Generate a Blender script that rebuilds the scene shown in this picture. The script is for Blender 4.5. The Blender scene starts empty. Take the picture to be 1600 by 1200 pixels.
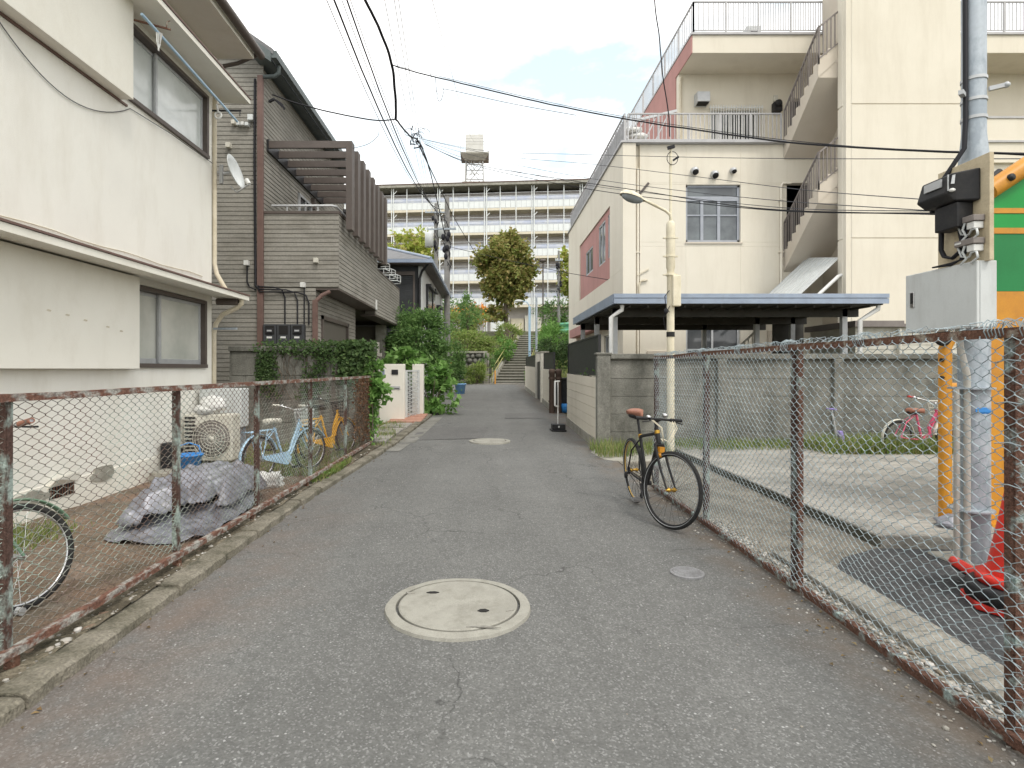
import bpy, math, random
from math import sin, cos, pi, radians, sqrt, atan2
from mathutils import Vector, Matrix, noise
random.seed(7)
SC = bpy.context.scene
COL = SC.collection

# ------------------------------------------------------------ camera, sky, sun, exposure
CH, FPX, VX, VY = 1.42, 889.0, 762.0, 577.0        # eye height, focal length in photo pixels, vanishing point
cam = bpy.data.objects.new('camera', bpy.data.cameras.new('camera')); COL.objects.link(cam)
cam.data.lens = 20; cam.data.sensor_width = 36
cam.data.shift_x = (800 - VX) / 1600; cam.data.shift_y = (VY - 600) / 1600
cam.data.clip_start = .05; cam.data.clip_end = 2000
cam.location = (0, 0, CH); cam.rotation_euler = (pi/2, 0, 0)
SC.camera = cam

SUN_EL, SUN_AZ = radians(55), radians(152)          # azimuth clockwise from +Y
W = bpy.data.worlds.new('World'); SC.world = W; W.use_nodes = True
nt = W.node_tree; nt.nodes.clear()
def wn(t): return nt.nodes.new(t)
out = wn('ShaderNodeOutputWorld'); bg = wn('ShaderNodeBackground'); bg.inputs['Strength'].default_value = .1
sky = wn('ShaderNodeTexSky'); sky.sky_type = 'NISHITA'; sky.sun_disc = False
sky.sun_elevation = SUN_EL; sky.sun_rotation = SUN_AZ; sky.air_density = 1.0; sky.dust_density = 1.5
tc = wn('ShaderNodeTexCoord'); mp = wn('ShaderNodeMapping'); mp.inputs['Scale'].default_value = (1, 1, 2.2)
mp.inputs['Location'].default_value = (.9, .4, .2)
nz = wn('ShaderNodeTexNoise'); nz.inputs['Scale'].default_value = 2.6; nz.inputs['Detail'].default_value = 7; nz.inputs['Roughness'].default_value = .55
rp = wn('ShaderNodeValToRGB'); rp.color_ramp.elements[0].position = .36; rp.color_ramp.elements[1].position = .50
rp.color_ramp.elements[0].color = (.30, .30, .30, 1)
mx = wn('ShaderNodeMix'); mx.data_type = 'RGBA'
gain = wn('ShaderNodeMix'); gain.data_type = 'RGBA'; gain.blend_type = 'MULTIPLY'; gain.inputs['Factor'].default_value = 1
gain.inputs['B'].default_value = (2.6, 2.6, 2.0, 1)
mx.inputs['B'].default_value = (12.9, 12.75, 12.5, 1)       # thin bright cloud
L = nt.links.new
L(tc.outputs['Generated'], mp.inputs['Vector']); L(mp.outputs['Vector'], nz.inputs['Vector'])
L(nz.outputs['Fac'], rp.inputs['Fac']); L(rp.outputs['Color'], mx.inputs['Factor'])
L(sky.outputs['Color'], gain.inputs['A']); L(gain.outputs['Result'], mx.inputs['A']); L(mx.outputs['Result'], bg.inputs['Color']); L(bg.outputs['Background'], out.inputs['Surface'])

sl = bpy.data.lights.new('sun', 'SUN'); sl.energy = 1.25; sl.angle = radians(14); sl.color = (1, .955, .89)
so = bpy.data.objects.new('sun', sl); COL.objects.link(so)
sd = Vector((sin(SUN_AZ)*cos(SUN_EL), cos(SUN_AZ)*cos(SUN_EL), sin(SUN_EL)))
so.rotation_euler = sd.to_track_quat('Z', 'Y').to_euler(); so.location = sd*60
SC.view_settings.view_transform = 'Standard'; SC.view_settings.look = 'None'
SC.view_settings.gamma = 1; SC.view_settings.use_curve_mapping = False
SC.view_settings.exposure = .5

# ------------------------------------------------------------ helpers
def at(x, y, Y):                       # photo pixel seen at depth Y -> point in the place
    return Vector(((x-VX)*Y/FPX, Y, CH-(y-VY)*Y/FPX))
def sm(t): t = max(0, min(1, t)); return t*t*(3-2*t)
def road_z(y): return 0 if y < 8 else min(.504, .018*(y-8))
def ground_z(x, y):
    z = road_z(y)
    if y > 36.2:
        z += max(0, min(1, (y-36.2)/10.8))*3.55
    if y > 46.5: z += sm((y-46.5)/8)*1.0
    return z

class MB:
    def __init__(s): s.v = []; s.f = []; s.s = []; s.xf = None
    def add(s, vs, fs, smooth=False):
        o = len(s.v)
        if s.xf is not None: vs = [s.xf @ Vector(v) for v in vs]
        s.v.extend([tuple(v) for v in vs])
        for f in fs: s.f.append(tuple(i+o for i in f)); s.s.append(smooth)
    def box(s, x0, x1, y0, y1, z0, z1):
        v = [(x0,y0,z0),(x1,y0,z0),(x1,y1,z0),(x0,y1,z0),(x0,y0,z1),(x1,y0,z1),(x1,y1,z1),(x0,y1,z1)]
        s.add(v, [(0,3,2,1),(4,5,6,7),(0,1,5,4),(1,2,6,5),(2,3,7,6),(3,0,4,7)]); return s
    def bar(s, p, q, w, h, up=(0,0,1)):     # square bar from p to q, w sideways, h along up
        p, q = Vector(p), Vector(q); d = (q-p).normalized(); u = Vector(up)
        if abs(d.dot(u)) > .98: u = Vector((0,1,0))
        a = d.cross(u).normalized(); b = a.cross(d).normalized(); a *= w/2; b *= h/2
        v = [p-a-b, p+a-b, p+a+b, p-a+b, q-a-b, q+a-b, q+a+b, q-a+b]
        s.add(v, [(0,3,2,1),(4,5,6,7),(0,1,5,4),(1,2,6,5),(2,3,7,6),(3,0,4,7)]); return s
    def tube(s, pts, r, n=6, cap=True, closed=False):
        pts = [Vector(p) for p in pts]; m = len(pts)
        rr = r if isinstance(r, (list, tuple)) else [r]*m
        vs = []; prev = None
        for i, p in enumerate(pts):
            if closed: d = pts[(i+1) % m]-pts[i-1]
            else: d = pts[min(i+1, m-1)]-pts[max(i-1, 0)]
            if d.length < 1e-9: d = Vector((0,0,1))
            d.normalize()
            if prev is None:
                a = d.cross(Vector((0,0,1)))
                if a.length < .05: a = d.cross(Vector((1,0,0)))
            else: a = prev - d*prev.dot(d)
            if a.length < 1e-6: a = d.orthogonal()
            a.normalize(); prev = a; b = d.cross(a)
            for k in range(n):
                t = 2*pi*k/n; vs.append(p+(a*cos(t)+b*sin(t))*rr[i])
        fs = []
        for i in range(m if closed else m-1):
            j = (i+1) % m
            for k in range(n):
                l = (k+1) % n; fs.append((i*n+k, i*n+l, j*n+l, j*n+k))
        s.add(vs, fs, n > 4)
        if cap and not closed:
            s.add(vs[:n], [tuple(range(n))[::-1]]); s.add(vs[-n:], [tuple(range(n))])
        return s
    def cyl(s, p, q, r0, r1=None, n=12): return s.tube([p, q], [r0, r0 if r1 is None else r1], n)
    def torus(s, c, R, r, N=40, n=8, a0=0, a1=2*pi, sq=1.0):     # in the xz plane
        closed = abs(a1-a0-2*pi) < 1e-6; m = N if closed else N+1
        vs = []; c = Vector(c)
        for i in range(m):
            t = a0+(a1-a0)*i/N
            for k in range(n):
                u = 2*pi*k/n; q = R+r*cos(u); vs.append(c+Vector((q*cos(t), r*sq*sin(u), q*sin(t))))
        fs = []
        for i in range(N):
            j = (i+1) % m
            for k in range(n): l = (k+1) % n; fs.append((i*n+k, j*n+k, j*n+l, i*n+l))
        s.add(vs, fs, True); return s
    def lathe(s, c, prof, n=24, axis=None, smooth=True):          # prof: (radius, height) pairs
        c = Vector(c); vs = []
        R = Matrix.Identity(3) if axis is None else Vector((0,0,1)).rotation_difference(Vector(axis)).to_matrix()
        for r, h in prof:
            for k in range(n): t = 2*pi*k/n; vs.append(c+R@Vector((r*cos(t), r*sin(t), h)))
        fs = []
        for i in range(len(prof)-1):
            for k in range(n): l = (k+1) % n; fs.append((i*n+k, i*n+l, (i+1)*n+l, (i+1)*n+k))
        s.add(vs, fs, smooth)
        if prof[0][0] > 1e-4: s.add(vs[:n], [tuple(range(n))[::-1]])
        if prof[-1][0] > 1e-4: s.add(vs[-n:], [tuple(range(n))])
        return s
    def prism(s, poly, d):                   # planar polygon (3-D points, anticlockwise seen from its outside) extruded by -d
        p = [Vector(a) for a in poly]; d = Vector(d); n = len(p)
        vs = p+[a+d for a in p]
        s.add(vs, [tuple(range(n)), tuple(range(2*n-1, n-1, -1))]+[(i, i+n, (i+1) % n+n, (i+1) % n) for i in range(n)]); return s
    def ball(s, c, r, n=10, m=7, jit=0):
        c = Vector(c); rx, ry, rz = r if isinstance(r, (tuple, list)) else (r, r, r); vs = []
        for i in range(m+1):
            th = pi*i/m
            for k in range(n):
                t = 2*pi*k/n; d = Vector((sin(th)*cos(t), sin(th)*sin(t), cos(th)))
                j = 1+jit*noise.noise(d*1.7+c*3)
                vs.append(c+Vector((d.x*rx, d.y*ry, d.z*rz))*j)
        fs = []
        for i in range(m):
            for k in range(n): l = (k+1) % n; fs.append((i*n+k, (i+1)*n+k, (i+1)*n+l, i*n+l))
        s.add(vs, fs, True); return s
    def leaf(s, p, d, nrm, L, w, fold=.25):
        d = d.normalized(); sd_ = d.cross(nrm)
        if sd_.length < 1e-4: sd_ = d.orthogonal()
        sd_.normalize(); up = sd_.cross(d)
        m = p+d*L*.45
        s.add([p, m+sd_*w/2+up*w*fold, p+d*L-up*L*.12, m-sd_*w/2+up*w*fold], [(0,1,2),(0,2,3)]); return s
    def lobed(s, p, d, nrm, L):
        d = d.normalized(); a = d.cross(nrm)
        if a.length < 1e-4: a = d.orthogonal()
        a.normalize(); up = a.cross(d)
        sh = [(0,0),(.38,-.08),(.30,.22),(.62,.42),(.30,.52),(.28,.74),(.12,.7),(0,1.05),(-.12,.7),(-.28,.74),(-.30,.52),(-.62,.42),(-.30,.22),(-.38,-.08)]
        s.add([p+a*x*L+d*y*L+up*L*(.10*abs(x)-.22*y*y) for x, y in sh], [tuple(range(len(sh)))]); return s
    def build(s, name, m=None, parent=None, bevel=0, off=None):
        me = bpy.data.meshes.new(name)
        if off is None: off = Vector(ORG.get(top(parent).name, (0,0,0))) if parent else Vector((0,0,0))
        me.from_pydata([(v[0]-off[0], v[1]-off[1], v[2]-off[2]) for v in s.v], [], s.f)
        me.polygons.foreach_set('use_smooth', s.s)
        if m: me.materials.append(m)
        me.update()
        o = bpy.data.objects.new(name, me); COL.objects.link(o)
        if parent: o.parent = parent
        if bevel:
            b = o.modifiers.new('bevel', 'BEVEL'); b.width = bevel; b.segments = 2; b.limit_method = 'ANGLE'
        return o
ORG = {}
def top(o):
    while o.parent: o = o.parent
    return o
def tag(o, label, cat, group=None, kind=None):
    o['label'] = label; o['category'] = cat
    if group: o['group'] = group
    if kind: o['kind'] = kind
    return o
def thing(name, label, cat, loc=(0,0,0), group=None, rz=0):
    o = bpy.data.objects.new(name, None); COL.objects.link(o); o.empty_display_size = .2
    o.location = loc; o.rotation_euler = (0,0,rz)
    ORG[o.name] = tuple(loc); return tag(o, label, cat, group)
def solid(mb, name, m, label, cat, loc, group=None, bevel=0):       # a thing that is one mesh
    o = mb.build(name, m, None, bevel, off=loc); o.location = loc; return tag(o, label, cat, group)
def struct(mb, name, m, kind='structure', **k):
    o = mb.build(name, m, None, **k); o['kind'] = kind; return o
def dup(o, parent=None):
    c = o.copy(); COL.objects.link(c)
    if parent: c.parent = parent
    for ch in list(o.children): dup(ch, c)
    return c

# ------------------------------------------------------------ materials
MATS = {}
def lin(r, g, b): return tuple(((c/255)/12.92 if c < 10.3 else ((c/255+.055)/1.055)**2.4) for c in (r, g, b))+(1,)
def mat(name, base, alt=None, scale=3, thr=(.42,.62), rough=.8, metal=0, fine=.10, fscale=70, bump=.12, bscale=110, stretch=(1,1,1), spec=.3, detail=5, coat=0, grime=None):
    m = bpy.data.materials.new(name); m.use_nodes = True; t = m.node_tree; N = t.nodes; l = t.links.new
    b = N['Principled BSDF']; b.inputs['Roughness'].default_value = rough; b.inputs['Metallic'].default_value = metal
    b.inputs['Specular IOR Level'].default_value = spec; b.inputs['Coat Weight'].default_value = coat
    c = N.new('ShaderNodeTexCoord'); mp = N.new('ShaderNodeMapping'); mp.inputs['Scale'].default_value = stretch
    l(c.outputs['Object'], mp.inputs['Vector'])
    base = tuple(base)+((1,) if len(base) == 3 else ())
    alt = base if alt is None else tuple(alt)+((1,) if len(alt) == 3 else ())
    n1 = N.new('ShaderNodeTexNoise'); n1.inputs['Scale'].default_value = scale; n1.inputs['Detail'].default_value = detail; n1.inputs['Roughness'].default_value = .62
    l(mp.outputs['Vector'], n1.inputs['Vector'])
    r = N.new('ShaderNodeMapRange'); r.inputs['From Min'].default_value = thr[0]; r.inputs['From Max'].default_value = thr[1]
    l(n1.outputs['Fac'], r.inputs['Value'])
    mx = N.new('ShaderNodeMix'); mx.data_type = 'RGBA'; mx.inputs['A'].default_value = base; mx.inputs['B'].default_value = alt
    l(r.outputs['Result'], mx.inputs['Factor'])
    n2 = N.new('ShaderNodeTexNoise'); n2.inputs['Scale'].default_value = fscale; n2.inputs['Detail'].default_value = 3
    l(c.outputs['Object'], n2.inputs['Vector'])
    r2 = N.new('ShaderNodeMapRange'); r2.inputs['From Min'].default_value = .3; r2.inputs['From Max'].default_value = .7
    r2.inputs['To Min'].default_value = 1-fine; r2.inputs['To Max'].default_value = 1+fine
    l(n2.outputs['Fac'], r2.inputs['Value'])
    hs = N.new('ShaderNodeHueSaturation'); l(mx.outputs['Result'], hs.inputs['Color']); l(r2.outputs['Result'], hs.inputs['Value'])
    col = hs.outputs['Color']
    if grime:                                    # weathering streaks and spots: (colour, amount, scale, stretch)
        gc, ga, gs, gst = grime
        mp2 = N.new('ShaderNodeMapping'); mp2.inputs['Scale'].default_value = gst; l(c.outputs['Object'], mp2.inputs['Vector'])
        n3 = N.new('ShaderNodeTexNoise'); n3.inputs['Scale'].default_value = gs; n3.inputs['Detail'].default_value = 8; n3.inputs['Roughness'].default_value = .7
        l(mp2.outputs['Vector'], n3.inputs['Vector'])
        r3 = N.new('ShaderNodeMapRange'); r3.inputs['From Min'].default_value = .48; r3.inputs['From Max'].default_value = .75; r3.inputs['To Max'].default_value = ga
        l(n3.outputs['Fac'], r3.inputs['Value'])
        m3 = N.new('ShaderNodeMix'); m3.data_type = 'RGBA'; m3.inputs['B'].default_value = tuple(gc)+((1,) if len(gc) == 3 else ())
        l(r3.outputs['Result'], m3.inputs['Factor']); l(col, m3.inputs['A']); col = m3.outputs['Result']
    l(col, b.inputs['Base Color'])
    if bump:
        n4 = N.new('ShaderNodeTexNoise'); n4.inputs['Scale'].default_value = bscale; n4.inputs['Detail'].default_value = 4
        l(c.outputs['Object'], n4.inputs['Vector'])
        bp = N.new('ShaderNodeBump'); bp.inputs['Strength'].default_value = bump; bp.inputs['Distance'].default_value = .02
        l(n4.outputs['Fac'], bp.inputs['Height']); l(bp.outputs['Normal'], b.inputs['Normal'])
    MATS[name] = m; return m
def leafmat(name, cols, trans=.3, rough=.5):
    m = bpy.data.materials.new(name); m.use_nodes = True; t = m.node_tree; N = t.nodes; l = t.links.new
    b = N['Principled BSDF']; b.inputs['Roughness'].default_value = rough; b.inputs['Specular IOR Level'].default_value = .25
    g = N.new('ShaderNodeNewGeometry'); r = N.new('ShaderNodeValToRGB'); e = r.color_ramp.elements
    for i, c in enumerate(cols):
        q = i/(len(cols)-1)
        if i == 0: x = e[0]; x.position = 0
        elif i == len(cols)-1: x = e[-1]; x.position = 1
        else: x = e.new(q)
        x.color = tuple(c)+(1,)
    l(g.outputs['Random Per Island'], r.inputs['Fac']); l(r.outputs['Color'], b.inputs['Base Color'])
    tr = N.new('ShaderNodeBsdfTranslucent'); l(r.outputs['Color'], tr.inputs['Color'])
    mxs = N.new('ShaderNodeMixShader'); mxs.inputs['Fac'].default_value = trans
    l(b.outputs['BSDF'], mxs.inputs[1]); l(tr.outputs['BSDF'], mxs.inputs[2]); l(mxs.outputs['Shader'], N['Material Output'].inputs['Surface'])
    return m
def glassmat(name, base, rough=.08, alt=None, scale=1.5, spec=.6):
    return mat(name, base, alt, scale=scale, rough=rough, fine=0, bump=.02, bscale=3, spec=spec)

def asphalt(name, c0, c1, stone, stain=True, crack=True, vs=95):
    m = bpy.data.materials.new(name); m.use_nodes = True; t = m.node_tree; N = t.nodes; l = t.links.new
    b = N['Principled BSDF']; b.inputs['Roughness'].default_value = .88; b.inputs['Specular IOR Level'].default_value = .25
    c = N.new('ShaderNodeTexCoord'); V = c.outputs['Object']
    def nz(s, d=5, r=.6, vec=V):
        n = N.new('ShaderNodeTexNoise'); n.inputs['Scale'].default_value = s; n.inputs['Detail'].default_value = d; n.inputs['Roughness'].default_value = r; l(vec, n.inputs['Vector']); return n.outputs['Fac']
    def rng(v, a, b_, p=0, q=1):
        n = N.new('ShaderNodeMapRange'); n.inputs['From Min'].default_value = a; n.inputs['From Max'].default_value = b_; n.inputs['To Min'].default_value = p; n.inputs['To Max'].default_value = q; l(v, n.inputs['Value']); return n.outputs['Result']
    def mix(f, A, B_, mode='MIX'):
        n = N.new('ShaderNodeMix'); n.data_type = 'RGBA'; n.blend_type = mode
        for s_, v in (('Factor', f), ('A', A), ('B', B_)):
            if isinstance(v, (int, float)): n.inputs[s_].default_value = v
            elif isinstance(v, tuple): n.inputs[s_].default_value = v
            else: l(v, n.inputs[s_])
        return n.outputs['Result']
    def math_(op, a, b_):
        n = N.new('ShaderNodeMath'); n.operation = op
        for i, v in enumerate((a, b_)):
            if isinstance(v, (int, float)): n.inputs[i].default_value = v
            else: l(v, n.inputs[i])
        return n.outputs[0]
    col = mix(rng(nz(.9), .35, .65), c0+(1,), c1+(1,))
    stv = N.new('ShaderNodeMapping'); stv.inputs['Scale'].default_value = (1.5, .16, 1); l(V, stv.inputs['Vector'])
    col = mix(rng(nz(1.4, 4, .6, stv.outputs['Vector']), .40, .66, 0, .38), col, tuple(x*.6 for x in c0)+(1,))
    col = mix(rng(nz(2.6, 8, .75), .56, .72, 0, .5), col, tuple(x*.45 for x in c0)+(1,))
    col = mix(rng(nz(5, 7, .75), .58, .75, 0, .35), col, tuple(min(.4, x*1.7) for x in c1)+(1,))
    col = mix(rng(nz(14, 6, .7), .3, .72, 0, .5), col, tuple(x*.62 for x in c0)+(1,))
    vo = N.new('ShaderNodeTexVoronoi'); vo.inputs['Scale'].default_value = vs; l(V, vo.inputs['Vector'])
    sx = N.new('ShaderNodeSeparateColor'); l(vo.outputs['Color'], sx.inputs['Color'])
    col = mix(rng(sx.outputs['Red'], .0, 1, 0, .5), col, tuple(x*.42 for x in c0)+(1,))
    col = mix(rng(sx.outputs['Green'], .80, .97, 0, .42), col, stone+(1,))
    vo2 = N.new('ShaderNodeTexVoronoi'); vo2.inputs['Scale'].default_value = vs*.42; l(V, vo2.inputs['Vector'])
    s2 = N.new('ShaderNodeSeparateColor'); l(vo2.outputs['Color'], s2.inputs['Color'])
    spot = math_('MULTIPLY', rng(s2.outputs['Blue'], .975, .985), rng(vo2.outputs['Distance'], .34, .22))
    col = mix(math_('MULTIPLY', spot, .5), col, tuple(min(.6, x*1.6) for x in stone)+(1,))
    if crack:
        dv = N.new('ShaderNodeVectorMath'); dv.operation = 'ADD'; sc_ = N.new('ShaderNodeVectorMath'); sc_.operation = 'SCALE'; sc_.inputs['Scale'].default_value = .55
        nn = N.new('ShaderNodeTexNoise'); nn.inputs['Scale'].default_value = 2.2; nn.inputs['Detail'].default_value = 6; l(V, nn.inputs['Vector'])
        l(nn.outputs['Color'], sc_.inputs[0]); l(V, dv.inputs[0]); l(sc_.outputs[0], dv.inputs[1])
        ve = N.new('ShaderNodeTexVoronoi'); ve.feature = 'DISTANCE_TO_EDGE'; ve.inputs['Scale'].default_value = .8; l(dv.outputs[0], ve.inputs['Vector'])
        ck = math_('MULTIPLY', rng(ve.outputs['Distance'], .006, .001), rng(nz(.7, 3), .44, .56))
        col = mix(math_('MULTIPLY', ck, .5), col, (.02, .02, .02, 1))
    if stain:
        sp = N.new('ShaderNodeSeparateXYZ'); l(V, sp.inputs[0])
        wob = math_('ADD', sp.outputs['X'], math_('MULTIPLY', nz(1.3, 6), 1.2))
        f = math_('MULTIPLY', rng(wob, -.45, -1.15), rng(nz(2.5, 6, .7), .35, .62, .05, .42))
        near = rng(sp.outputs['Y'], 7.5, 3.5)
        col = mix(math_('MULTIPLY', f, near), col, (.20, .135, .10, 1))
        f2 = math_('MULTIPLY', rng(math_('ADD', sp.outputs['X'], math_('MULTIPLY', nz(2.1, 6), .5)), 1.75, 2.15), rng(nz(3, 6), .4, .6, .1, .7))
        col = mix(f2, col, (.15, .115, .085, 1))
    l(col, b.inputs['Base Color'])
    h = math_('ADD', math_('MULTIPLY', vo.outputs['Distance'], -.6), math_('MULTIPLY', nz(240, 2), .5))
    bp = N.new('ShaderNodeBump'); bp.inputs['Strength'].default_value = .55; bp.inputs['Distance'].default_value = .006
    l(h, bp.inputs['Height']); l(bp.outputs['Normal'], b.inputs['Normal'])
    return m

m_road = asphalt('road_asphalt', (.165,.165,.158), (.205,.205,.196), (.36,.36,.355), vs=125)
m_patch = asphalt('newer_asphalt', (.155,.153,.148), (.175,.172,.165), (.29,.29,.285), False, False, 150)
m_patch2 = asphalt('dark_lot_asphalt', (.066,.068,.07), (.09,.092,.095), (.17,.17,.17), False, False, 70)
m_strip = mat('dirty_concrete', (.22,.20,.165), (.15,.135,.11), 2.2, rough=.92, fine=.3, fscale=55, bump=.4, bscale=70, grime=((.07,.065,.05), .7, 4, (1,1,1)))
m_edge = mat('dark_edge', (.065,.065,.05), (.10,.095,.075), 5, rough=.95, fine=.3, fscale=50, bump=.4)  # step face of the lot paving, coloured darker than its top
m_riser = mat('shaded_riser', (.11,.105,.085), (.075,.075,.058), 4, rough=.95, fine=.2)  # concrete darkened to paint in the shade on the step fronts
m_soil = mat('soil', (.20,.135,.095), (.12,.098,.07), 2.5, (.4,.65), .95, fine=.35, fscale=60, bump=.8, bscale=45, grime=((.30,.27,.23), .5, 6, (1,1,1)))
m_ground = mat('earth', (.13,.12,.08), (.08,.09,.04), .7, rough=.95, fine=.3, fscale=9, bump=.4, bscale=12)
m_kerb = mat('kerb_concrete', (.225,.205,.165), (.14,.128,.095), 3, (.38,.64), .9, fine=.3, fscale=70, bump=.6, bscale=60, grime=((.05,.05,.035), .85, 6, (1,1,1)))
m_conc = mat('concrete', (.36,.345,.30), (.28,.27,.23), 3, rough=.9, fine=.12, fscale=120, bump=.25, bscale=140, grime=((.12,.11,.09), .5, 7, (1,1,1)))
m_lid = mat('lid_concrete', (.33,.32,.28), (.285,.275,.24), 5, rough=.9, fine=.16, fscale=240, bump=.25, bscale=250, grime=((.16,.15,.12), .5, 14, (1,1,1)))
m_slab = mat('lot_concrete', (.34,.32,.285), (.24,.23,.205), 1.6, rough=.92, fine=.22, fscale=50, bump=.3, bscale=70, grime=((.11,.105,.09), .6, 3, (1,2.5,1)))
m_wallconc = mat('wall_concrete', (.235,.23,.205), (.15,.148,.13), 1.6, rough=.93, fine=.2, fscale=50, bump=.4, bscale=60, grime=((.05,.05,.042), .8, 2.6, (1,1,.5)))
m_stucco = mat('white_stucco', (.81,.79,.73), (.77,.75,.695), 1.1, (.35,.7), .9, fine=.035, fscale=160, bump=.22, bscale=170, grime=((.50,.45,.36), .28, 1.8, (1.3,1.3,.4)))
m_stucco2 = mat('white_plaster', (.80,.775,.70), (.76,.735,.66), 1.3, (.35,.7), .88, fine=.03, fscale=160, bump=.15, bscale=170, grime=((.52,.46,.36), .25, 2.0, (1.2,1.2,.7)))
m_beige = mat('beige_render', (.715,.665,.565), (.675,.625,.525), .8, (.35,.7), .88, fine=.03, fscale=60, bump=.2, bscale=80, grime=((.45,.39,.30), .26, 1.3, (1.6,1.6,.25)))
m_beige2 = mat('beige_soffit', (.58,.52,.44), (.54,.48,.40), .8, rough=.9, fine=.03, bump=.1)
m_pink = mat('pink_render', (.46,.245,.225), (.42,.225,.205), 1, rough=.88, fine=.04, bump=.15, grime=((.3,.18,.16), .4, 1.5, (1.4,1.4,.25)))
m_siding = mat('grey_brown_siding', (.29,.275,.243), (.242,.23,.203), 2.0, (.4,.62), .75, fine=.10, fscale=30, bump=.18, bscale=60, stretch=(.5,.5,3), grime=((.10,.09,.07), .55, 2.2, (.5,.5,1.4)))
m_sidback = mat('siding_backing', (.13,.12,.10), rough=.9)
m_dsid = mat('charcoal_siding', (.055,.058,.062), (.045,.047,.05), 3, rough=.7)
m_bmetal = mat('brown_metal', (.105,.085,.075), (.09,.073,.064), 4, rough=.5, fine=.04, bump=.03, spec=.45)
m_bpipe = mat('red_brown_pipe', (.16,.10,.085), (.135,.085,.072), 5, rough=.55, fine=.05, bump=.03)
m_dkmetal = mat('black_metal', (.018,.018,.02), (.028,.028,.03), 8, rough=.45, fine=.05, bump=.03, spec=.4)
m_black = mat('black_plastic', (.016,.016,.018), (.025,.024,.024), 9, rough=.55, fine=.1, bump=.06)
m_rubber = mat('tyre_rubber', (.02,.02,.021), (.035,.034,.032), 12, rough=.85, fine=.15, bump=.2)
m_cable = mat('cable_sheath', (.012,.012,.016), rough=.6, bump=0)
m_wire = mat('thin_wire', (.06,.062,.07), rough=.6, bump=0)
m_steel = mat('bright_steel', (.62,.62,.63), (.5,.5,.5), 12, rough=.28, metal=1, fine=.05, bump=.02)
m_alu = mat('aluminium', (.50,.51,.52), (.44,.45,.46), 5, rough=.45, metal=.3, fine=.03, bump=.02, spec=.4)
m_greyalu = mat('grey_window_frame', (.36,.38,.42), (.32,.34,.38), 4, rough=.45, fine=.03, bump=.02)
m_galv = mat('galvanised_steel', (.29,.33,.37), (.40,.44,.48), 9, (.44,.56), .5, metal=.25, fine=.05, fscale=40, bump=.03, stretch=(1,1,.45), spec=.4)
m_cab = mat('grey_enamel', (.58,.60,.595), (.54,.56,.555), 2, rough=.45, fine=.02, bump=.03, spec=.4, grime=((.3,.29,.27), .35, 4, (2,2,.5)))
m_board = mat('cream_board', (.55,.47,.33), (.49,.41,.28), 3, rough=.7, fine=.06, grime=((.3,.25,.18), .5, 6, (1,1,1)))
m_lampyel = mat('cream_pole_paint', (.76,.70,.55), (.70,.64,.49), 5, rough=.5, fine=.05, grime=((.42,.35,.2), .5, 7, (1,1,.4)))
m_rust = mat('rusty_paint', (.31,.39,.37), (.115,.058,.040), 9, (.34,.48), .85, fine=.35, fscale=80, bump=.6, bscale=90, grime=((.05,.022,.015), .7, 14, (1,1,1)))
m_railleft = mat('peeling_rail', (.17,.085,.06), (.35,.34,.31), 20, (.46,.58), .85, fine=.3, fscale=70, bump=.5, bscale=80, stretch=(1,.5,1), grime=((.06,.025,.02), .8, 16, (1,1,1)))
m_rust2 = mat('heavy_rust', (.135,.068,.045), (.30,.26,.21), 11, (.55,.64), .85, fine=.3, fscale=70, bump=.5, bscale=80, grime=((.06,.022,.018), .7, 9, (1,1,1)))
m_rustpost = mat('flaking_post', (.085,.05,.04), (.30,.36,.33), 9, (.50,.60), .85, fine=.3, fscale=70, bump=.5, bscale=80, stretch=(1,1,.5), grime=((.05,.02,.018), .6, 10, (1,1,1)))
m_wireblue = mat('pale_blue_wire', (.35,.42,.445), (.25,.30,.325), 6, (.45,.7), .6, fine=.12, bump=0, grime=((.16,.10,.07), .5, 9, (1,1,1)))
m_wirerust = mat('rusty_green_wire', (.17,.125,.105), (.33,.40,.35), 1.1, (.44,.60), .7, fine=.2, bump=0, grime=((.11,.05,.035), .8, 5, (1,1,1)))
m_bluemetal = mat('blue_grey_metal', (.30,.36,.46), (.26,.315,.41), 3, rough=.4, fine=.04, bump=.02, spec=.45, grime=((.2,.2,.2), .35, 5, (1,1,1)))
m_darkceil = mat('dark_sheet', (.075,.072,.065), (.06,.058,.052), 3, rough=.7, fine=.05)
m_whitepvc = mat('white_pvc', (.68,.68,.66), (.62,.62,.60), 4, rough=.5, fine=.03, bump=.02)
m_creampvc = mat('cream_pvc', (.62,.56,.44), (.55,.49,.37), 4, rough=.6, fine=.05, bump=.04, grime=((.3,.24,.17), .5, 7, (1,1,.4)))
m_rail = mat('grey_railing', (.46,.455,.46), (.41,.405,.41), 4, rough=.5, fine=.04, bump=.02)
m_railbr = mat('brown_railing', (.23,.205,.19), (.20,.175,.165), 4, rough=.55, fine=.05, bump=.02)
m_orange = mat('orange_paint', (.58,.26,.022), (.52,.22,.02), 3, rough=.45, fine=.04, bump=.03, spec=.4, grime=((.3,.13,.03), .45, 7, (1,1,1)))
m_green = mat('green_paint', (.012,.30,.055), (.010,.26,.045), 2, rough=.4, fine=.03, bump=.02)
m_green2 = mat('deep_green_paint', (.014,.20,.055), (.011,.17,.045), 2, rough=.4, fine=.03, bump=.02)
m_red = mat('red_plastic', (.62,.035,.022), (.52,.03,.02), 4, rough=.4, fine=.04, bump=.03, grime=((.25,.05,.04), .4, 7, (1,1,1)))
m_blue = mat('blue_plastic', (.05,.25,.62), (.045,.22,.55), 4, rough=.4, fine=.04, bump=.03)
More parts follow.
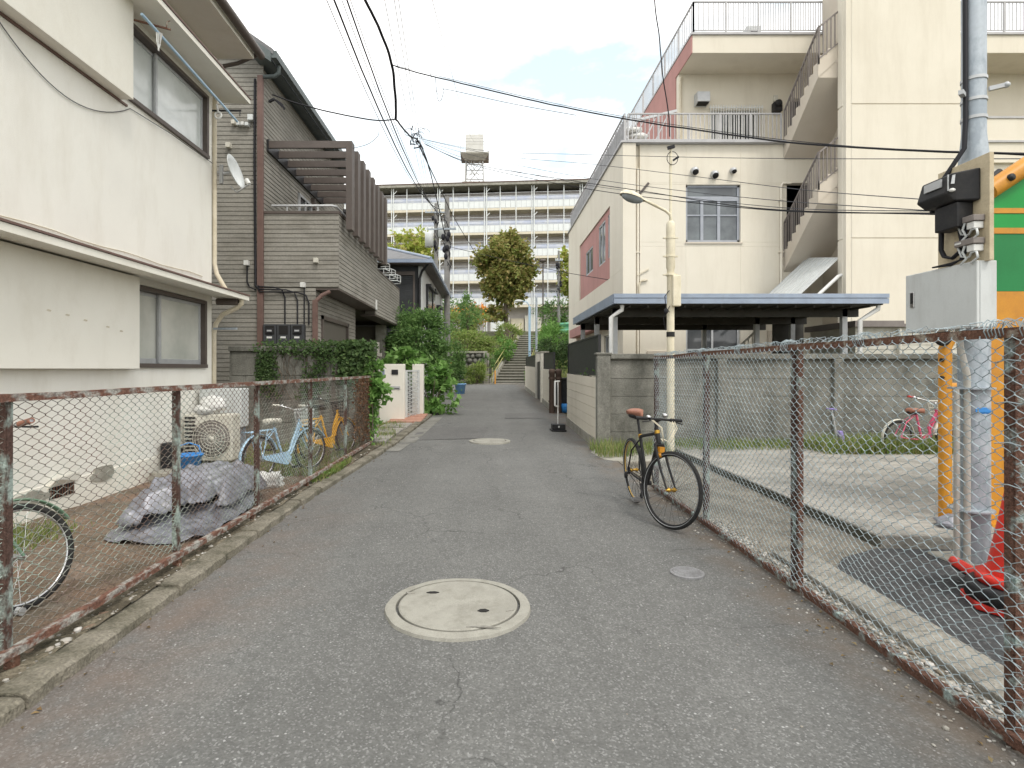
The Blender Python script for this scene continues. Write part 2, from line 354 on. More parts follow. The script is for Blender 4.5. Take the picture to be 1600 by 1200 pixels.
m_ltblue = mat('light_blue_plastic', (.24,.46,.78), (.21,.42,.72), 4, rough=.4, fine=.04, bump=.03)
m_bikeblue = mat('pale_blue_enamel', (.38,.55,.70), (.33,.49,.64), 6, rough=.35, fine=.04, bump=.02, spec=.5)
m_gold = mat('gold_anodised', (.55,.33,.06), (.48,.28,.05), 8, rough=.3, metal=.7, fine=.04, bump=0)
m_tan = mat('tan_rim', (.52,.36,.13), rough=.45, metal=.2, bump=0)
m_brown = mat('brown_leather', (.33,.15,.10), (.25,.11,.075), 14, rough=.55, fine=.1)
m_tarp = mat('silver_tarp', (.25,.255,.29), (.17,.175,.20), 4, rough=.42, metal=.2, fine=.08, fscale=40, bump=.12, bscale=30, spec=.5, grime=((.14,.12,.10), .5, 7, (1,1,1)))
m_offwhite = mat('offwhite_enamel', (.62,.60,.53), (.56,.54,.47), 4, rough=.5, fine=.03, bump=.02, grime=((.36,.32,.25), .45, 7, (1,1,.5)))
m_dark = mat('dark_interior', (.02,.019,.018), rough=.9, bump=0)
m_woodbr = mat('brown_wood', (.10,.068,.052), (.075,.05,.04), 6, rough=.75, stretch=(4,4,.5))
m_roof = mat('grey_roof', (.20,.20,.205), (.16,.16,.165), 5, rough=.85, fine=.2, fscale=40, bump=.3, bscale=25)
m_tile = mat('terracotta_tile', (.48,.27,.20), (.42,.235,.175), 9, rough=.7, fine=.1)
m_trunk = mat('bark', (.17,.14,.105), (.11,.09,.07), 6, rough=.9, fine=.25, fscale=30, bump=.7, bscale=22, stretch=(2,2,.5))
m_pole = mat('grey_pole_concrete', (.24,.235,.225), (.20,.195,.185), 3, rough=.85, fine=.06, grime=((.1,.1,.09), .4, 5, (1,1,.4)))
m_frost = glassmat('frosted_glass', (.58,.585,.535), .2, (.44,.45,.41), .8)
m_frostup = glassmat('pale_frosted_glass', (.72,.75,.75), .15, (.52,.55,.53), .7)
m_curtain = glassmat('curtained_glass', (.42,.44,.48), .15, (.30,.31,.34), 1.5)
m_frost2 = glassmat('reflective_glass', (.26,.29,.31), .1, (.15,.17,.18), 1.2)
m_glass = glassmat('dark_window_glass', (.055,.06,.065), .06, (.11,.115,.12), .9)
m_flowers = leafmat('orange_flowers', [(.75,.25,.03),(.8,.4,.08),(.7,.15,.05)], .2)
m_lfA = leafmat('autumn_leaves', [(.15,.21,.05),(.35,.28,.10),(.25,.30,.08),(.42,.31,.14),(.20,.27,.06),(.37,.35,.13)], .42)
m_lfA2 = leafmat('yellow_green_leaves', [(.30,.38,.07),(.45,.50,.11),(.36,.45,.09),(.55,.46,.2),(.5,.55,.14)], .45)
m_lfB = leafmat('deep_green_leaves', [(.085,.17,.05),(.15,.27,.085),(.23,.36,.12),(.11,.21,.065)], .42)
m_lfC = leafmat('bright_green_leaves', [(.12,.25,.06),(.19,.36,.09),(.26,.43,.13),(.16,.30,.075)], .42)
m_lfD = leafmat('hedge_leaves', [(.17,.26,.07),(.28,.37,.10),(.36,.45,.14),(.23,.31,.08),(.42,.41,.2)], .45)
m_ivy = leafmat('ivy_leaves', [(.05,.09,.03),(.09,.15,.055),(.06,.11,.035),(.13,.19,.07)])
m_dry = leafmat('dry_vine_leaves', [(.16,.075,.045),(.11,.055,.035),(.22,.13,.07),(.09,.05,.03)])
m_grass = leafmat('grass_blades', [(.11,.19,.04),(.17,.26,.06),(.24,.29,.09),(.36,.32,.16),(.14,.22,.05)], .4)

m_iron = mat('cast_cover', (.27,.27,.275), (.22,.22,.225), 6, rough=.7, fine=.15, grime=((.12,.11,.1), .5, 20, (1,1,1)))
m_condu = mat('grey_conduit', (.40,.385,.345), (.35,.335,.30), 5, rough=.6, fine=.05)
m_gut = mat('grey_green_gutter', (.115,.135,.135), (.09,.108,.108), 4, rough=.5, fine=.05, bump=.02)
m_frost3 = glassmat('grey_window_glass', (.15,.17,.18), .08, (.08,.09,.10), 1.1)
m_gutter = mat('worn_gutter', (.235,.23,.21), (.18,.175,.155), 3, rough=.92, fine=.2, fscale=60, bump=.3, bscale=70, grime=((.08,.075,.06), .6, 5, (1,1,1)))
# ------------------------------------------------------------ the setting: ground, road, kerb
def sheet(xs, ys, zf):
    mb = MB(); vs = [(x, y, zf(x, y)) for y in ys for x in xs]; n = len(xs)
    mb.add(vs, [(j*n+i, j*n+i+1, (j+1)*n+i+1, (j+1)*n+i) for j in range(len(ys)-1) for i in range(n-1)], True); return mb
gy = [-300, -60, -10, 0, 8, 12, 16, 20, 24, 28, 32, 36, 36.2, 38, 40, 42, 44, 46, 47, 48, 50, 52, 54, 56, 60, 70, 100, 200, 600]
struct(sheet([-400, -60, -12, -6, -2, 0, 2, 4, 8, 14, 60, 400], gy, lambda x, y: ground_z(x, y)-.012), 'ground', m_ground)
def road_edges(y):
    l = -2.12 if y < 17 else -2.12-1.5*sm((y-17)/3)
    r = 2.04 if y < 9 else 2.0+.7*sm((y-9)/20)
    return l, r
ys = [-3+i*.5 for i in range(80)]; ys[-1] = 36.15
mb = MB(); vs = []
for y in ys:
    l_, r_ = road_edges(y)
    for k in range(9): x = l_+(r_-l_)*k/8; vs.append((x, y, road_z(y)+.012*cos((x)/2.1*1.4)-.008+.004*noise.noise(Vector((x*.9, y*.6, 0)))))
mb.add(vs, [(j*9+i, j*9+i+1, (j+1)*9+i+1, (j+1)*9+i) for j in range(len(ys)-1) for i in range(8)], True)
struct(mb, 'road', m_road)
def crown(x, y): return road_z(y)+.012*cos(x/2.1*1.4)-.008
def patch(name, pts, m, lift=.008, sub=6):
    mb = MB(); a, b, c, d = [Vector((p[0], p[1], 0)) for p in pts]; vs = []
    for j in range(sub+1):
        for i in range(sub+1):
            p = (a.lerp(b, i/sub)).lerp(d.lerp(c, i/sub), j/sub)
            e = .012*noise.noise(p*5) if i in (0, sub) or j in (0, sub) else 0
            vs.append((p.x+e, p.y+e, crown(p.x, p.y)+lift))
    mb.add(vs, [(j*(sub+1)+i, j*(sub+1)+i+1, (j+1)*(sub+1)+i+1, (j+1)*(sub+1)+i) for j in range(sub) for i in range(sub)])
    return struct(mb, name, m)
patch('road_patch', [(-1.55, 10.9), (-.1, 11.15), (.03, 13.0), (-1.45, 12.8)], m_patch)
patch('road_patch', [(.45, 14.9), (1.5, 15.0), (1.62, 16.4), (.5, 16.3)], m_patch)
patch('road_patch', [(-1.84, 9.7), (-1.5, 9.6), (-1.42, 10.5), (-1.72, 10.5)], m_gutter)
# gutter of pale cement beside the far kerb
patch('gutter', [(-1.70, 10.6), (-1.36, 10.6), (-1.2, 15.2), (-1.5, 15.2)], m_gutter)

def kerb_x(y):
    return -1.93 if y < 5.5 else (-1.93+.02*(y-5.5)/.5*.1 if y < 6 else (-1.92+.28*sm((y-6)/5.5)*1.0 if y < 11.5 else -1.64+.033*(y-11.5)))
mb = MB(); y = -.6; k = 0
while y < 15.2:
    Ls = random.uniform(.56, .63); y2 = y+Ls-.012
    a, b = kerb_x(y), kerb_x(y2); h = random.uniform(.055, .07); w = .155; j = random.uniform(-.008, .008)
    n = 7; vs = []
    for i in range(n+1):
        q = i/n; xx = a+(b-a)*q+j; yy = y+(y2-y)*q; zz = crown(xx, yy)
        w_ = .012*noise.noise(Vector((yy*4, 1, 0)))+(random.uniform(0, .02) if random.random() < .16 else 0)
        hz = h+.007*noise.noise(Vector((yy*6, 4, 0)))
        vs += [(xx-w_, yy, zz-.06), (xx-w_-.004, yy, zz+hz-.014), (xx-w_-.022, yy, zz+hz), (xx-w+.01*noise.noise(Vector((yy*5, 9, 0))), yy, zz+hz+.004), (xx-w, yy, zz-.06)]
    fs = []
    for i in range(n):
        for q in range(4): fs.append((i*5+q, (i+1)*5+q, (i+1)*5+q+1, i*5+q+1))
    fs += [(0, 1, 2, 3, 4), tuple(n*5+q for q in (4, 3, 2, 1, 0))]
    mb.add(vs, fs); y += Ls; k += 1
struct(mb, 'kerb', m_kerb)

# bare earth yard between the kerb and the white house
xs = [-4.2+i*.07 for i in range(38)]; ys = [-1+i*.1 for i in range(112)]
def yard_z(x, y):
    n = noise.noise(Vector((x*1.3, y*1.3, 0)))*.018+noise.noise(Vector((x*5, y*5, 2)))*.011+noise.noise(Vector((x*13, y*13, 2)))*.005
    if x > kerb_x(y)-.12: return -.06
    return .062+n+max(0, y-8)*.016
mb = sheet(xs, ys, yard_z); struct(mb, 'yard_soil', m_soil)
mb = MB(); vs = []; ny_ = 190
for j in range(ny_+1):
    y = -.4+j*.055
    for i in range(9):
        x = kerb_x(y)-.135-i*.024; vs.append((x, y, yard_z(min(x, kerb_x(y)-.13), y)+.006+.014*noise.noise(Vector((x*14, y*14, 3)))+.008*noise.noise(Vector((x*40, y*40, 3)))))
mb.add(vs, [(j*9+i+1, j*9+i, (j+1)*9+i, (j+1)*9+i+1) for j in range(ny_) for i in range(8)], True)
struct(mb, 'mossy_strip', mat('mossy_dirt', (.085,.072,.05), (.19,.165,.12), 5, (.45,.6), .95, fine=.4, fscale=70, bump=.8, bscale=60, grime=((.03,.032,.018), .8, 7, (1,1,1))))
# loose stones and broken mortar along the kerb, fence feet and road edges
mb = MB()
def pebble(x, y, z, r):
    mb.ball((x, y, z+r*.25), (r*random.uniform(.8, 1.3), r*random.uniform(.8, 1.3), r*random.uniform(.45, .75)), 6, 4, .5)
for i in range(420):
    y = .8+9*random.random()**1.3; x = kerb_x(y)-.15-abs(random.gauss(0, .05)); pebble(x, y, yard_z(x, y), random.uniform(.004, .013)*(1.6 if random.random() < .08 else 1))
for i in range(420):
    y = 1.2+6*random.random(); x = 1.99-abs(random.gauss(0, .11)); pebble(x, y, crown(x, y), random.uniform(.002, .008)*(1.8 if random.random() < .05 else 1))
for i in range(520):
    y = 1.4+8*random.random(); x = random.uniform(-4, -2.15); pebble(x, y, yard_z(x, y), random.uniform(.003, .009))
for i in range(170):
    y = 1.7+9*random.random()**1.3; x = random.uniform(-1.9, 1.9); pebble(x, y, crown(x, y), random.uniform(.002, .0055))
for i in range(750):
    y = random.uniform(1.3, 5.4); x = 2.02+abs(random.gauss(0, .07)); pebble(x, y, .02, random.uniform(.004, .016))
m_peb = leafmat('pebbles', [(.28,.26,.22),(.42,.40,.36),(.18,.17,.15),(.55,.53,.5),(.25,.21,.16)], 0, .9)
struct(mb, 'loose_stones', m_peb, 'stuff')

mb = MB()
for i in range(150):
    if i % 2: y = 1.2+10*random.random()**1.4; x = kerb_x(y)+abs(random.gauss(0, .10))-.02
    else: y = 1.6+5.5*random.random(); x = 1.97-abs(random.gauss(0, .13))
    mb.leaf(Vector((x, y, crown(x, y)+.006)), Vector((random.gauss(0, 1), random.gauss(0, 1), .15)), Vector((random.gauss(0, .3), random.gauss(0, .3), 1)), random.uniform(.012, .035), random.uniform(.008, .02), .3)
struct(mb, 'leaf_litter', leafmat('litter', [(.16,.10,.05),(.24,.17,.08),(.10,.07,.04),(.30,.24,.13)], .1, .8), 'stuff')
m_gutter2 = mat('lot_kerb_concrete', (.29,.275,.24), (.22,.208,.18), 3, rough=.92, fine=.2, fscale=80, bump=.35, bscale=80, grime=((.10,.09,.07), .6, 6, (1,1,1)))
# the open lot behind the right-hand fence
mb = MB(); mb.box(1.99, 3.1, 1, 9.85, -.1, .018); struct(mb, 'lot_strip', m_strip)
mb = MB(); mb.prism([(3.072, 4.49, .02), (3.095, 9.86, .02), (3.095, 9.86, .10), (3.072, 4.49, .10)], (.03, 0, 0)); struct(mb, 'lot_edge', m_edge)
mb = MB(); mb.prism([(3.08, 4.5, .115), (4.3, 4.35, .115), (14, 4.3, .115), (14, 9.86, .115), (3.1, 9.86, .115)], (0, 0, -.3)); struct(mb, 'lot_paving', m_slab, bevel=.012)
mb = MB(); mb.prism([(2.28, 1.0, .035), (9, .2, .035), (9, 4.29, .035), (4.2, 4.34, .035), (3.02, 4.42, .03), (2.62, 4.2, .03), (2.42, 3.95, .03), (2.34, 3.1, .035)], (0, 0, -.1)); struct(mb, 'lot_asphalt', m_patch2)
mb = MB()
for i in range(5):
    y0 = 1.0+i*.66; mb.box(2.13+random.uniform(-.01, .01), 2.36+.012*i, y0, y0+.65, -.1, .05+random.uniform(0, .008))
struct(mb, 'lot_kerb', m_gutter2, bevel=.012)
mb = MB(); mb.prism([(1.90, 9.86, .10), (1.72, 9.55, .03), (1.80, 8.9, .02), (2.1, 8.6, .03), (2.75, 8.7, .05), (2.9, 9.86, .13)], (0, 0, -.2)); struct(mb, 'ramp_mound', m_conc, bevel=.03)

# ------------------------------------------------------------ things set in the road
def manhole(label, c, R, r, m, holes=True):
    z = crown(c[0], c[1]); t = thing('manhole', label, 'manhole cover', (c[0], c[1], z), None)
    mb = MB(); N = 72; vs = []; ring = []
    for k in range(N):
        a = 2*pi*k/N; w = R*(1+.014*noise.noise(Vector((cos(a)*4, sin(a)*4, R)))+.009*noise.noise(Vector((cos(a)*13, sin(a)*13, 1))))
        ring.append((w*cos(a), w*sin(a)))
    vs = [(c[0]+x, c[1]+y, z+.018) for x, y in ring]+[(c[0]+(r+.013)*cos(2*pi*k/N), c[1]+(r+.013)*sin(2*pi*k/N), z+.024) for k in range(N)]+[(c[0]+(r+.013)*cos(2*pi*k/N), c[1]+(r+.013)*sin(2*pi*k/N), z-.02) for k in range(N)]+[(c[0]+x*1.02, c[1]+y*1.02, z-.02) for x, y in ring]
    fs = []
    for k in range(N):
        l = (k+1) % N; fs += [(k, l, N+l, N+k), (N+k, N+l, 2*N+l, 2*N+k), (3*N+k, 3*N+l, l, k)]
    mb.add(vs, fs); mb.build('collar', m, t)
    mb = MB(); mb.lathe((c[0], c[1], z), [(0.0001, -.02), (r-.004, -.02), (r-.004, .024), (r-.012, .029), (0.0001, .031)], 72, smooth=False); lid = mb.build('lid', m, t)
    if holes:
        for (hx, hy, sx, sy) in ((-.165, .15, .040, .018), (.150, -.115, .034, .026)):
            mb = MB(); mb.prism([(c[0]+hx+sx*x, c[1]+hy+sy*y, z+.034) for x, y in ((-1, -.2), (-.3, -.8), (.5, -.7), (1, 0), (.3, .8), (-.5, .6))], (0, 0, -.006)); mb.build('lifting_hole', m_dark, lid)
        for a in (2.7, -.35, -1.45):
            mb = MB(); mb.prism([(c[0]+(r-.03)*cos(a+i*.4)*1+ (.02*cos(i*2)), c[1]+(r-.03)*sin(a)+.016*sin(i*2), z+.0335) for i in (0, 1, 2)], (0, 0, -.004)); mb.build('chipped_spot', m_slab, lid)
    return t
manhole('big round concrete manhole cover with raised ring in the foreground road', (-.175, 3.38), .427, .355, m_lid)
manhole('far round concrete manhole cover in mid road beyond the dark patch', (.04, 10.75), .39, .30, m_lid, False)
mb = MB(); mb.lathe((1.385, 3.95, crown(1.385, 3.95)), [(.115, -.01), (.115, .012), (.108, .016), (.0001, .017)], 32, smooth=False)
for k in range(-4, 5):
    w = sqrt(max(0, .1**2-(k*.022)**2)); mb.box(1.385-w, 1.385+w, 3.95+k*.022-.005, 3.95+k*.022+.005, crown(1.385, 3.95)+.016, crown(1.385, 3.95)+.020)
solid(mb, 'valve_cover', m_iron, 'small round grey metal cover in the asphalt near the right fence', 'valve cover', (1.385, 3.95, crown(1.385, 3.95)))

# ------------------------------------------------------------ chain link fences
def chainlink(P, Lm, H, p, q, r, disp):          # P(u, v) -> point; every wire zigzags upward, neighbours interlock
    mb = MB(); nw = int(Lm/p); nv = int(H/q)
    for i in range(nw):
        pts = []
        for j in range(nv+1):
            s = 1 if (i+j) % 2 else -1
            s2 = s
            u = i*p+p/2+s*p*.5
            for e in (-.17, .17):
                v = min(H, max(0, (j+e)*q)); du, dv, dn = disp(u, v)
                pts.append(P(u+du, v+dv, dn+r*1.1*(s if e > 0 else -s)))
        mb.tube(pts, r, 3, cap=False)
    return mb
def angle_post(mb, x, y, z0, z1, w=.05, t=.006, sx=1):
    mb.box(x, x+sx*w, y-t/2, y+t/2, z0, z1) if sx > 0 else mb.box(x-w, x, y-t/2, y+t/2, z0, z1)
    mb.box(x-t/2, x+t/2, y+t/2, y+w, z0, z1)
def wire_tie(mb, p, r, ax='x'):
    pts = [Vector(p)+Vector((r*cos(a*.8), .006*a-.02, r*sin(a*.8))) for a in range(0, 17)]
    mb.tube(pts, .0022, 3)

# left: rusty panels of mesh in angle iron frames
fxl = lambda y: -2.17+.016*(y-2.5)
LY0, LY1 = 1.05, 9.93
root = thing('chain_link_fence', 'low rusty chain link fence along the left kerb in front of the white house', 'fence', (-2.13, 5.5, .06))
FENCE_L = root
def dl(u, v):
    y = LY0+u
    return (.010*noise.noise(Vector((y*2.2, v*2, 3))), .008*noise.noise(Vector((y*1.7, v*2.5, 7))), .018*noise.noise(Vector((y*1.1, v*1.5, 1)))*sin(pi*min(1, v/1.1)))
mb = chainlink(lambda u, v, n: (fxl(LY0+u)-.018+n, LY0+u, .165+v+.004*u*0+road_z(LY0+u)*.3), LY1-LY0, 1.115, .039, .0252, .0021, dl)
mb.build('mesh', m_wirerust, root)
mb = MB(); pts = [(fxl(y), y, 1.305+.006*noise.noise(Vector((y*1.5, 0, 0)))) for y in [LY0+i*(LY1-LY0)/30 for i in range(31)]]
for a, b in zip(pts, pts[1:]):
    mb.bar(a, b, .040, .006); a2, b2 = Vector(a)+Vector((.017, 0, -.016)), Vector(b)+Vector((.017, 0, -.016)); mb.bar(a2, b2, .006, .034)
mb.build('top_rail', m_railleft, root)
mb = MB(); pts = [(fxl(y)+.006, y, .150+.006*noise.noise(Vector((y*1.2, 5, 0)))+max(0, y-6)*.003) for y in [LY0+i*(LY1-LY0)/30 for i in range(31)]]
for a, b in zip(pts, pts[1:]): mb.bar(a, b, .042, .006); mb.bar(Vector(a)+Vector((.02, 0, -.016)), Vector(b)+Vector((.02, 0, -.016)), .006, .034)
mb.build('bottom_rail', m_railleft, root)
for y in (1.12, 2.57, 3.95, 5.28, 6.8, 8.38, 9.9):
    mb = MB(); angle_post(mb, fxl(y)-.008, y, .15, 1.30, .036, .006, -1); mb.build('post', m_rustpost, root)
for y in (2.59, 3.93, 5.15, 6.6, 8.2, 9.88):
    mb = MB(); mb.box(fxl(y)-.02, fxl(y)+.022, y-.02, y+.022, -.03, .128); mb.build('leg', m_rust2, root)

# right: taller fence with pale blue sagging mesh
RX = 1.98; RY0, RY1 = .85, 6.72
root = thing('chain_link_fence', 'taller chain link fence of pale blue wire along the right side of the lane', 'fence', (RX, 3.8, 0))
def dr(u, v):
    y = RY0+u; k = sin(pi*min(1, v/1.5))
    return (.022*noise.noise(Vector((y*1.9, v*2.2, 3)))*(.3+k)+.012*noise.noise(Vector((y*5, v*5, 13))), .020*noise.noise(Vector((y*1.6, v*2.0, 17)))-.012*k, .05*noise.noise(Vector((y*1.2, v*1.4, 21)))*k)
mb = chainlink(lambda u, v, n: (RX-.03+n, RY0+u, .035+v), RY1-RY0, 1.535, .035, .0262, .0020, dr)
mb.build('mesh', m_wireblue, root)
mb = MB(); pts = [(RX, y, 1.575+.012*noise.noise(Vector((y*.9, 3, 0)))) for y in [RY0+i*(RY1-RY0)/24 for i in range(25)]]
for a, b in zip(pts, pts[1:]):
    mb.bar(a, b, .04, .006); mb.bar(Vector(a)+Vector((-.018, 0, -.017)), Vector(b)+Vector((-.018, 0, -.017)), .006, .036)
mb.build('top_rail', m_rust2, root)
mb = MB(); pts = [(RX-.01, y, .055+.008*noise.noise(Vector((y*1.3, 8, 0)))) for y in [RY0+i*(RY1-RY0)/24 for i in range(25)]]
for a, b in zip(pts, pts[1:]): mb.bar(a, b, .036, .006); mb.bar(Vector(a)+Vector((-.02, 0, -.018)), Vector(b)+Vector((-.02, 0, -.018)), .006, .04)
mb.build('bottom_rail', m_rust, root)
for y in (2.13, 3.66, 5.17, 6.7):
    mb = MB(); angle_post(mb, RX-.006, y, -.02, 1.572, .042, .006, 1)
    mb.build('post', m_rust if y < 3 else m_rustpost, root)
    if 3 < y < 4:                                   # the second, painted leg of the corner posts
        mb = MB(); mb.box(RX+.002, RX+.034, y-.032, y-.006, -.02, 1.55); mb.build('post', m_rust, root)
mb = MB()
pts = []
for i in range(420):
    y = RY0+(RY1-RY0)*i/420; pts.append((RX-.005+.022*cos(i*1.9)+random.uniform(-.006, .006), y+random.uniform(-.004, .004), 1.592+.016*sin(i*1.9)+random.uniform(-.007, .009)))
mb.tube(pts, .0026, 4)
for y in (1.3, 2.0, 2.15, 2.95, 3.7, 4.4, 5.2, 6.0):
    for q in range(3): wire_tie(mb, (RX, y+q*.012, 1.575), .032+.004*q)
mb.build('wire_twist', m_wireblue, root)
for y in (2.13, 3.66, 5.17):
    for k in range(9):
        z = .15+k*.165+random.uniform(-.02, .02)
        mb = MB(); mb.tube([(RX-.03, y-.05, z), (RX-.032, y, z+.006), (RX-.03, y+.06, z-.004)], .0022, 4); mb.build('wire_tie', m_wireblue, root)
# ------------------------------------------------------------ white stucco house on the left
root = thing('white_house', 'white stucco house with brown window frames and thin eaves beside the left fence', 'house', (-5, 5, 0))
wx = -4.1
mb = MB()
mb.box(-9, wx-.2, .5, 8.45, -.2, 6.2)
for (z0, z1, y0, y1) in ((-.2, 1.45, .5, 8.45), (2.42, 4.49, .5, 8.45), (5.40, 6.2, .5, 8.45), (1.45, 2.42, .5, 6.53), (1.45, 2.42, 8.27, 8.45), (4.49, 5.40, .5, 6.45), (4.49, 5.40, 8.33, 8.45)):
    mb.box(wx-.2, wx, y0, y1, z0, z1)
wall = mb.build('wall', m_stucco, root)
mb = MB(); mb.box(wx, wx+.012, .5, 8.452, -.1, .34); mb.build('plinth', m_stucco2, root)
mb = MB(); mb.box(wx, wx+.125, .6, 6.50, 1.425, 2.47); mb.build('shutter_box', m_stucco2, root, bevel=.004)
mb = MB(); mb.box(wx, wx+.16, .6, 6.33, 4.42, 6.0); mb.build('shutter_box', m_stucco2, root, bevel=.004)
mb = MB(); mb.box(wx+.0, wx+.02, .6, 6.45, 4.395, 4.418); mb.build('shutter_box_trim', m_bpipe, root)
def slide_window(y0, y1, z0, z1, glass, ymid, hood):
    mb = MB()
    mb.box(wx-.12, wx+.04, y0-.03, y1+.06, z0-.05, z0+.0)                # sill
    mb.box(wx-.12, wx+.03, y1, y1+.055, z0, z1)
    mb.box(wx-.12, wx+.03, y0-.03, y1+.055, z1, z1+.045)
    f = mb.build('window', m_bmetal, root)
    mb = MB()
    w = .04
    for (a, b, dx) in ((y0, ymid+.03, -.075), (ymid-.03, y1, -.035)):
        mb.box(wx+dx-.03, wx+dx, a, b, z0, z0+.065); mb.box(wx+dx-.03, wx+dx, a, b, z1-w, z1)
        mb.box(wx+dx-.03, wx+dx, a, a+w, z0+.065, z1-w); mb.box(wx+dx-.03, wx+dx, b-w, b, z0+.065, z1-w)
    mb.build('sash', m_alu, f, bevel=.003)
    mb = MB(); mb.box(wx-.095, wx-.09, y0+w, ymid+.0, z0+.06, z1-w); mb.build('pane', glass, f)
    mb = MB(); mb.box(wx-.055, wx-.05, ymid+.01, y1-w, z0+.06, z1-w); mb.build('pane', glass, f)
    mb = MB(); mb.box(wx-.19, wx-.13, y0-.02, y1+.04, z0-.03, z1+.04); mb.build('interior', m_dark, f)
slide_window(6.53, 8.2, 1.49, 2.36, m_frost, 7.2, 2.5)
slide_window(6.45, 8.26, 4.54, 5.36, m_frostup, 7.12, 5.5)
# eaves over each storey
def eave(y0, y1, zo, zi, xo, nm):
    mb = MB(); mb.prism([(wx, y0, zi), (xo, y0, zo), (xo, y0, zo+.065), (wx, y0, zi+.13)][::-1], (0, y1-y0, 0)); e = mb.build(nm, m_stucco2, root)
    mb = MB(); mb.prism([(wx, y0-.004, zi+.134), (xo+.012, y0-.004, zo+.068), (xo+.012, y0-.004, zo+.088), (wx, y0-.004, zi+.154)][::-1], (0, y1-y0+.016, 0)); mb.build('flashing', m_bpipe, e)
eave(.2, 8.66, 2.46, 2.50, -3.63, 'eave')
eave(6.0, 8.70, 5.47, 5.49, -3.63, 'window_hood')
mb = MB(); mb.box(wx+.0, -3.54, .2, 8.62, 6.12, 6.2); mb.box(-4.2, -3.53, .2, 8.60, 6.2, 6.28); mb.build('roof_soffit', m_stucco2, root)
mb = MB(); mb.prism([(-3.48, .1, 6.31), (-3.48, 8.7, 6.31), (-6.5, 8.7, 7.5), (-6.5, .1, 7.5)], (0, 0, -.06)); mb.prism([(-6.5, .1, 7.5), (-6.5, 8.7, 7.5), (-9.3, 8.7, 6.31), (-9.3, .1, 6.31)], (0, 0, -.06)); mb.build('roof', m_roof, root)
mb = MB(); mb.tube([(-3.47, .1, 6.25), (-3.47, 8.72, 6.22)], .06, 10); mb.tube([(-3.52, 8.66, 6.2), (-3.8, 8.66, 6.08), (-4.0, 8.6, 6.0)], .03, 8); mb.build('gutter', m_bmetal, root)
mb = MB(); px, py = wx+.02, 8.50
mb.tube([(px, py, 6.0), (px, py, 3.0), (px+.03, py, 2.85), (px+.13, py+.02, 2.66), (px+.17, py+.02, 2.60)], .034, 8)
mb.tube([(px+.40, py, 2.46), (px+.40, py, 2.40), (px+.34, py, 2.34), (px+.12, py, 2.24), (px+.02, py, 2.1), (px-.01, py, 1.95), (px-.01, py, .1)], .036, 8)
mb.build('downpipe', m_creampvc, root)
mb = MB(); mb.tube([(px+.05, py-.03, 2.43), (px+.36, py-.03, 2.42)], .05, 8); mb.build('gutter', m_bmetal, root)
# cables clipped to the wall
mb = MB(); mb.tube([(wx+.015, 4.4+i*.1, 4.40+.20*((4.4+i*.1-6.5)/2.1)**2-.62*sin(pi*min(1, max(0, (6.5-4.4-i*.1)/2.1)))**.9*.62) for i in range(22)]+[(wx+.04, 7.3, 4.44), (wx+.04, 8.4, 4.46)], .0045, 5); mb.build('cable', m_wire, root)
mb = MB(); mb.tube([(wx+.012, 3.6+i*.35, 2.70+.012*sin(i*1.7)+.004*i) for i in range(14)], .005, 5); mb.build('cable', m_creampvc, root)
# weep vent and mortar repairs near the ground
mb = MB(); mb.box(wx+.013, wx+.016, 5.30, 5.62, .20, .31); v = mb.build('vent', m_dark, root)
mb = MB()
for k in range(9): mb.box(wx+.016, wx+.024, 5.31+k*.036, 5.318+k*.036, .20, .31)
mb.build('grille', m_rust2, v)
mb = MB(); mb.prism([(wx+.09, 5.28, .40), (wx+.02, 5.7, .40), (wx+.012, 5.7, .31), (wx+.012, 5.28, .31)], (0, .0, -.015)); mb.build('vent_hood', m_stucco2, root)
def mortar(y, z, w, h, s):
    mb = MB(); n = 14; pl = []
    for k in range(n):
        a = 2*pi*k/n; j = 1+.5*noise.noise(Vector((cos(a)*1.5, sin(a)*1.5, s))); pl.append((wx+.02, y+w*cos(a)*j, z+h*sin(a)*j))
    mb.prism(pl, (-.02, 0, 0)); mb.build('mortar_patch', m_conc, root)
mortar(6.05, .31, .19, .085, 1); mortar(5.05, .26, .22, .07, 4)
for (y, z) in ((5.15, 1.95), (5.38, 1.93), (5.62, 1.90), (5.95, 1.86), (6.17, 1.83)):
    mortar_z = z; mb = MB(); mb.prism([(wx+.128, y-.03, z), (wx+.128, y+.02, z-.006), (wx+.128, y+.03, z+.008), (wx+.128, y-.01, z+.014)], (-.002, 0, 0)); mb.build('scuff', m_creampvc, root)
mb = MB(); mb.bar((-3.95, 6.35, 5.32), (-3.62, 6.5, 5.30), .012, .02); mb.tube([(-3.66, 6.48, 5.31), (-3.65, 6.48, 5.38), (-3.63, 6.5, 5.40)], .006, 5); mb.build('pole_bracket', m_rust2, root)
mb = MB(); mb.bar((-4.05, 8.36, 5.22), (-3.62, 8.36, 5.22), .012, .025); mb.tube([(-3.64, 8.36, 5.2), (-3.64, 8.36, 5.14)], .008, 5); mb.build('pole_bracket', m_dkmetal, root)
mb = MB(); mb.bar((-4.05, 8.4, 2.02), (-3.70, 8.4, 2.02), .02, .03); mb.build('pole_bracket', m_galv, root)

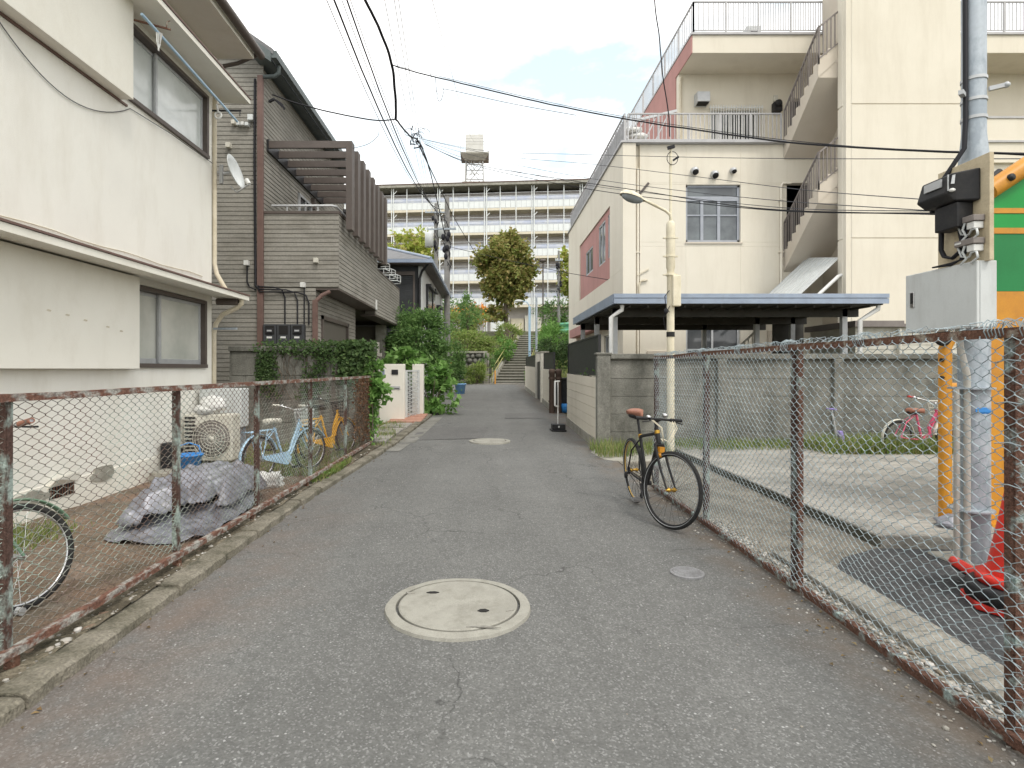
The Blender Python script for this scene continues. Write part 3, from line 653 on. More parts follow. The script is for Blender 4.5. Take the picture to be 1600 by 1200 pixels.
mb = MB(); mb.tube([(-3.74, 6.15, 5.26), (-3.72, 8.45, 5.10)], .016, 8)
o = solid(mb, 'laundry_pole', m_bikeblue, 'pale blue laundry pole hung under the upper window hood of the white house', 'laundry pole', (-3.74, 7.3, 5.2))
mb = MB()
for i in range(5): mb.tube([(-3.74+.01*i, 6.42+.012*i, 5.24), (-3.75+.02*random.random(), 6.42+.02*i, 5.12), (-3.73, 6.44+.02*random.random(), 5.03)], .006, 4)
solid(mb, 'rag', m_whitepvc, 'tied white plastic rag hanging from the pale blue laundry pole', 'rag', (-3.74, 6.42, 5.2))
mb = MB(); mb.torus((-3.80, 8.02, 5.0), .045, .014, 18, 6); mb.bar((-3.80, 8.02, 5.05), (-3.79, 7.95, 5.12), .015, .03)
solid(mb, 'hook', m_whitepvc, 'white plastic ring hook hanging before the upper window of the white house', 'hook', (-3.8, 8.02, 5.05))

# satellite dish on the corner pipe
t = thing('satellite_dish', 'grey white satellite dish at the far corner of the white house', 'satellite dish', (-3.98, 8.6, 4.3))
c = Vector((-3.88, 8.62, 4.40)); ax = Vector((.95, .02, .28)).normalized()
mb = MB(); mb.lathe(c, [(.0001, -.002), (.10, .008), (.19, .032), (.255, .062), (.26, .068), (.255, .074), (.19, .044), (.10, .02), (.0001, .01)], 30, ax); mb.build('dish', m_cab, t)
mb = MB(); mb.tube([c-ax*.02+Vector((0, 0, -.2)), c+Vector((.08, 0, -.30)), c+Vector((.30, -.08, -.20))], .012, 6); mb.build('feed_arm', m_alu, t)
mb = MB(); mb.cyl(c+Vector((.30, -.08, -.20)), c+Vector((.25, -.06, -.13)), .03, .035, 10); mb.build('receiver', m_whitepvc, t)
mb = MB(); mb.tube([(-4.1, 8.56, 4.38), (-3.99, 8.60, 4.38), c-ax*.01], .022, 8); mb.bar((-4.02, 8.58, 4.5), (-4.02, 8.58, 4.22), .05, .04); mb.build('mount', m_alu, t)

# ------------------------------------------------------------ grey brown clad house
HB = thing('brown_house', 'grey brown weatherboarded house with cantilevered balcony on the left', 'house', (-6, 14, 0))
def boards(mb, back, p, u, Lm, z0, z1, nrm, pitch=.086, gap=.007, th=.016, clip=None, skip=()):
    # horizontal cladding boards on a wall: p = corner, u = unit direction along, nrm = outward normal
    p, u, nrm = Vector(p), Vector(u), Vector(nrm); z = z0
    while z < z1-.01:
        zt = min(z+pitch-gap, z1); segs = [(0, Lm)]
        for (a, b, c_, d) in skip:
            if zt > c_ and z < d:
                ns = []
                for s0, s1 in segs:
                    if b <= s0 or a >= s1: ns.append((s0, s1)); continue
                    if a > s0: ns.append((s0, a))
                    if b < s1: ns.append((b, s1))
                segs = ns
        for s0, s1 in segs:
            if clip: s0, s1 = clip(s0, s1, (z+zt)/2)
            if s1-s0 < .01: continue
            a = p+u*s0; b = p+u*s1; q = []
            for base in (a, b):
                for zz, o in ((z, .003+th), (z+.006, .006+th), (zt, th), (zt, 0), (z, 0)): q.append(Vector((base.x, base.y, zz))+nrm*o)
            n = 5; fs = [(i, (i+1) % n, n+(i+1) % n, n+i) for i in range(n)]+[(0, 4, 3, 2, 1), (5, 6, 7, 8, 9)]
            if u.cross(Vector((0, 0, 1))).dot(nrm) > 0: pass
            mb.add(q, fs)
        z += pitch
hy = 11.0
mb = MB()
boards(mb, None, (-4.33, hy, 0), (1, 0, 0), 1.01, 0, 2.985, (0, -1, 0))
boards(mb, None, (-4.33, hy, 0), (1, 0, 0), 1.46, .086*35, 4.42, (0, -1, 0))
boards(mb, None, (-9, hy, 0), (1, 0, 0), 4.67, 0, 8.6, (0, -1, 0), clip=lambda a, b, z: (a, min(b, 4.67-max(0, (z-7.28))/.72)))
mb.build('front_cladding', m_siding, HB)
mb = MB()
mb.box(-9, -3.345, hy+.002, hy+.3, -.2, 2.99); mb.box(-9, -2.895, hy+.002, hy+.3, 2.99, 4.42); mb.box(-9, -4.355, hy+.002, hy+.3, 4.42, 7.25)
mb.prism([(-9, hy+.002, 7.25), (-4.355, hy+.002, 7.25), (-9, hy+.002, 10.5)], (0, .3, 0))
mb.box(-9, -4.355, hy+.3, 17.2, 4.6, 7.3); mb.box(-9, -3.345, hy+.3, 14.0, -.2, 2.98)
mb.build('wall', m_sidback, HB)
# upper side wall, its windows, balcony side walls
win = [(1.62, 2.42, 4.40, 5.0), (3.0, 3.35, 4.45, 5.05)]
mb = MB(); boards(mb, None, (-4.355, hy, 0), (0, 1, 0), 6.2, 4.47, 7.22, (1, 0, 0), pitch=.085, skip=[(2.0-.0, 3.0, 3.5, 5.42), (3.25, 3.6, 3.5, 5.3)]); mb.build('side_cladding', m_siding, HB)
mb = MB(); boards(mb, None, (-2.895, hy, 0), (0, 1, 0), 3.85, 2.99, 4.42, (1, 0, 0)); boards(mb, None, (-2.95, hy+3.85, 0), (0, 1, 0), 4.05, 2.86, 4.05, (1, 0, 0)); mb.build('balcony_cladding', m_siding, HB)
mb = MB(); mb.box(-3.1, -2.897, hy+.3, hy+3.85, 2.99, 4.42); mb.box(-3.2, -2.955, hy+3.85, hy+7.9, 2.86, 4.05); mb.box(-4.36, -2.96, hy+7.7, hy+7.9, 2.86, 4.05)
mb.box(-8, -3.1, hy+.3, hy+7.7, 2.99, 3.2); mb.build('balcony', m_sidback, HB)
mb = MB(); mb.box(-4.33, -2.86, hy-.035, hy+.16, 4.42, 4.475); mb.box(-3.02, -2.86, hy+.16, hy+3.86, 4.42, 4.475); mb.box(-3.1, -2.92, hy+3.87, hy+7.92, 4.05, 4.09); mb.build('balcony_coping', m_bmetal, HB, bevel=.004)
mb = MB(); mb.tube([(-4.2, hy+.06, 4.60), (-3.02, hy+.06, 4.60), (-2.96, hy+.12, 4.60), (-2.96, hy+3.7, 4.60)], .022, 8)
for x in (-3.9, -3.3): mb.cyl((x, hy+.06, 4.47), (x, hy+.06, 4.6), .012)
for q in range(4): mb.cyl((-2.96, hy+.5+q, 4.47), (-2.96, hy+.5+q, 4.6), .012)
mb.build('balcony_handrail', m_alu, HB)
mb = MB(); mb.box(-3.33, -2.88, hy+.0, hy+3.86, 2.955, 2.986); mb.box(-3.33, -2.94, hy+3.87, hy+7.9, 2.82, 2.856); mb.build('balcony_soffit', m_bmetal, HB)
mb = MB(); boards(mb, None, (-4.33, 14.85, 0), (1, 0, 0), 1.46, 4.45, 5.5, (0, -1, 0), pitch=.085); mb.build('end_cladding', m_siding, HB)
mb = MB(); mb.box(-8, -2.92, 14.885, 14.98, 3.2, 5.45); mb.build('end_wall', m_sidback, HB)
for (y0, y1, zt) in ((13.02, 13.98, 5.40), (14.27, 14.58, 5.28)):
    mb = MB(); mb.box(-4.345, -4.30, y0, y0+.06, 3.3, zt); mb.box(-4.345, -4.30, y1-.06, y1, 3.3, zt); mb.box(-4.345, -4.30, y0, y1, zt, zt+.06)
    if y1-y0 > .6: mb.box(-4.345, -4.31, (y0+y1)/2-.03, (y0+y1)/2+.03, 3.3, zt)
    f = mb.build('window', m_alu, HB); mb = MB(); mb.box(-4.35, -4.33, y0+.05, y1-.05, 3.3, zt); mb.build('pane', m_glass, f)
mb = MB(); mb.box(-4.33, -4.24, 13.95, 14.07, 5.35, 5.62); mb.build('wall_lamp', m_bmetal, HB)
# garage wall below
mb = MB(); boards(mb, None, (-3.345, hy, 0), (0, 1, 0), 3.3, 0, 2.94, (1, 0, 0), skip=[(.42, 2.45, -1, 2.46)]); mb.build('garage_cladding', m_siding, HB)
mb = MB(); mb.box(-3.345, -3.29, 11.36, 11.44, 0, 2.50); mb.box(-3.345, -3.29, 13.42, 13.5, 0, 2.5); mb.box(-3.345, -3.29, 11.36, 13.5, 2.42, 2.5); f = mb.build('garage_door', m_bmetal, HB)
mb = MB()
for k in range(24): mb.box(-3.372, -3.362, 11.44, 13.42, .1*k+.006, .1*k+.094)
mb.box(-3.42, -3.372, 11.44, 13.42, 0, 2.42); mb.build('shutter', m_offwhite, f)
mb = MB(); mb.box(-6, -5.2, 14.0, 18.5, -.1, 2.9); mb.box(-5.2, -3.4, 18.2, 18.5, -.1, 2.8); p_ = mb.build('porch', m_sidback, HB)
mb = MB(); mb.box(-5.2, -5.14, 15.2, 16.1, .1, 2.2); mb.build('door', m_bmetal, p_)
mb = MB(); mb.box(-3.55, -3.25, 18.0, 18.3, -.1, 2.82); mb.build('porch_pillar', m_conc, HB)
# roof: gable verge toward the camera, long gutter toward the street
mb = MB(); rz = 7.42
mb.prism([(-4.02, hy-.35, rz), (-4.02, 17.3, rz), (-9, 17.3, rz+3.45), (-9, hy-.35, rz+3.45)], (0, 0, -.10)); mb.build('roof', m_roof, HB)
mb = MB(); mb.prism([(-4.06, hy-.36, rz-.05), (-4.06, hy-.36, rz-.24), (-9, hy-.36, rz+3.19), (-9, hy-.36, rz+3.40)][::-1], (0, .03, 0)); mb.prism([(-4.1, hy-.33, rz-.13), (-4.1, 17.3, rz-.13), (-4.4, 17.3, rz-.10), (-4.4, hy-.33, rz-.10)], (0, 0, -.03)); mb.build('verge_board', m_gut, HB)
mb = MB(); mb.box(-4.06, -3.96, hy-.34, 17.3, rz-.16, rz-.03); mb.tube([(-4.02, hy-.05, rz-.14), (-4.02, hy-.05, rz-.30), (-4.1, hy-.05, rz-.36), (-4.36, hy-.06, rz-.38)], .04, 8); mb.build('gutter', m_gut, HB)
mb = MB(); mb.box(-4.42, -4.31, hy-.11, hy-.03, -.05, rz-.36); mb.build('downpipe', m_bpipe, HB, bevel=.01)
mb = MB(); mb.box(-3.36, -3.27, hy-.10, hy-.03, -.05, 2.75); mb.tube([(-3.31, hy-.06, 2.72), (-3.2, hy-.02, 2.85), (-3.05, hy+.02, 2.93)], .04, 8); mb.build('downpipe', m_bpipe, HB)
mb = MB()
mb.tube([(-4.47, hy-.07, 7.0), (-4.48, hy-.07, 5.5), (-4.46, hy-.07, 3.02), (-4.36, hy-.12, 2.94)], .022, 6)
for (x, z) in ((-2.98+.0-.25, 0), (-3.55+.0, 0), (-3.72, 0)): pass
for k, xe in enumerate((-3.90, -3.66, -3.44)):
    z = 3.0-.05*k; mb.tube([(-4.46, hy-.06-.012*k, 3.05), (-4.36, hy-.13, z), (xe-.22, hy-.055, z), (xe-.06, hy-.055, z-.05), (xe, hy-.055, z-.2), (xe, hy-.055, 2.28)], .014, 6)
mb.tube([(-4.63, hy-.05, 3.42), (-4.63, hy-.05, 3.1), (-4.58, hy-.05, 3.0), (-4.46, hy-.07, 2.95)], .014, 6)
mb.tube([(-3.53, hy-.05, 3.0), (-3.53, hy-.05, 2.28)], .012, 6)
mb.build('conduit', m_cable, HB)
for (x, z, s, m_) in ((-4.63, 3.46, .085, m_whitepvc), (-3.55, 3.04, .085, m_whitepvc), (-3.30, 3.51, .08, m_offwhite), (-4.98, 5.72, .085, m_offwhite), (-4.55, 6.25, .10, m_cab), (-4.88, 6.16, .07, m_offwhite), (-4.78, 6.13, .06, m_cab), (-4.70, 6.13, .06, m_whitepvc), (-4.62, 6.12, .06, m_cab)):
    mb = MB(); mb.box(x-s*.5, x+s*.5, hy-.12, hy-.02, z-s*.55, z+s*.55); mb.build('vent_cap' if z > 3.5 else 'junction_box', m_, HB, bevel=.006)
# three meter cupboards
for k, lb in enumerate(('left of the three dark meter boxes on the brown house', 'middle dark meter box with an empty window on the brown house', 'right of the three dark meter boxes on the brown house')):
    x0 = -4.28+k*.262; t = thing('meter_box', lb, 'meter box', (x0+.13, hy-.1, 1.86), 'meter boxes on the brown house')
    mb = MB(); mb.box(x0, x0+.25, hy-.16, hy-.03, 1.86, 2.28); b = mb.build('case', m_dsid, t, bevel=.008)
    mb = MB(); mb.box(x0+.04, x0+.21, hy-.164, hy-.158, 2.08, 2.25); mb.build('window', m_dark, t)
    if k != 1:
        mb = MB(); mb.box(x0+.055, x0+.195, hy-.18, hy-.165, 2.10, 2.20); g = mb.build('dial', m_black, t, bevel=.005)
        mb = MB(); mb.box(x0+.08, x0+.17, hy-.184, hy-.181, 2.14, 2.17); mb.build('display', m_alu, g)
    mb = MB(); mb.box(x0+.07, x0+.17, hy-.164, hy-.161, 2.01, 2.045); mb.build('sticker', m_whitepvc, t)
# pergola: fins and beams over the balcony, fixed to the house
for k in range(8):
    y = 11.15+k*.53
    mb = MB(); mb.box(-2.78, -2.66, y, y+.22, 4.16-.0, 5.90); mb.box(-4.33 if k else -4.30, -2.78, y+.0, y+.055, 5.76, 5.90); mb.build('pergola_fin', m_bmetal, HB, bevel=.004)
mb = MB(); mb.box(-4.335, -4.29, 11.15, 14.95, 5.70, 5.93); mb.box(-2.84, -2.78, 11.15, 14.95, 4.5, 4.56); mb.build('pergola_ledger', m_dkmetal, HB)
# flower pot rails on the lower parapet
for k in range(3):
    y = 15.3+k*1.0; mb = MB()
    for z in (4.12, 4.30):
        mb.tube([(-3.0, y, z), (-2.76, y+.05, z), (-2.70, y+.35, z), (-2.76, y+.65, z), (-3.0, y+.7, z)], .014, 5)
    for (x, yy) in ((-2.98, y), (-2.76, y+.05), (-2.70, y+.35), (-2.76, y+.65)): mb.cyl((x, yy, 4.12), (x, yy, 4.30), .011)
    mb.build('planter_rail', m_cab, HB)
mb = MB(); mb.box(-2.87, -2.845, 14.55, 14.66, 2.95, 3.2); mb.build('wall_sensor', m_whitepvc, HB)

# ------------------------------------------------------------ old block wall with ivy, and the fence end creeper
t = thing('block_wall', 'dark weathered concrete block wall draped with ivy below the brown house', 'wall', (-3.3, 10.2, 0))
mb = MB()
for r_ in range(4):
    for q in range(6):
        x0 = -4.55+q*.44+(.0 if r_ % 2 else -.2); mb.box(max(-4.6, x0), min(-2.02, x0+.428), 10.12+random.uniform(-.004, .004), 10.26, .05+r_*.42, .05+r_*.42+.41)
mb.box(-4.6, -2.04, 10.135, 10.25, 0, 1.74); mb.build('blocks', m_wallconc, t, bevel=.006)
mb = MB(); mb.box(-4.6, -2.0, 10.08, 10.3, 1.74, 1.83); mb.build('coping', m_wallconc, t, bevel=.01)

def leaves_blob(mb, c, r, n, L, w, clump=14, seed=0, up=.35, spread=.32, lob=False, shell=.55):
    rnd = random.Random(seed); c = Vector(c); r = Vector(r) if not isinstance(r, (int, float)) else Vector((r, r, r))
    cl = []
    for i in range(clump):
        d = Vector((rnd.gauss(0, 1), rnd.gauss(0, 1), rnd.gauss(0, 1))).normalized(); q = shell+(1.02-shell)*rnd.random()
        cl.append((Vector((d.x*r.x, d.y*r.y, d.z*r.z))*q, rnd.uniform(.6, 1.25)))
    for i in range(n):
        k, s = cl[rnd.randrange(clump)]
        g = Vector((rnd.gauss(0, 1)*r.x, rnd.gauss(0, 1)*r.y, rnd.gauss(0, 1)*r.z))*spread*s*.62
        p = k+g; od = p.normalized() if p.length > 1e-6 else Vector((0, 0, 1))
        d = (Vector((rnd.gauss(0, 1), rnd.gauss(0, 1), rnd.gauss(0, .7)))*.8+od*.7).normalized()
        nr = (od*.6+Vector((rnd.gauss(0, .5), rnd.gauss(0, .5), up+rnd.gauss(0, .5)))).normalized()
        s_ = rnd.uniform(.7, 1.3)
        if lob: mb.lobed(c+p, d, nr, L*s_)
        else: mb.leaf(c+p, d, nr, L*s_, w*s_)
    return mb
def leaves_box(mb, x0, x1, y0, y1, z0, z1, n, L, w, seed, dens=None, nrm=(0, -1, .4)):
    rnd = random.Random(seed); k = 0
    while k < n:
        p = Vector((rnd.uniform(x0, x1), rnd.uniform(y0, y1), rnd.uniform(z0, z1)))
        if dens and rnd.random() > dens(p): continue
        k += 1
        nr = (Vector(nrm)+Vector((rnd.gauss(0, .5), rnd.gauss(0, .5), rnd.gauss(0, .5)))).normalized()
        mb.leaf(p, Vector((rnd.gauss(0, 1), rnd.gauss(0, .5), rnd.gauss(-.5, .8))), nr, L*rnd.uniform(.6, 1.4), w*rnd.uniform(.6, 1.4))
    return mb
t = thing('ivy', 'dark ivy hanging over the coping of the old block wall', 'climbing plant', (-3.2, 10.05, 1.7))
mb = MB()
leaves_box(mb, -4.2, -2.0, 9.98, 10.3, 1.58, 1.94, 2300, .05, .04, 3, lambda p: max(0, min(1, .25+(p.x+4.2)*.5))*max(0, 1-abs(p.z-1.80)/.17)*(1 if p.x > -4.0 else .4))
leaves_box(mb, -4.1, -2.4, 10.02, 10.11, .9, 1.72, 1500, .045, .035, 4, lambda p: max(0, noise.noise(Vector((p.x*2.3, p.z*1.1, 4)))*1.8+.15)*(p.z-.6))
leaves_box(mb, -2.75, -1.98, 9.88, 10.2, 1.15, 1.90, 1700, .075, .06, 5, lambda p: max(0, 1-((p.x+2.3)/.42)**2)*(.5+.5*(p.z-1.1)/.8))
mb.build('leaves', m_ivy, t)
mb = MB()
for i in range(26):
    x = random.uniform(-4.1, -2.5); pts = [(x, 10.105, 1.7)]; z = 1.7
    while z > random.uniform(.6, 1.2): x += random.uniform(-.08, .08); z -= .12; pts.append((x, 10.105, z))
    if len(pts) > 1: mb.tube(pts, .004, 4)
mb.build('stem', m_trunk, t)
t = thing('creeper', 'green leafy creeper over the far end post of the left fence', 'climbing plant', (-2.0, 9.95, 0))
mb = MB(); leaves_blob(mb, (-2.0, 9.96, 1.25), (.17, .2, .28), 420, .10, .075, 12, 11)
leaves_blob(mb, (-2.02, 9.98, .75), (.12, .16, .6), 420, .085, .06, 16, 12); leaves_blob(mb, (-1.88, 9.9, 1.08), (.16, .14, .16), 160, .11, .08, 8, 13); mb.build('leaves', m_lfC, t)
mb = MB(); mb.tube([(-2.03, 9.97, .1), (-2.01, 9.95, .6), (-2.04, 9.96, 1.1), (-1.98, 9.93, 1.4)], .012, 5); mb.build('stem', m_trunk, t)
t = thing('dry_vine', 'dead brown vine tangled in the far panel of the left fence', 'climbing plant', (-2.07, 9.2, .2))
mb = MB(); leaves_box(mb, -2.11, -2.03, 8.7, 9.88, .25, 1.28, 1300, .04, .028, 21, lambda p: max(0, min(1, (p.y-8.6)/.9))*(.45+.55*(p.z/1.3)), nrm=(1, -.3, .2)); mb.build('leaves', m_dry, t)
mb = MB()
for i in range(30):
    y = random.uniform(8.9, 9.9); pts = [(fxl(y)-.01, y, .15)]; z = .15
    while z < random.uniform(.7, 1.3): z += .12; y += random.uniform(-.07, .05); pts.append((fxl(y)+random.uniform(-.02, .02), y, z))
    mb.tube(pts, .003, 4)
mb.build('stem', m_trunk, t)
# ------------------------------------------------------------ beige three storey building on the right
BB = thing('beige_building', 'three storey beige concrete building with outside stairs and roof railings on the right', 'building', (10, 20, 0))
FY = 17.5; X0 = 4.13; ZR = 8.34; ZT = 11.7; XS = 6.3
mb = MB()
def wall_front(y, x0, x1, z0, z1, holes, th=.25):   # frontal wall with rectangular openings, holes = (x0,x1,z0,z1)
    xs = sorted({x0, x1}|{h[0] for h in holes}|{h[1] for h in holes}); zs = sorted({z0, z1}|{h[2] for h in holes}|{h[3] for h in holes})
    for a, b in zip(xs, xs[1:]):
        for c, d in zip(zs, zs[1:]):
            if any(h[0]-1e-6 <= a and b <= h[1]+1e-6 and h[2]-1e-6 <= c and d <= h[3]+1e-6 for h in holes): continue
            mb.box(a, b, y, y+th, c, d)
def wall_side(x, y0, y1, z0, z1, holes, th=.25):
    ys = sorted({y0, y1}|{h[0] for h in holes}|{h[1] for h in holes}); zs = sorted({z0, z1}|{h[2] for h in holes}|{h[3] for h in holes})
    for a, b in zip(ys, ys[1:]):
        for c, d in zip(zs, zs[1:]):
            if any(h[0]-1e-6 <= a and b <= h[1]+1e-6 and h[2]-1e-6 <= c and d <= h[3]+1e-6 for h in holes): continue
            mb.box(x, x+th, a, b, c, d)
W1 = (6.10, 7.78, 5.33, 7.10); W2 = (6.10, 7.78, .4, 2.95); D1 = (9.2, 9.95, 5.2, 7.15)
wall_front(FY, X0+.55, 24, -.3, ZR, [W1, W2, D1])
mb.box(X0, X0+.40, FY-.12, FY+.1, -.3, ZR); mb.box(X0+.40, X0+.55, FY+.1, FY+.3, -.3, ZR)     # corner pier and recess
sw = [(22.6, 24.2, 5.35, 6.35), (20.2, 21.4, 5.25, 6.75), (19.35, 19.75, 5.25, 6.75), (18.4, 20.2, .5, 2.6)]
wall_side(X0, FY+.1, 29, -.3, 4.5, [h for h in sw if h[3] < 4]); wall_side(X0, FY+.1, 19.25, 4.5, ZR, []); wall_side(X0, 25.6, 29, 4.5, ZR, []); mb.box(X0, X0+.25, 19.25, 25.6, 6.95, ZR)
mb.box(X0+.3, 24, 28.7, 29, -.3, ZR); mb.box(X0+.3, 24, FY+.3, 28.7, ZR-.3, ZR-.05)
wall = mb.build('wall', m_beige, BB, bevel=.008)
mb = MB(); wall_side(X0+.05, 19.25, 25.6, 4.5, 6.95, [h for h in sw if h[2] > 4], .2); mb.build('pink_panel', m_pink, BB)
for (a, b, c, d) in sw:
    mb = MB(); x = X0+.06
    for (p, q, r, s) in ((a, a+.06, c, d), (b-.06, b, c, d), (a, b, c, c+.06), (a, b, d-.06, d), ((a+b)/2-.02, (a+b)/2+.02, c, d)): mb.box(x, x+.07, p, q, r, s)
    f = mb.build('window', m_alu, BB); mb = MB(); mb.box(x+.03, x+.04, a, b, c, d); mb.build('pane', m_frost3, f)
mb = MB(); mb.box(X0+1, 24, FY+2.2, 28, 0, ZR-.4); mb.build('interior', m_dark, BB)
# third floor set back under a projecting roof slab
mb = MB()
D3 = (9.95, 10.9, ZR-.02, 10.35); W3 = (7.35, 8.93, 8.75, 9.95)
wall_front(18.75, XS, 24, ZR-.1, ZT-.5, [D3, W3]); wall_side(XS, 19.0, 29, ZR-.1, ZT-.5, [])
mb.build('upper_wall', m_beige, BB)
mb = MB(); mb.box(XS, 24, FY, 29, ZT-.55, ZT); mb.build('roof_slab', m_beige, BB, bevel=.008)
mb = MB(); mb.box(XS-.03, XS+.0-.002, FY-.0, 29, ZT-.55, ZT-.02); mb.box(XS-.03, XS-.002, 19.0, 29, ZR, ZT-.55); mb.build('pink_fascia', m_pink, BB)
mb = MB(); mb.box(XS-.05, 24, FY-.05, 29, ZT+.002, ZT+.07); mb.box(X0-.06, 24, FY-.17, FY+.28, ZR+.002, ZR+.06); mb.box(X0-.06, X0+.3, FY+.28, 29, ZR+.002, ZR+.06); mb.build('parapet_coping', m_rail, BB)
mb = MB(); mb.box(XS+.3, 24, 19.4, 28, ZR, ZT-.6); mb.build('interior', m_dark, BB)
def railing(p, q, z, h, n, posts, m, name='railing', bar=.011, parent=BB, lo=.1):
    p, q = Vector((p[0], p[1], z)), Vector((q[0], q[1], z)); mb = MB(); up = Vector((0, 0, 1))
    mb.bar(p+up*h, q+up*h, .05, .04); mb.bar(p+up*lo, q+up*lo, .03, .03)
    for i in range(posts+1): a = p.lerp(q, i/posts); mb.bar(a, a+up*h, .045, .045, (q-p).normalized())
    for i in range(1, n): a = p.lerp(q, i/n); mb.bar(a+up*lo, a+up*h, bar*2, bar*2, (q-p).normalized())
    return mb.build(name, m, parent)
railing((XS+.05, FY+.05), (10.35, FY+.05), ZT+.07, .98, 52, 4, m_rail)
railing((XS+.05, FY+.05), (XS+.05, 28.9), ZT+.07, .98, 70, 8, m_rail)
railing((12.9, FY+.05), (22, FY+.05), ZT+.07, .98, 80, 6, m_rail)
railing((X0+.2, FY+.05), (9.05, FY+.05), ZR+.06, .90, 36, 5, m_rail)
mb = MB(); mb.box(X0+.12, X0+.15, FY+.05, 28.9, ZR+.1, ZR+.88); mb.build('side_screen', m_rail, BB)
railing((X0+.1, FY+.05), (X0+.1, 28.9), ZR+.06, .90, 60, 9, m_rail)
# right wing beyond the slab wall: terrace parapet and heater
mb = MB(); mb.box(12.9, 24, FY-.12, FY-.002, ZR-.6, 9.08); mb.build('terrace_parapet', m_beige, BB)
mb = MB(); mb.box(12.9, 24, FY-.15, FY+.1, 9.082, 9.14); mb.build('parapet_coping', m_rail, BB)
def vent(x, y, z, r):
    mb = MB(); mb.lathe((x, y-.01, z), [(r, 0), (r*1.05, .1), (r*.95, .16), (r*.5, .2), (.0001, .21)], 18, (0, -1, -.35)); v = mb.build('vent', m_alu, BB)
    mb = MB(); mb.lathe((x, y-.13, z-r*.55), [(r*.85, 0), (r*.8, .07), (.0001, .085)], 16, (0, -.6, -.8)); mb.build('vent_grille', m_dark, v)
vent(6.34, FY, 7.53, .11); vent(6.95, FY, 7.42, .11); vent(7.52, FY, 7.54, .085)
# windows on the front
def big_window(h, split, name='window'):
    a, b, c, d = h; mb = MB(); y = FY+.08
    for (p, q, r, s) in ((a, a+.07, c, d), (b-.07, b, c, d), (a, b, c, c+.08), (a, b, d-.06, d)): mb.box(p, q, y, y+.08, r, s)
    if split:
        mb.box(a, b, y-.002, y+.082, 6.62, 6.76)
        for k in (1, 2): x = a+(b-a)*(.31*k); mb.box(x-.045, x+.045, y+.003, y+.078, c, 6.62)
        mb.box(a, b, y+.01, y+.07, 6.16, 6.20)
    else:
        mb.box(a+.03, b, y-.002, y+.05, 2.0, 2.05); mb.box((a+b)/2-.03, (a+b)/2+.03, y+.003, y+.06, c, d)
    f = mb.build(name, m_greyalu if split else m_alu, BB); mb = MB(); mb.box(a+.02, b-.02, y+.04, y+.05, c, d); mb.build('pane', m_frost3 if split else m_glass, f)
    if split: 
        mb = MB(); mb.ball((a+1.15, y+.22, c+.06), (.42, .1, .17), 12, 8, .25); mb.build('white_bundle', m_whitepvc, f)
    mb = MB(); mb.box(a-.03, b+.05, FY-.04, FY+.08, c-.05, c-.002); mb.build('sill', m_beige2, f)
big_window(W1, True); big_window(W2, False)
a, b, c, d = W3; mb = MB()
for (p, q, r, s) in ((a, a+.05, c, d), (b-.05, b, c, d), (a, b, c, c+.05), (a, b, d-.05, d), ((a+b)/2-.03, (a+b)/2+.03, c, d)): mb.box(p, q, 18.8, 18.86, r, s)
f = mb.build('window', m_alu, BB); mb = MB(); mb.box(a, b, 18.83, 18.84, c, d); mb.build('pane', m_glass, f)
mb = MB()
for k in range(21): x = a-.05+k*(b-a+.1)/20; mb.box(x-.012, x+.012, 18.60, 18.625, c-.15, d+.12)
mb.box(a-.1, b+.1, 18.61, 18.635, d+.02, d+.06); mb.box(a-.1, b+.1, 18.61, 18.635, c-.08, c-.04); mb.build('window_bars', m_whitepvc, f)
mb = MB(); mb.prism([(6.80, 18.40, 10.10), (6.80, 18.75, 10.42), (6.80, 18.40, 10.38), (6.80, 18.75, 10.02)][:1]+[(6.80, 18.75, 10.05), (6.80, 18.75, 10.45), (6.80, 18.42, 10.42)], (.40, 0, 0)); v = mb.build('vent_hood', m_alu, BB)
mb = MB(); mb.box(6.83, 7.17, 18.44, 18.72, 10.06, 10.09); mb.build('vent_grille', m_dark, v)
mb = MB(); mb.box(9.35, 9.62, 18.55, 18.745, 9.86, 10.15); mb.lathe((9.48, 18.56, 10.1), [(.0001, -.1), (.1, -.08), (.12, 0), (.1, .08), (.0001, .09)], 12, (0, -1, 0)); mb.build('electric_meter', m_black, BB, bevel=.01)
mb = MB(); mb.box(9.4, 9.53, 18.66, 18.745, 10.22, 10.42); mb.build('switch_box', m_offwhite, BB, bevel=.008)
mb = MB(); mb.tube([(6.32, 18.68, 8.4), (6.32, 18.68, 10.9), (6.36, 18.72, 11.02)], .055, 8); mb.build('downpipe', m_creampvc, BB)
mb = MB(); mb.tube([(4.62, FY+.02, 0), (4.62, FY+.02, 7.6)], .045, 8); mb.tube([(9.0, FY-.06, 2.9), (9.0, FY-.06, 7.05), (9.06, FY-.06, 7.13), (9.3, FY-.06, 7.13)], .04, 8)
for z in (3.2, 5, 6.6): mb.box(4.55, 4.69, FY-.04, FY+.08, z, z+.03); mb.box(8.93, 9.07, FY-.11, FY, z, z+.03)
mb.build('downpipe', m_beige, BB)
mb = MB(); mb.bar((4.62, FY-.0, 6.75), (4.95, FY-.0, 7.15), .06, .07); mb.build('bracket', m_bmetal, BB)
mb = MB(); mb.tube([(4.66, FY-.02, 3.4), (4.64, FY-.05, 4.0), (4.7, FY-.05, 4.12), (4.9, FY-.05, 4.15)], .028, 6); mb.box(4.62, 4.95, FY-.06, FY-.02, 3.42, 3.5); mb.bar((4.6, FY-.03, 4.3), (4.95, FY-.03, 4.5), .03, .03); mb.build('conduit', m_creampvc, BB)
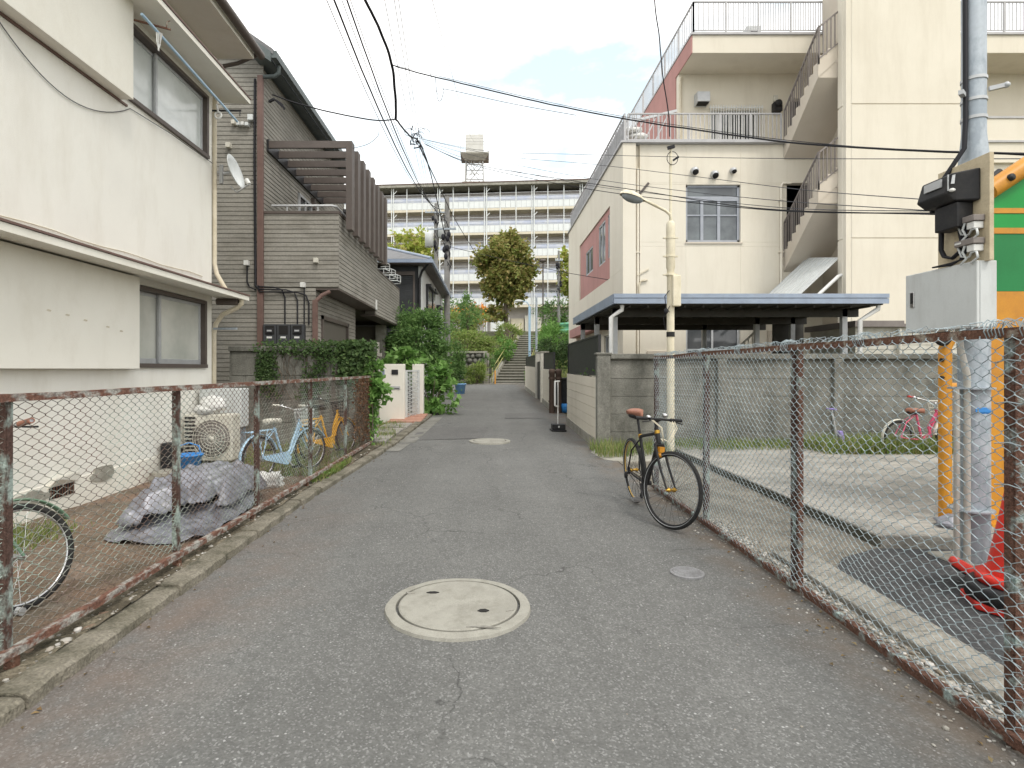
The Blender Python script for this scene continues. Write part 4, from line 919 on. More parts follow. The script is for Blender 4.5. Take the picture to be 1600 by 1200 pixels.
mb = MB(); mb.box(4.9, 5.75, FY-.05, FY, 1.3, 1.98); mb.box(5.32, 5.33, FY-.055, FY-.05, 1.3, 1.98); mb.build('wall_cupboard', m_beige2, BB, bevel=.005)
mb = MB(); mb.box(15.2, 15.65, FY+1.0, FY+1.24, 9.2, 10.0); v = mb.build('water_heater', m_offwhite, BB, bevel=.02)
mb = MB(); [mb.cyl((15.28+q*.13, FY+1.1, 8.9), (15.28+q*.13, FY+1.1, 9.2), .02) for q in range(3)]; mb.box(15.38, 15.5, FY+.99, FY+1.0, 9.85, 9.9); mb.build('pipe', m_alu, v)
mb = MB(); mb.box(15.7, 24, FY+1.1, FY+1.13, 8.9, 9.3); mb.build('lattice', m_bmetal, BB)
mb = MB(); mb.box(X0-.32, X0-.002, 17.9, 26.5, 2.85, 3.22); mb.build('pink_canopy', m_pink, BB)
# tall stair tower wall with a groove, and two dog-leg flights with railings
TX0, TX1, TY = 9.63, 12.72, 15.3
mb = MB()
for (z0, z1) in ((-.3, 4.93), (4.965, 8.54), (8.575, 13.2)):
    mb.prism([(TX0, TY+.17, z0), (TX0+.17, TY, z0), (TX1, TY, z0), (TX1, TY+.35, z0), (TX0, TY+.35, z0)][::-1], (0, 0, z1-z0))
mb.box(TX0+.02, TX1-.01, TY+.02, TY+.33, -.3, 13.1); mb.box(TX1-.3, TX1, TY+.35, FY, -.3, 13.2)
mb.build('stair_tower_wall', m_beige, BB)
def flight(zb, zt, name='stair_flight'):
    x0, x1 = 9.1, 10.3; ya, yb = FY-.02, 15.68; n = 8; mb = MB(); r = (zt-zb)/n; g = (ya-yb)/n
    prof = []
    for i in range(n): prof += [(ya-i*g, zb+i*r), (ya-i*g, zb+(i+1)*r)]
    prof += [(yb, zt), (yb, zt-.42), (ya, zb-.48)]
    mb.prism([(x0, y, z) for y, z in prof], (x1-x0, 0, 0))
    e = x1; nx = 4; gx = .24
    pr = []
    for i in range(nx): pr += [(x0+i*gx, zt+i*r), (x0+i*gx, zt+(i+1)*r)]
    pr += [(x0+nx*gx, zt+nx*r-.3), (x0, zt-.42)]
    mb.prism([(x, TY+.37, z) for x, z in pr][::-1], (0, yb-TY-.39, 0))
    s = mb.build(name, m_beige2, BB)
    mb = MB(); h = .92; up = Vector((0, 0, 1)); a, b = Vector((x0+.02, ya, zb+r*.5)), Vector((x0+.02, yb, zt+r*.3))
    mb.bar(a+up*h, b+up*h, .045, .045)
    for i in range(17): p = a.lerp(b, i/16); mb.bar(p-up*.12, p+up*h, .022 if i % 4 else .04, .022 if i % 4 else .04, (1, 0, 0))
    c, d = Vector((x0+.03, TY+.36, zt+r*.3)), Vector((x0+.78, TY+.36, zt+r*3.4))
    mb.bar(c+up*h, d+up*h, .04, .045); mb.bar(c+up*.05, d+up*.05, .03, .035); mb.bar(b+up*h, c+up*h, .04, .045)
    for i in range(8): p = c.lerp(d, i/7); mb.bar(p+up*.05, p+up*h, .025, .025, (1, 0, 0))
    mb.build('stair_railing', m_railbr, s)
flight(4.9, 6.42); flight(8.36, 9.88)
mb = MB(); mb.box(10.4, 12.4, 15.7, FY, 7.65, 7.85); mb.box(10.4, 12.4, 15.7+.9, FY, 4.45, 4.65); mb.build('stair_landing', m_beige2, BB)
mb = MB(); mb.box(10.3, 10.4, 15.7, FY, -.3, 13); mb.build('stair_core', m_beige2, BB)
# lean-to roof under the stairs
mb = MB(); mb.prism([(7.9, 15.66, 2.85), (9.66, 15.66, 4.5), (9.66, 17.2, 4.8), (7.9, 17.2, 3.15)], (0, 0, -.04))
for k in range(9): y = 15.72+k*.18; mb.bar((7.9, y, 2.86+.195*(y-15.66)), (9.64, y, 4.49+.195*(y-15.66)), .014, .012)
v = mb.build('lean_to_roof', m_cab, BB); mb = MB(); mb.tube([(8.1, 15.5, 2.6), (9.55, 15.5, 3.95), (9.68, 15.5, 4.0)], .05, 8); mb.build('white_pipe', m_whitepvc, v)
mb = MB(); mb.box(8.6, 9.6, FY-.1, FY-.01, 0, 2.6); mb.build('door', m_beige2, BB)
# roof plant
t = thing('air_conditioner', 'small outdoor unit on the roof of the beige building', 'air conditioner', (8.5, 18.4, ZT+.07)); mb = MB(); mb.box(8.3, 8.75, 18.2, 18.6, ZT+.12, ZT+.72); mb.build('case', m_cab, t, bevel=.02); mb = MB(); mb.box(8.25, 9.05, 18.15, 18.65, ZT+.07, ZT+.12); mb.lathe((8.52, 18.19, ZT+.42), [(.15, 0), (.15, .01), (.0001, .012)], 16, (0, -1, 0)); mb.build('grille', m_dkmetal, t)
# spiral steps and white gear seen through the terrace railing
t = thing('terrace_awning', 'folded white steps and awning frame at the terrace corner of the beige building', 'awning', (4.9, 18.6, ZR+.06)); mb = MB()
for k in range(4): mb.ball((5.35-.22*k, 18.55, ZR+.25+.2*k), (.36, .2, .11), 12, 6, .3)
mb.build('cloth', m_whitepvc, t); mb = MB()
for k in range(3): mb.bar((4.55+.35*k, 18.4, ZR+.1), (5.1+.35*k, 18.4, ZR+1.25), .03, .03)
mb.bar((4.75, 18.35, ZR+1.1), (6.1, 18.35, ZR+1.42), .05, .08); mb.bar((4.75, 18.35, ZR+1.1), (4.5, 18.35, ZR+.7), .04, .04); mb.build('frame', m_alu, t)

# ------------------------------------------------------------ carport and shed
t = thing('carport', 'flat carport with blue grey metal edge in front of the beige building', 'carport', (5, 13, 0))
CY0, CY1, CX0, CX1, CZ = 11.0, 16.2, 2.46, 7.73, 2.86
mb = MB(); mb.box(CX0, CX1, CY0, CY1, CZ-.16, CZ); mb.box(CX0-.02, CX1+.02, CY0-.03, CY0-.002, CZ-.06, CZ+.02); mb.box(CX0-.02, CX1+.02, CY0-.02, CY0-.002, CZ-.17, CZ-.07); mb.box(CX0-.03, CX0-.002, CY0, CY1, CZ-.17, CZ+.02); mb.build('roof_edge', m_bluemetal, t)
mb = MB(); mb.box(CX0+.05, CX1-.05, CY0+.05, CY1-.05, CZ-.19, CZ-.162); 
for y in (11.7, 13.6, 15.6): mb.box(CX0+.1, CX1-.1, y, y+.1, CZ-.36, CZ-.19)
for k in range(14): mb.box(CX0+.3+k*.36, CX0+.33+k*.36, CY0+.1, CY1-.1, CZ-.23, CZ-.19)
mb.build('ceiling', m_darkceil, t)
for (x, y) in ((2.62, 11.75), (2.62, 13.65), (2.62, 15.65), (7.35, 11.75), (6.45, 13.65), (5.95, 15.65), (7.3, 13.65)):
    mb = MB(); mb.box(x-.055, x+.055, y-.05, y+.05, 0, CZ-.19); mb.build('post', m_alu, t, bevel=.006)
mb = MB(); mb.tube([(2.62, CY0+.1, CZ-.18), (2.62, CY0+.1, CZ-.28), (2.42, CY0+.15, CZ-.42), (2.42, CY0+.15, 0)], .045, 10); mb.build('downpipe', m_whitepvc, t)
mb = MB(); mb.tube([(7.62, CY0+.1, CZ-.18), (7.62, CY0+.1, CZ-.26), (7.3, CY0+.15, CZ-.48), (7.3, CY0+.15, 0)], .045, 10); mb.build('downpipe', m_whitepvc, t)
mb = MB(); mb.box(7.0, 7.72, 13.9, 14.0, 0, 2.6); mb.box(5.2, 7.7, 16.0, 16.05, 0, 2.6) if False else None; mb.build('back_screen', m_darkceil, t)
t = thing('garden_shed', 'pale metal shed with dark roof at the right end of the carport', 'shed', (8.9, 12.8, 0))
mb = MB(); mb.box(7.95, 12, 12.3, 14, 0, 2.32)
for k in range(23): mb.box(7.94, 12.01, 12.285, 12.3, .05+k*.1, .135+k*.1); mb.box(7.935, 7.95, 12.3, 14, .05+k*.1, .135+k*.1)
mb.build('body', m_offwhite, t); mb = MB(); mb.box(7.85, 8.9, 12.15, 14.1, 2.33, 2.46); mb.box(8.9, 12.1, 12.2, 14.1, 2.33, 2.40); mb.build('roof', m_railbr, t); mb = MB(); mb.cyl((8.85, 12.22, 0), (8.85, 12.22, 2.3), .035); mb.build('downpipe', m_offwhite, t)
# handrail seen under the carport, and bicycle wheel
t = thing('ramp_handrail', 'pale sloping handrail with thin bars under the carport', 'handrail', (6.6, 14.4, 0)); mb = MB(); mb.bar((6.1, 14.4, 1.75), (6.75, 14.4, 2.35), .05, .04)
for k in range(6): x = 6.2+k*.1; mb.bar((x, 14.4, .2), (x, 14.4, 1.84+k*.092), .02, .02)
mb.build('bars', m_offwhite, t)

# ------------------------------------------------------------ weathered precast wall at the back of the lot
t = thing('precast_wall', 'long weathered grey precast concrete wall behind the right lot', 'wall', (6, 9.95, 0))
mb = MB()
xp = [1.90, 2.13]; x = 2.13
for k in range(5):
    xa = 2.13+k*2.02; 
    for r_ in range(5): mb.box(xa, xa+1.86, 9.93+random.uniform(-.003, .003), 9.99, .02+r_*.31, .02+r_*.31+.303)
mb.box(2.13, 12.2, 9.945, 9.985, 0, 1.6); mb.build('panel', m_wallconc, t, bevel=.004)
for k in range(6):
    xa = 1.90 if k == 0 else 2.13+k*2.02-.16
    mb = MB(); mb.box(xa, xa+(.23 if k == 0 else .16), 9.86, 10.02, -.1, 1.60 if k else 1.67); mb.build('wall_post', m_wallconc, t, bevel=.012)
mb = MB(); mb.box(2.13, 12.2, 9.86, 10.04, 1.60, 1.69); mb.box(1.88, 2.15, 9.84, 10.05, 1.672, 1.71); mb.build('coping', m_wallconc, t, bevel=.01)

# ------------------------------------------------------------ cream walls, dark screens and gate posts along the right
def cream_wall(label, y0, y1, xa, xb, cols=True, h=1.12):
    t = thing('garden_wall', label, 'wall', (xa, y0, road_z(y0)), 'cream garden walls on the right')
    za = road_z(y0)
    mb = MB(); n = 6
    for k in range(n):
        z0 = za+.16+k*(h-.05)/n; mb.prism([(xa, y0, z0+.004), (xb, y1, z0+.004+(road_z(y1)-za)*.75), (xb, y1, z0+(h-.05)/n-.004+(road_z(y1)-za)*.75), (xa, y0, z0+(h-.05)/n-.004)][::-1], (.12, 0, 0))
    mb.prism([(xa+.012, y0+.01, za), (xb+.012, y1-.01, za), (xb+.012, y1-.01, za+h+.08+(road_z(y1)-za)*.75), (xa+.012, y0+.01, za+h+.08)][::-1], (.1, 0, 0))
    mb.build('cladding', m_beige, t)
    mb = MB(); mb.prism([(xa-.02, y0, za-.1), (xb-.02, y1, za-.1), (xb-.02, y1, road_z(y1)+.17), (xa-.02, y0, za+.155)][::-1], (.16, 0, 0)); mb.build('footing', m_conc, t); return t
def screen(label, y0, y1, xa, xb, z0, z1, dz=0):
    t = thing('fence_screen', label, 'fence panel', (xa, y0, z0), 'black fence screens on the right')
    mb = MB(); n = int((y1-y0)/.07)
    for k in range(n):
        q = k/n; x = xa+(xb-xa)*q; y = y0+(y1-y0)*q; mb.box(x+.02, x+.035, y, y+(y1-y0)/n-.006, z0+dz*q, z1+dz*q)
    mb.prism([(xa+.045, y0, z0), (xb+.045, y1, z0+dz), (xb+.045, y1, z1+dz), (xa+.045, y0, z1)], (.01, 0, 0)); mb.build('slats', m_dkmetal, t)
    mb = MB(); mb.bar((xa+.03, y0, z1), (xb+.03, y1, z1+dz), .06, .03); mb.bar((xa+.03, y0, z0), (xb+.03, y1, z0+dz), .06, .03); mb.bar((xa+.03, y0, z0-.15), (xa+.03, y0, z1), .05, .05); mb.bar((xb+.03, y1, z0+dz-.15), (xb+.03, y1, z1+dz), .05, .05); mb.build('frame', m_dkmetal, t)
cream_wall('cream clapboard garden wall nearest the camera beside the precast wall post', 9.95, 13.7, 1.90, 1.91)
screen('nearest black slatted screen above the cream wall beside the precast wall', 9.98, 13.8, 1.93, 1.94, 1.32, 2.02)
cream_wall('cream garden wall between the brown gate posts and the white brick column', 16.9, 20.3, 1.93, 1.96)
screen('black slatted screen between the brown gate posts and the white brick columns', 17.0, 20.3, 1.96, 1.99, 1.33, 1.92, .06)
cream_wall('farthest cream garden wall, just before the stone steps', 23.2, 29.5, 1.93, 1.94)
screen('farthest black slatted screen, just before the stone steps', 23.2, 29.4, 1.96, 1.97, 1.42, 1.99, .05)
for (y, lb) in ((20.6, 'nearer white brick gate column right of the black gate'), (22.7, 'farther white brick gate column left of the black gate')):
    t = thing('gate_column', lb, 'gate column', (1.95, y, road_z(y)), 'white brick gate columns'); mb = MB(); z = road_z(y)-.1
    for k in range(17): mb.box(1.92, 2.2, y, y+.3, z+k*.11, z+k*.11+.1)
    mb.box(1.93, 2.19, y+.01, y+.29, z, z+1.9); mb.build('bricks', m_offwhite, t); mb = MB(); mb.box(1.9, 2.22, y-.02, y+.32, z+1.9, z+1.95); mb.build('cap', m_conc, t)
t = thing('metal_gate', 'tall narrow black metal gate between the white brick columns', 'gate', (2.0, 21.7, .25)); mb = MB(); mb.box(1.98, 2.03, 20.92, 22.68, .28, 1.72); mb.build('leaf', m_dkmetal, t); mb = MB(); mb.bar((1.96, 21.0, 1.0), (1.96, 21.0, 1.25), .03, .03); mb.build('handle', m_alu, t)
for k, lb in enumerate(('left of the two brown wooden gate posts', 'right of the two brown wooden gate posts')):
    x, y = 1.87+.19*k, 16.55+.0*k; z = road_z(y); mb = MB(); mb.lathe((x, y, z-.05), [(.085, 0), (.085, 1.18), (.095, 1.19), (.095, 1.27), (.07, 1.32), (.0001, 1.33)], 14)
    for q in (.3, .98): mb.lathe((x, y, z+q), [(.1, 0), (.1, .06)], 14)
    solid(mb, 'gate_post', m_woodbr, lb+' at the driveway', 'post', (x, y, z), 'brown gate posts')
t = thing('wheelie_bin', 'dark grey wheelie bin behind the brown gate posts', 'bin', (2.35, 16.9, .15)); z = .15
mb = MB(); mb.prism([(2.19, 16.7, z+.06), (2.47, 16.7, z+.06), (2.53, 16.65, z+.95), (2.13, 16.65, z+.95)], (0, .5, 0)); mb.build('body', m_black, t, bevel=.02); mb = MB(); mb.box(2.10, 2.56, 16.6, 17.2, z+.96, z+1.02); mb.build('lid', m_black, t, bevel=.02)
mb = MB(); mb.lathe((2.28, 16.55, .16), [(.0001, 0), (.12, .01), (.15, .2), (.13, .26), (.0001, .25)], 12); solid(mb, 'blue_bag', m_blue, 'small blue bag at the foot of the grey bin', 'bag', (2.28, 16.55, .16))
t = thing('sign_stand', 'thin white sign stand with black weighted foot at the right roadside', 'sign stand', (1.53, 12.4, .08)); z = .08
mb = MB(); mb.box(1.37, 1.70, 12.22, 12.60, z, z+.035); mb.box(1.40, 1.68, 12.26, 12.56, z+.036, z+.15); b_ = mb.build('foot', m_black, t, bevel=.012); mb = MB(); mb.box(1.52, 1.55, 12.255, 12.259, z+.08, z+.12); mb.build('sticker', m_whitepvc, b_)
mb = MB(); mb.tube([(1.53, 12.4, z+.15), (1.53, 12.4, z+1.06)], .014, 8); mb.build('pole', m_whitepvc, t)
mb = MB(); mb.bar((1.46, 12.36, z+.55), (1.46, 12.36, z+1.08), .03, .06); mb.bar((1.46, 12.36, z+1.08), (1.57, 12.44, z+1.08), .03, .03); mb.bar((1.46, 12.36, z+.55), (1.54, 12.4, z+.53), .03, .03); mb.build('frame', m_whitepvc, t)
mb = MB(); mb.box(1.485, 1.505, 12.3, 12.5, z+.6, z+1.0); mb.build('board', m_black, t)
for k in range(3):
    t = thing('flower_pot', ('left', 'middle', 'right')[k]+' small pot under the nearest black screen on the cream wall', 'flower pot', (2.0, 10.2+k*.7, 1.27), 'pots on the cream wall'); x, y = 2.05, 10.3+k*.75
    mb = MB(); mb.lathe((x, y, 1.22), [(.0001, 0), (.06, 0), (.08, .11), (.07, .11), (.0001, .1)], 14); mb.build('pot', (m_black, m_offwhite, m_black)[k], t); mb = MB(); leaves_blob(mb, (x-.04, y, 1.36), (.08, .1, .06), 30, .07, .025, 4, 40+k); mb.build('plant', m_lfB, t)

# ------------------------------------------------------------ street lamp
t = thing('street_lamp', 'cream painted street lamp on a slim pole in front of the precast wall', 'street lamp', (2.99, 9.3, 0)); x, y = 2.99, 9.3
mb = MB(); mb.tube([(x, y, -.05), (x, y, 2.3), (x, y, 3.05), (x, y, 3.08), (x, y, 3.72), (x, y, 3.80), (x, y, 3.84)], [.062, .06, .058, .072, .072, .07, .045], 14); mb.build('pole', m_lampyel, t)
mb = MB(); mb.tube([(x, y, 3.8), (x, y, 5.02)], .024, 8); mb.build('mast', m_lampyel, t)
mb = MB(); mb.tube([(x, y-.02, 3.78), (x, y-.02, 3.88), (x-.02, y-.03, 3.94), (x-.10, y-.05, 4.00), (x-.40, y-.12, 4.12), (x-.46, y-.14, 4.14)], .024, 8); mb.build('arm', m_lampyel, t)
hd = Vector((-.45, -.14, .09)).normalized(); c = Vector((x-.45, y-.14, 4.13))
mb = MB(); rings = [(0, .03), (.06, .045), (.14, .085), (.26, .105), (.38, .095), (.45, .05), (.47, .005)]; vs = []; n = 14; upv = Vector((0, 0, 1)); sdv = hd.cross(upv).normalized(); u2 = sdv.cross(hd)
for q, r in rings:
    for k in range(n):
        a = pi*k/(n-1); vs.append(c+hd*q+sdv*r*cos(a)+u2*(r*.85*sin(a)-.005))
fs = [(i*n+k, i*n+k+1, (i+1)*n+k+1, (i+1)*n+k) for i in range(len(rings)-1) for k in range(n-1)]
mb.add(vs, fs, True); mb.add([Vector(v)-u2*.004 for v in vs if True], [tuple(f[::-1]) for f in fs], True); hood = mb.build('lamp_hood', m_lampyel, t)
mb = MB(); mb.xf = Matrix.Translation(c+hd*.24-u2*.01) @ Matrix((( hd.x, sdv.x, u2.x, 0), (hd.y, sdv.y, u2.y, 0), (hd.z, sdv.z, u2.z, 0), (0, 0, 0, 1)))
mb.ball((0, 0, 0), (.20, .085, .085), 16, 10); mb.build('lens', m_frost2, hood)
for z in (2.95, 3.25, 3.55): 
    mb = MB(); mb.lathe((x, y, z), [(.08, 0), (.08, .03)], 14); mb.box(x-.12, x+.12, y-.02, y+.02, z+.005, z+.025); mb.build('clamp', m_lampyel, t)
mb = MB(); mb.box(x-.0, x+.13, y-.13, y-.04, 2.44, 2.94); mb.build('control_box', m_lampyel, t, bevel=.012)
mb = MB(); mb.lathe((x, y, 1.95), [(.066, 0), (.066, .08)], 14); mb.build('band', m_black, t)
mb = MB()
mb.tube([(x-.04, y-.06, 2.7), (x-.12, y-.08, 2.6), (x-.10, y-.08, 2.42), (x-.04, y-.06, 2.35)], .007, 5); mb.ball((x-.10, y-.08, 2.36), (.035, .03, .05), 8, 6); mb.tube([(x-.03, y-.06, 2.45), (x-.14, y-.07, 2.25), (x-.10, y-.07, 2.05)], .006, 5)
mb.build('wiring', m_cable, t); mb = MB()
mb.tube([(x+.02+.09*sin(a*.5), y-.03, 4.86+.11*cos(a*.5)) for a in range(13)], .006, 5); mb.bar((x-.06, y-.04, 5.02), (x+.05, y-.04, 5.05), .04, .05); mb.bar((x+.03, y-.04, 4.82), (x+.12, y-.04, 4.88), .03, .03)
mb.build('wiring', m_cable, t)

# ------------------------------------------------------------ steel service pole with meter, board and cabinet
t = thing('steel_pole', 'galvanised steel service pole with strapped conduit at the right edge', 'pole', (3.487, 4.08, 0)); x, y = 3.487, 4.08
mb = MB(); mb.tube([(x, y, -.1), (x, y, 2.86), (x, y, 3.1), (x, y, 9)], [.094, .094, .072, .066], 20); mb.build('shaft', m_galv, t)
for z in (3.2, 3.33, 3.48): mb = MB(); mb.lathe((x, y, z), [(.078, 0), (.078, .022)], 20); mb.build('strap', m_alu, t)
mb = MB(); mb.bar((x-.1, y-.03, 3.37), (x-.16, y-.08, 3.37), .03, .03); mb.build('bracket', m_alu, t); mb = MB(); mb.bar((x+.09, y-.02, 3.42), (x+.18, y-.06, 3.43), .025, .03); mb.ball((x+.18, y-.06, 3.43), .022, 8, 6)
mb.build('bracket', m_alu, t)
mb = MB(); mb.tube([(x-.125, y-.09, 0.0), (x-.125, y-.09, 1.2), (x-.125, y-.09, 1.38), (x-.17, y-.09, 1.56), (x-.19, y-.09, 1.75)], .021, 8); mb.tube([(x-.172, y-.06, 0), (x-.172, y-.06, 1.28)], .019, 8); mb.build('conduit', m_condu, t)
for z in (.42, 1.28): mb = MB(); mb.lathe((x-.045, y-.03, z), [(.135, 0), (.135, .012)], 18); mb.build('strap', m_galv, t)
mb = MB(); mb.box(x-.07, x+.02, y-.098, y-.0945, 1.12, 1.15); mb.ball((x, y-.091, 1.13), (.05, .006, .025), 12, 6); mb.build('label', m_blue, t)
mb = MB(); mb.tube([(x-.09, y-.03, 4.8), (x-.085, y-.03, 3.2), (x-.12, y-.06, 2.98), (x-.24, y-.0, 2.75), (x-.26, y+.05, 2.60), (x-.26, y+.05, 2.55)], .016, 8); mb.build('cable', m_cable, t)
mb = MB(); mb.box(x-.17, x+.25, y-.3, y+.22, -.1, .05); mb.build('base', m_conc, t, bevel=.015)
bx = 3.36
t = thing('meter_board', 'cream board with black electric meter and looped cables on the steel pole', 'electric meter', (bx, 4.0, 2.2))
mb = MB(); mb.box(bx, bx+.03, 3.80, 4.23, 1.9, 2.93); mb.build('board', m_board, t, bevel=.003)
mb = MB(); mb.prism([(bx-.03, 0, 0), ][:0] or [(bx-.002, 3.86, 2.82), (bx-.15, 3.92, 2.79), (bx-.17, 3.95, 2.60), (bx-.13, 3.92, 2.52), (bx-.002, 3.86, 2.50)][::-1], (0, .27, 0)); me_ = mb.build('meter', m_black, t, bevel=.014)
mb = MB(); mb.box(bx-.115, bx-.002, 3.92, 4.12, 2.26, 2.51); mb.build('terminal_cover', m_black, me_, bevel=.012)
mb = MB(); mb.box(bx-.166, bx-.158, 3.935, 3.94, 2.62, 2.78); mb.prism([(bx-.1505, 3.9165, 2.765), (bx-.135, 3.912, 2.77), (bx-.142, 3.912, 2.68), (bx-.16, 3.918, 2.68)], (0, -.003, 0)); mb.box(bx-.172, bx-.160, 3.99, 4.14, 2.68, 2.76); mb.build('display', m_alu, me_)
mb = MB(); mb.lathe((bx-.148, 3.925, 2.62), [(.018, 0), (.018, .012), (.0001, .013)], 14, (-.3, -1, 0)); mb.build('seal', m_whitepvc, me_)
mb = MB(); mb.tube([(bx-.04, 4.14, 2.6), (bx-.04, 4.15, 2.1), (bx-.04, 4.12, 2.02), (bx-.04, 4.05, 1.985), (bx-.04, 3.98, 2.04), (bx-.04, 3.97, 2.15), (bx-.05, 3.98, 2.3)], .016, 8)
mb.build('cable', m_cable, t)
mb = MB()
for k in range(3): mb.tube([(bx-.05, 3.90+.02*k, 2.32), (bx-.05, 3.93+.02*k, 2.2), (bx-.05, 3.90+.015*k, 2.08), (bx-.05, 3.95+.01*k, 1.95), (bx-.05, 4.05, 1.935-.01*k), (bx-.06, 4.2, 1.93)], .009, 6)
mb.build('cable', m_cable, t)
mb = MB()
for k in range(2):
    zb = 2.31-.22*k
    mb.tube([(bx-.06, 3.88+.1, zb-.02), (bx-.06, 3.95, zb-.12), (bx-.06, 3.89, zb-.14), (bx-.06, 3.87, zb-.10), (bx-.06, 3.83, zb-.10), (bx-.06, 3.82, zb-.16), (bx-.06, 3.88, zb-.20)], .008, 6)
    mb.tube([(bx-.07, 3.91, zb-.02), (bx-.07, 3.93, zb-.08), (bx-.07, 3.90, zb-.15), (bx-.07, 3.95, zb-.2)], .008, 6)
mb.build('cable', m_cab, t)
for zb in (2.30, 2.08):
    mb = MB(); mb.box(bx-.08, bx-.002, 3.83, 3.99, zb-.01, zb+.05); b_ = mb.build('breaker', m_railbr, t, bevel=.006); mb = MB(); mb.box(bx-.07, bx-.002, 3.84, 3.90, zb-.08, zb-.012); mb.build('terminal', m_whitepvc, b_, bevel=.006); mb = MB(); mb.box(bx-.083, bx-.079, 3.93, 3.98, zb+.012, zb+.03); mb.build('sticker', m_whitepvc, b_)
t.location = (bx-.06, 3.94, 2.346); t.scale = (1, 1, .69)
t = thing('electrical_cabinet', 'grey enamelled electrical cabinet with recessed handle on the steel pole', 'cabinet', (3.4, 4.2, 1.72))
mb = MB(); mb.box(3.368, 3.48, 3.87, 4.515, 1.71, 2.155); mb.build('case', m_cab, t, bevel=.006)
mb = MB(); mb.box(3.345, 3.366, 3.87, 4.515, 1.71, 2.155); d_ = mb.build('door', m_cab, t, bevel=.006)
mb = MB(); mb.box(3.337, 3.344, 4.42, 4.46, 1.90, 2.02); mb.build('handle', m_steel, d_, bevel=.003); mb = MB(); mb.box(3.333, 3.3365, 4.43, 4.45, 1.93, 2.01); mb.build('lock', m_dkmetal, d_)

# ------------------------------------------------------------ green and orange panel machine at the right edge
t.location = (3.305, 4.11, 1.71)
t = thing('painted_hoarding', 'tall orange and green steel hoarding with orange pipe frame at the right edge', 'hoarding', (4.6, 4.75, 0)); hy_ = 4.75
def band(z0, z1, m, nm, dy=0):
    mb = MB(); mb.box(4.16, 7.5, hy_-dy, hy_+.06, z0, z1); mb.build(nm, m, t)
band(.12, 2.07, m_orange, 'lower_panel'); band(2.072, 2.55, m_green2, 'green_panel'); band(2.552, 2.60, m_orange, 'stripe', .006); band(2.602, 2.72, m_green, 'green_panel'); band(2.722, 2.765, m_orange, 'stripe', .006)
mb = MB(); mb.prism([(4.16, hy_, 2.767), (7.5, hy_, 2.767), (7.5, hy_, 3.9), (4.85, hy_, 3.30), (4.16, hy_, 2.93)], (0, .06, 0)); mb.build('green_panel', m_green, t)
mb = MB(); mb.tube([(4.16, hy_-.02, 2.90), (4.55, hy_-.03, 3.16), (5.2, hy_-.03, 3.62)], .075, 14); mb.build('pipe', m_orange, t)
mb = MB(); mb.lathe((4.28, hy_-.09, 2.99), [(.03, 0), (.03, .02), (.0001, .025)], 10, (0, -1, 0)); mb.tube([(4.16, hy_-.0, 2.97), (4.3, hy_+.03, 3.08)], .03, 8); mb.build('hinge', m_black, t)
mb = MB(); mb.box(4.16, 7.5, hy_-.06, hy_+.1, .06, .14); mb.build('lower_lip', m_orange, t)
mb = MB(); mb.tube([(3.9, 4.85, .1), (3.9, 4.85, 1.60), (3.94, 4.85, 1.68), (4.0, 4.85, 1.71), (4.16, 4.85, 1.72)], .048, 12); mb.build('upright', m_orange, t)
for z in (.30, 1.27): 
    mb = MB(); mb.cyl((3.9, 4.85, z), (4.18, 4.85, z), .035); mb.build('rung', m_orange, t)
mb = MB(); mb.torus((3.84, 4.80, 1.69), .055, .02, 20, 8); mb.build('wheel', m_rubber, t)
for z in (1.35, 1.5): 
    mb = MB(); mb.cyl((3.84, 4.82, z), (3.87, 4.83, z), .014); mb.build('bolt', m_black, t)
# traffic cones with rubber weights
def cone(loc, label, tilt=0):
    t = thing('traffic_cone', label, 'traffic cone', (0, 0, 0), 'red traffic cones'); 
    mb = MB(); mb.lathe((0, 0, 0), [(.15, .03), (.145, .05), (.032, .69), (.028, .70), (.0001, .70)], 28); mb.build('cone', m_red, t)
    mb = MB(); mb.prism([(.19*cos(a)*(1.12 if k % 2 else 1), .19*sin(a)*(1.12 if k % 2 else 1), .03) for k, a in enumerate([2*pi*q/16 for q in range(16)])], (0, 0, -.03)); mb.build('base', m_red, t, bevel=.006)
    mb = MB(); mb.lathe((0, 0, .032), [(.145, 0), (.20, 0), (.20, .05), (.185, .065), (.14, .065), (.14, 0)], 28); mb.build('weight', m_black, t)
    mb = MB(); mb.lathe((0, 0, .1), [(.142, 0), (.165, 0), (.165, .035), (.138, .035)], 28); mb.build('ring', m_red, t)
    t.location = loc; t.scale = (1.4, 1.4, 1.4); t.rotation_euler = (0, tilt, .4); return t
cone((3.10, 3.27, .04), 'nearer red traffic cone with black rubber weight beside the steel pole')
cone((3.72, 3.5, .04), 'red traffic cone farther right, half hidden behind the fence post')
t = thing('cone_weight', 'loose red and black cone weight leaning by the steel pole foot', 'cone weight', (0, 0, 0)); mb = MB(); mb.lathe((0, 0, 0), [(.10, 0), (.18, 0), (.18, .04), (.165, .055), (.1, .055)], 26); mb.build('ring', m_red, t); mb = MB(); mb.lathe((0, 0, -.012), [(.11, 0), (.165, 0), (.165, .010)], 26); mb.build('rubber', m_black, t); t.location = (3.10, 3.6, .09); t.rotation_euler = (.3, .45, .3); t.scale = (.95, .95, .95)
mb = MB(); mb.ball((3.86, 4.72, .12), (.14, .10, .08), 12, 8, .7); mb.ball((3.98, 4.70, .2), (.09, .07, .07), 10, 7, .8)
solid(mb, 'plastic_bag', m_tarp, 'crumpled silvery plastic bag at the foot of the orange upright', 'plastic bag', (3.86, 4.72, .12))
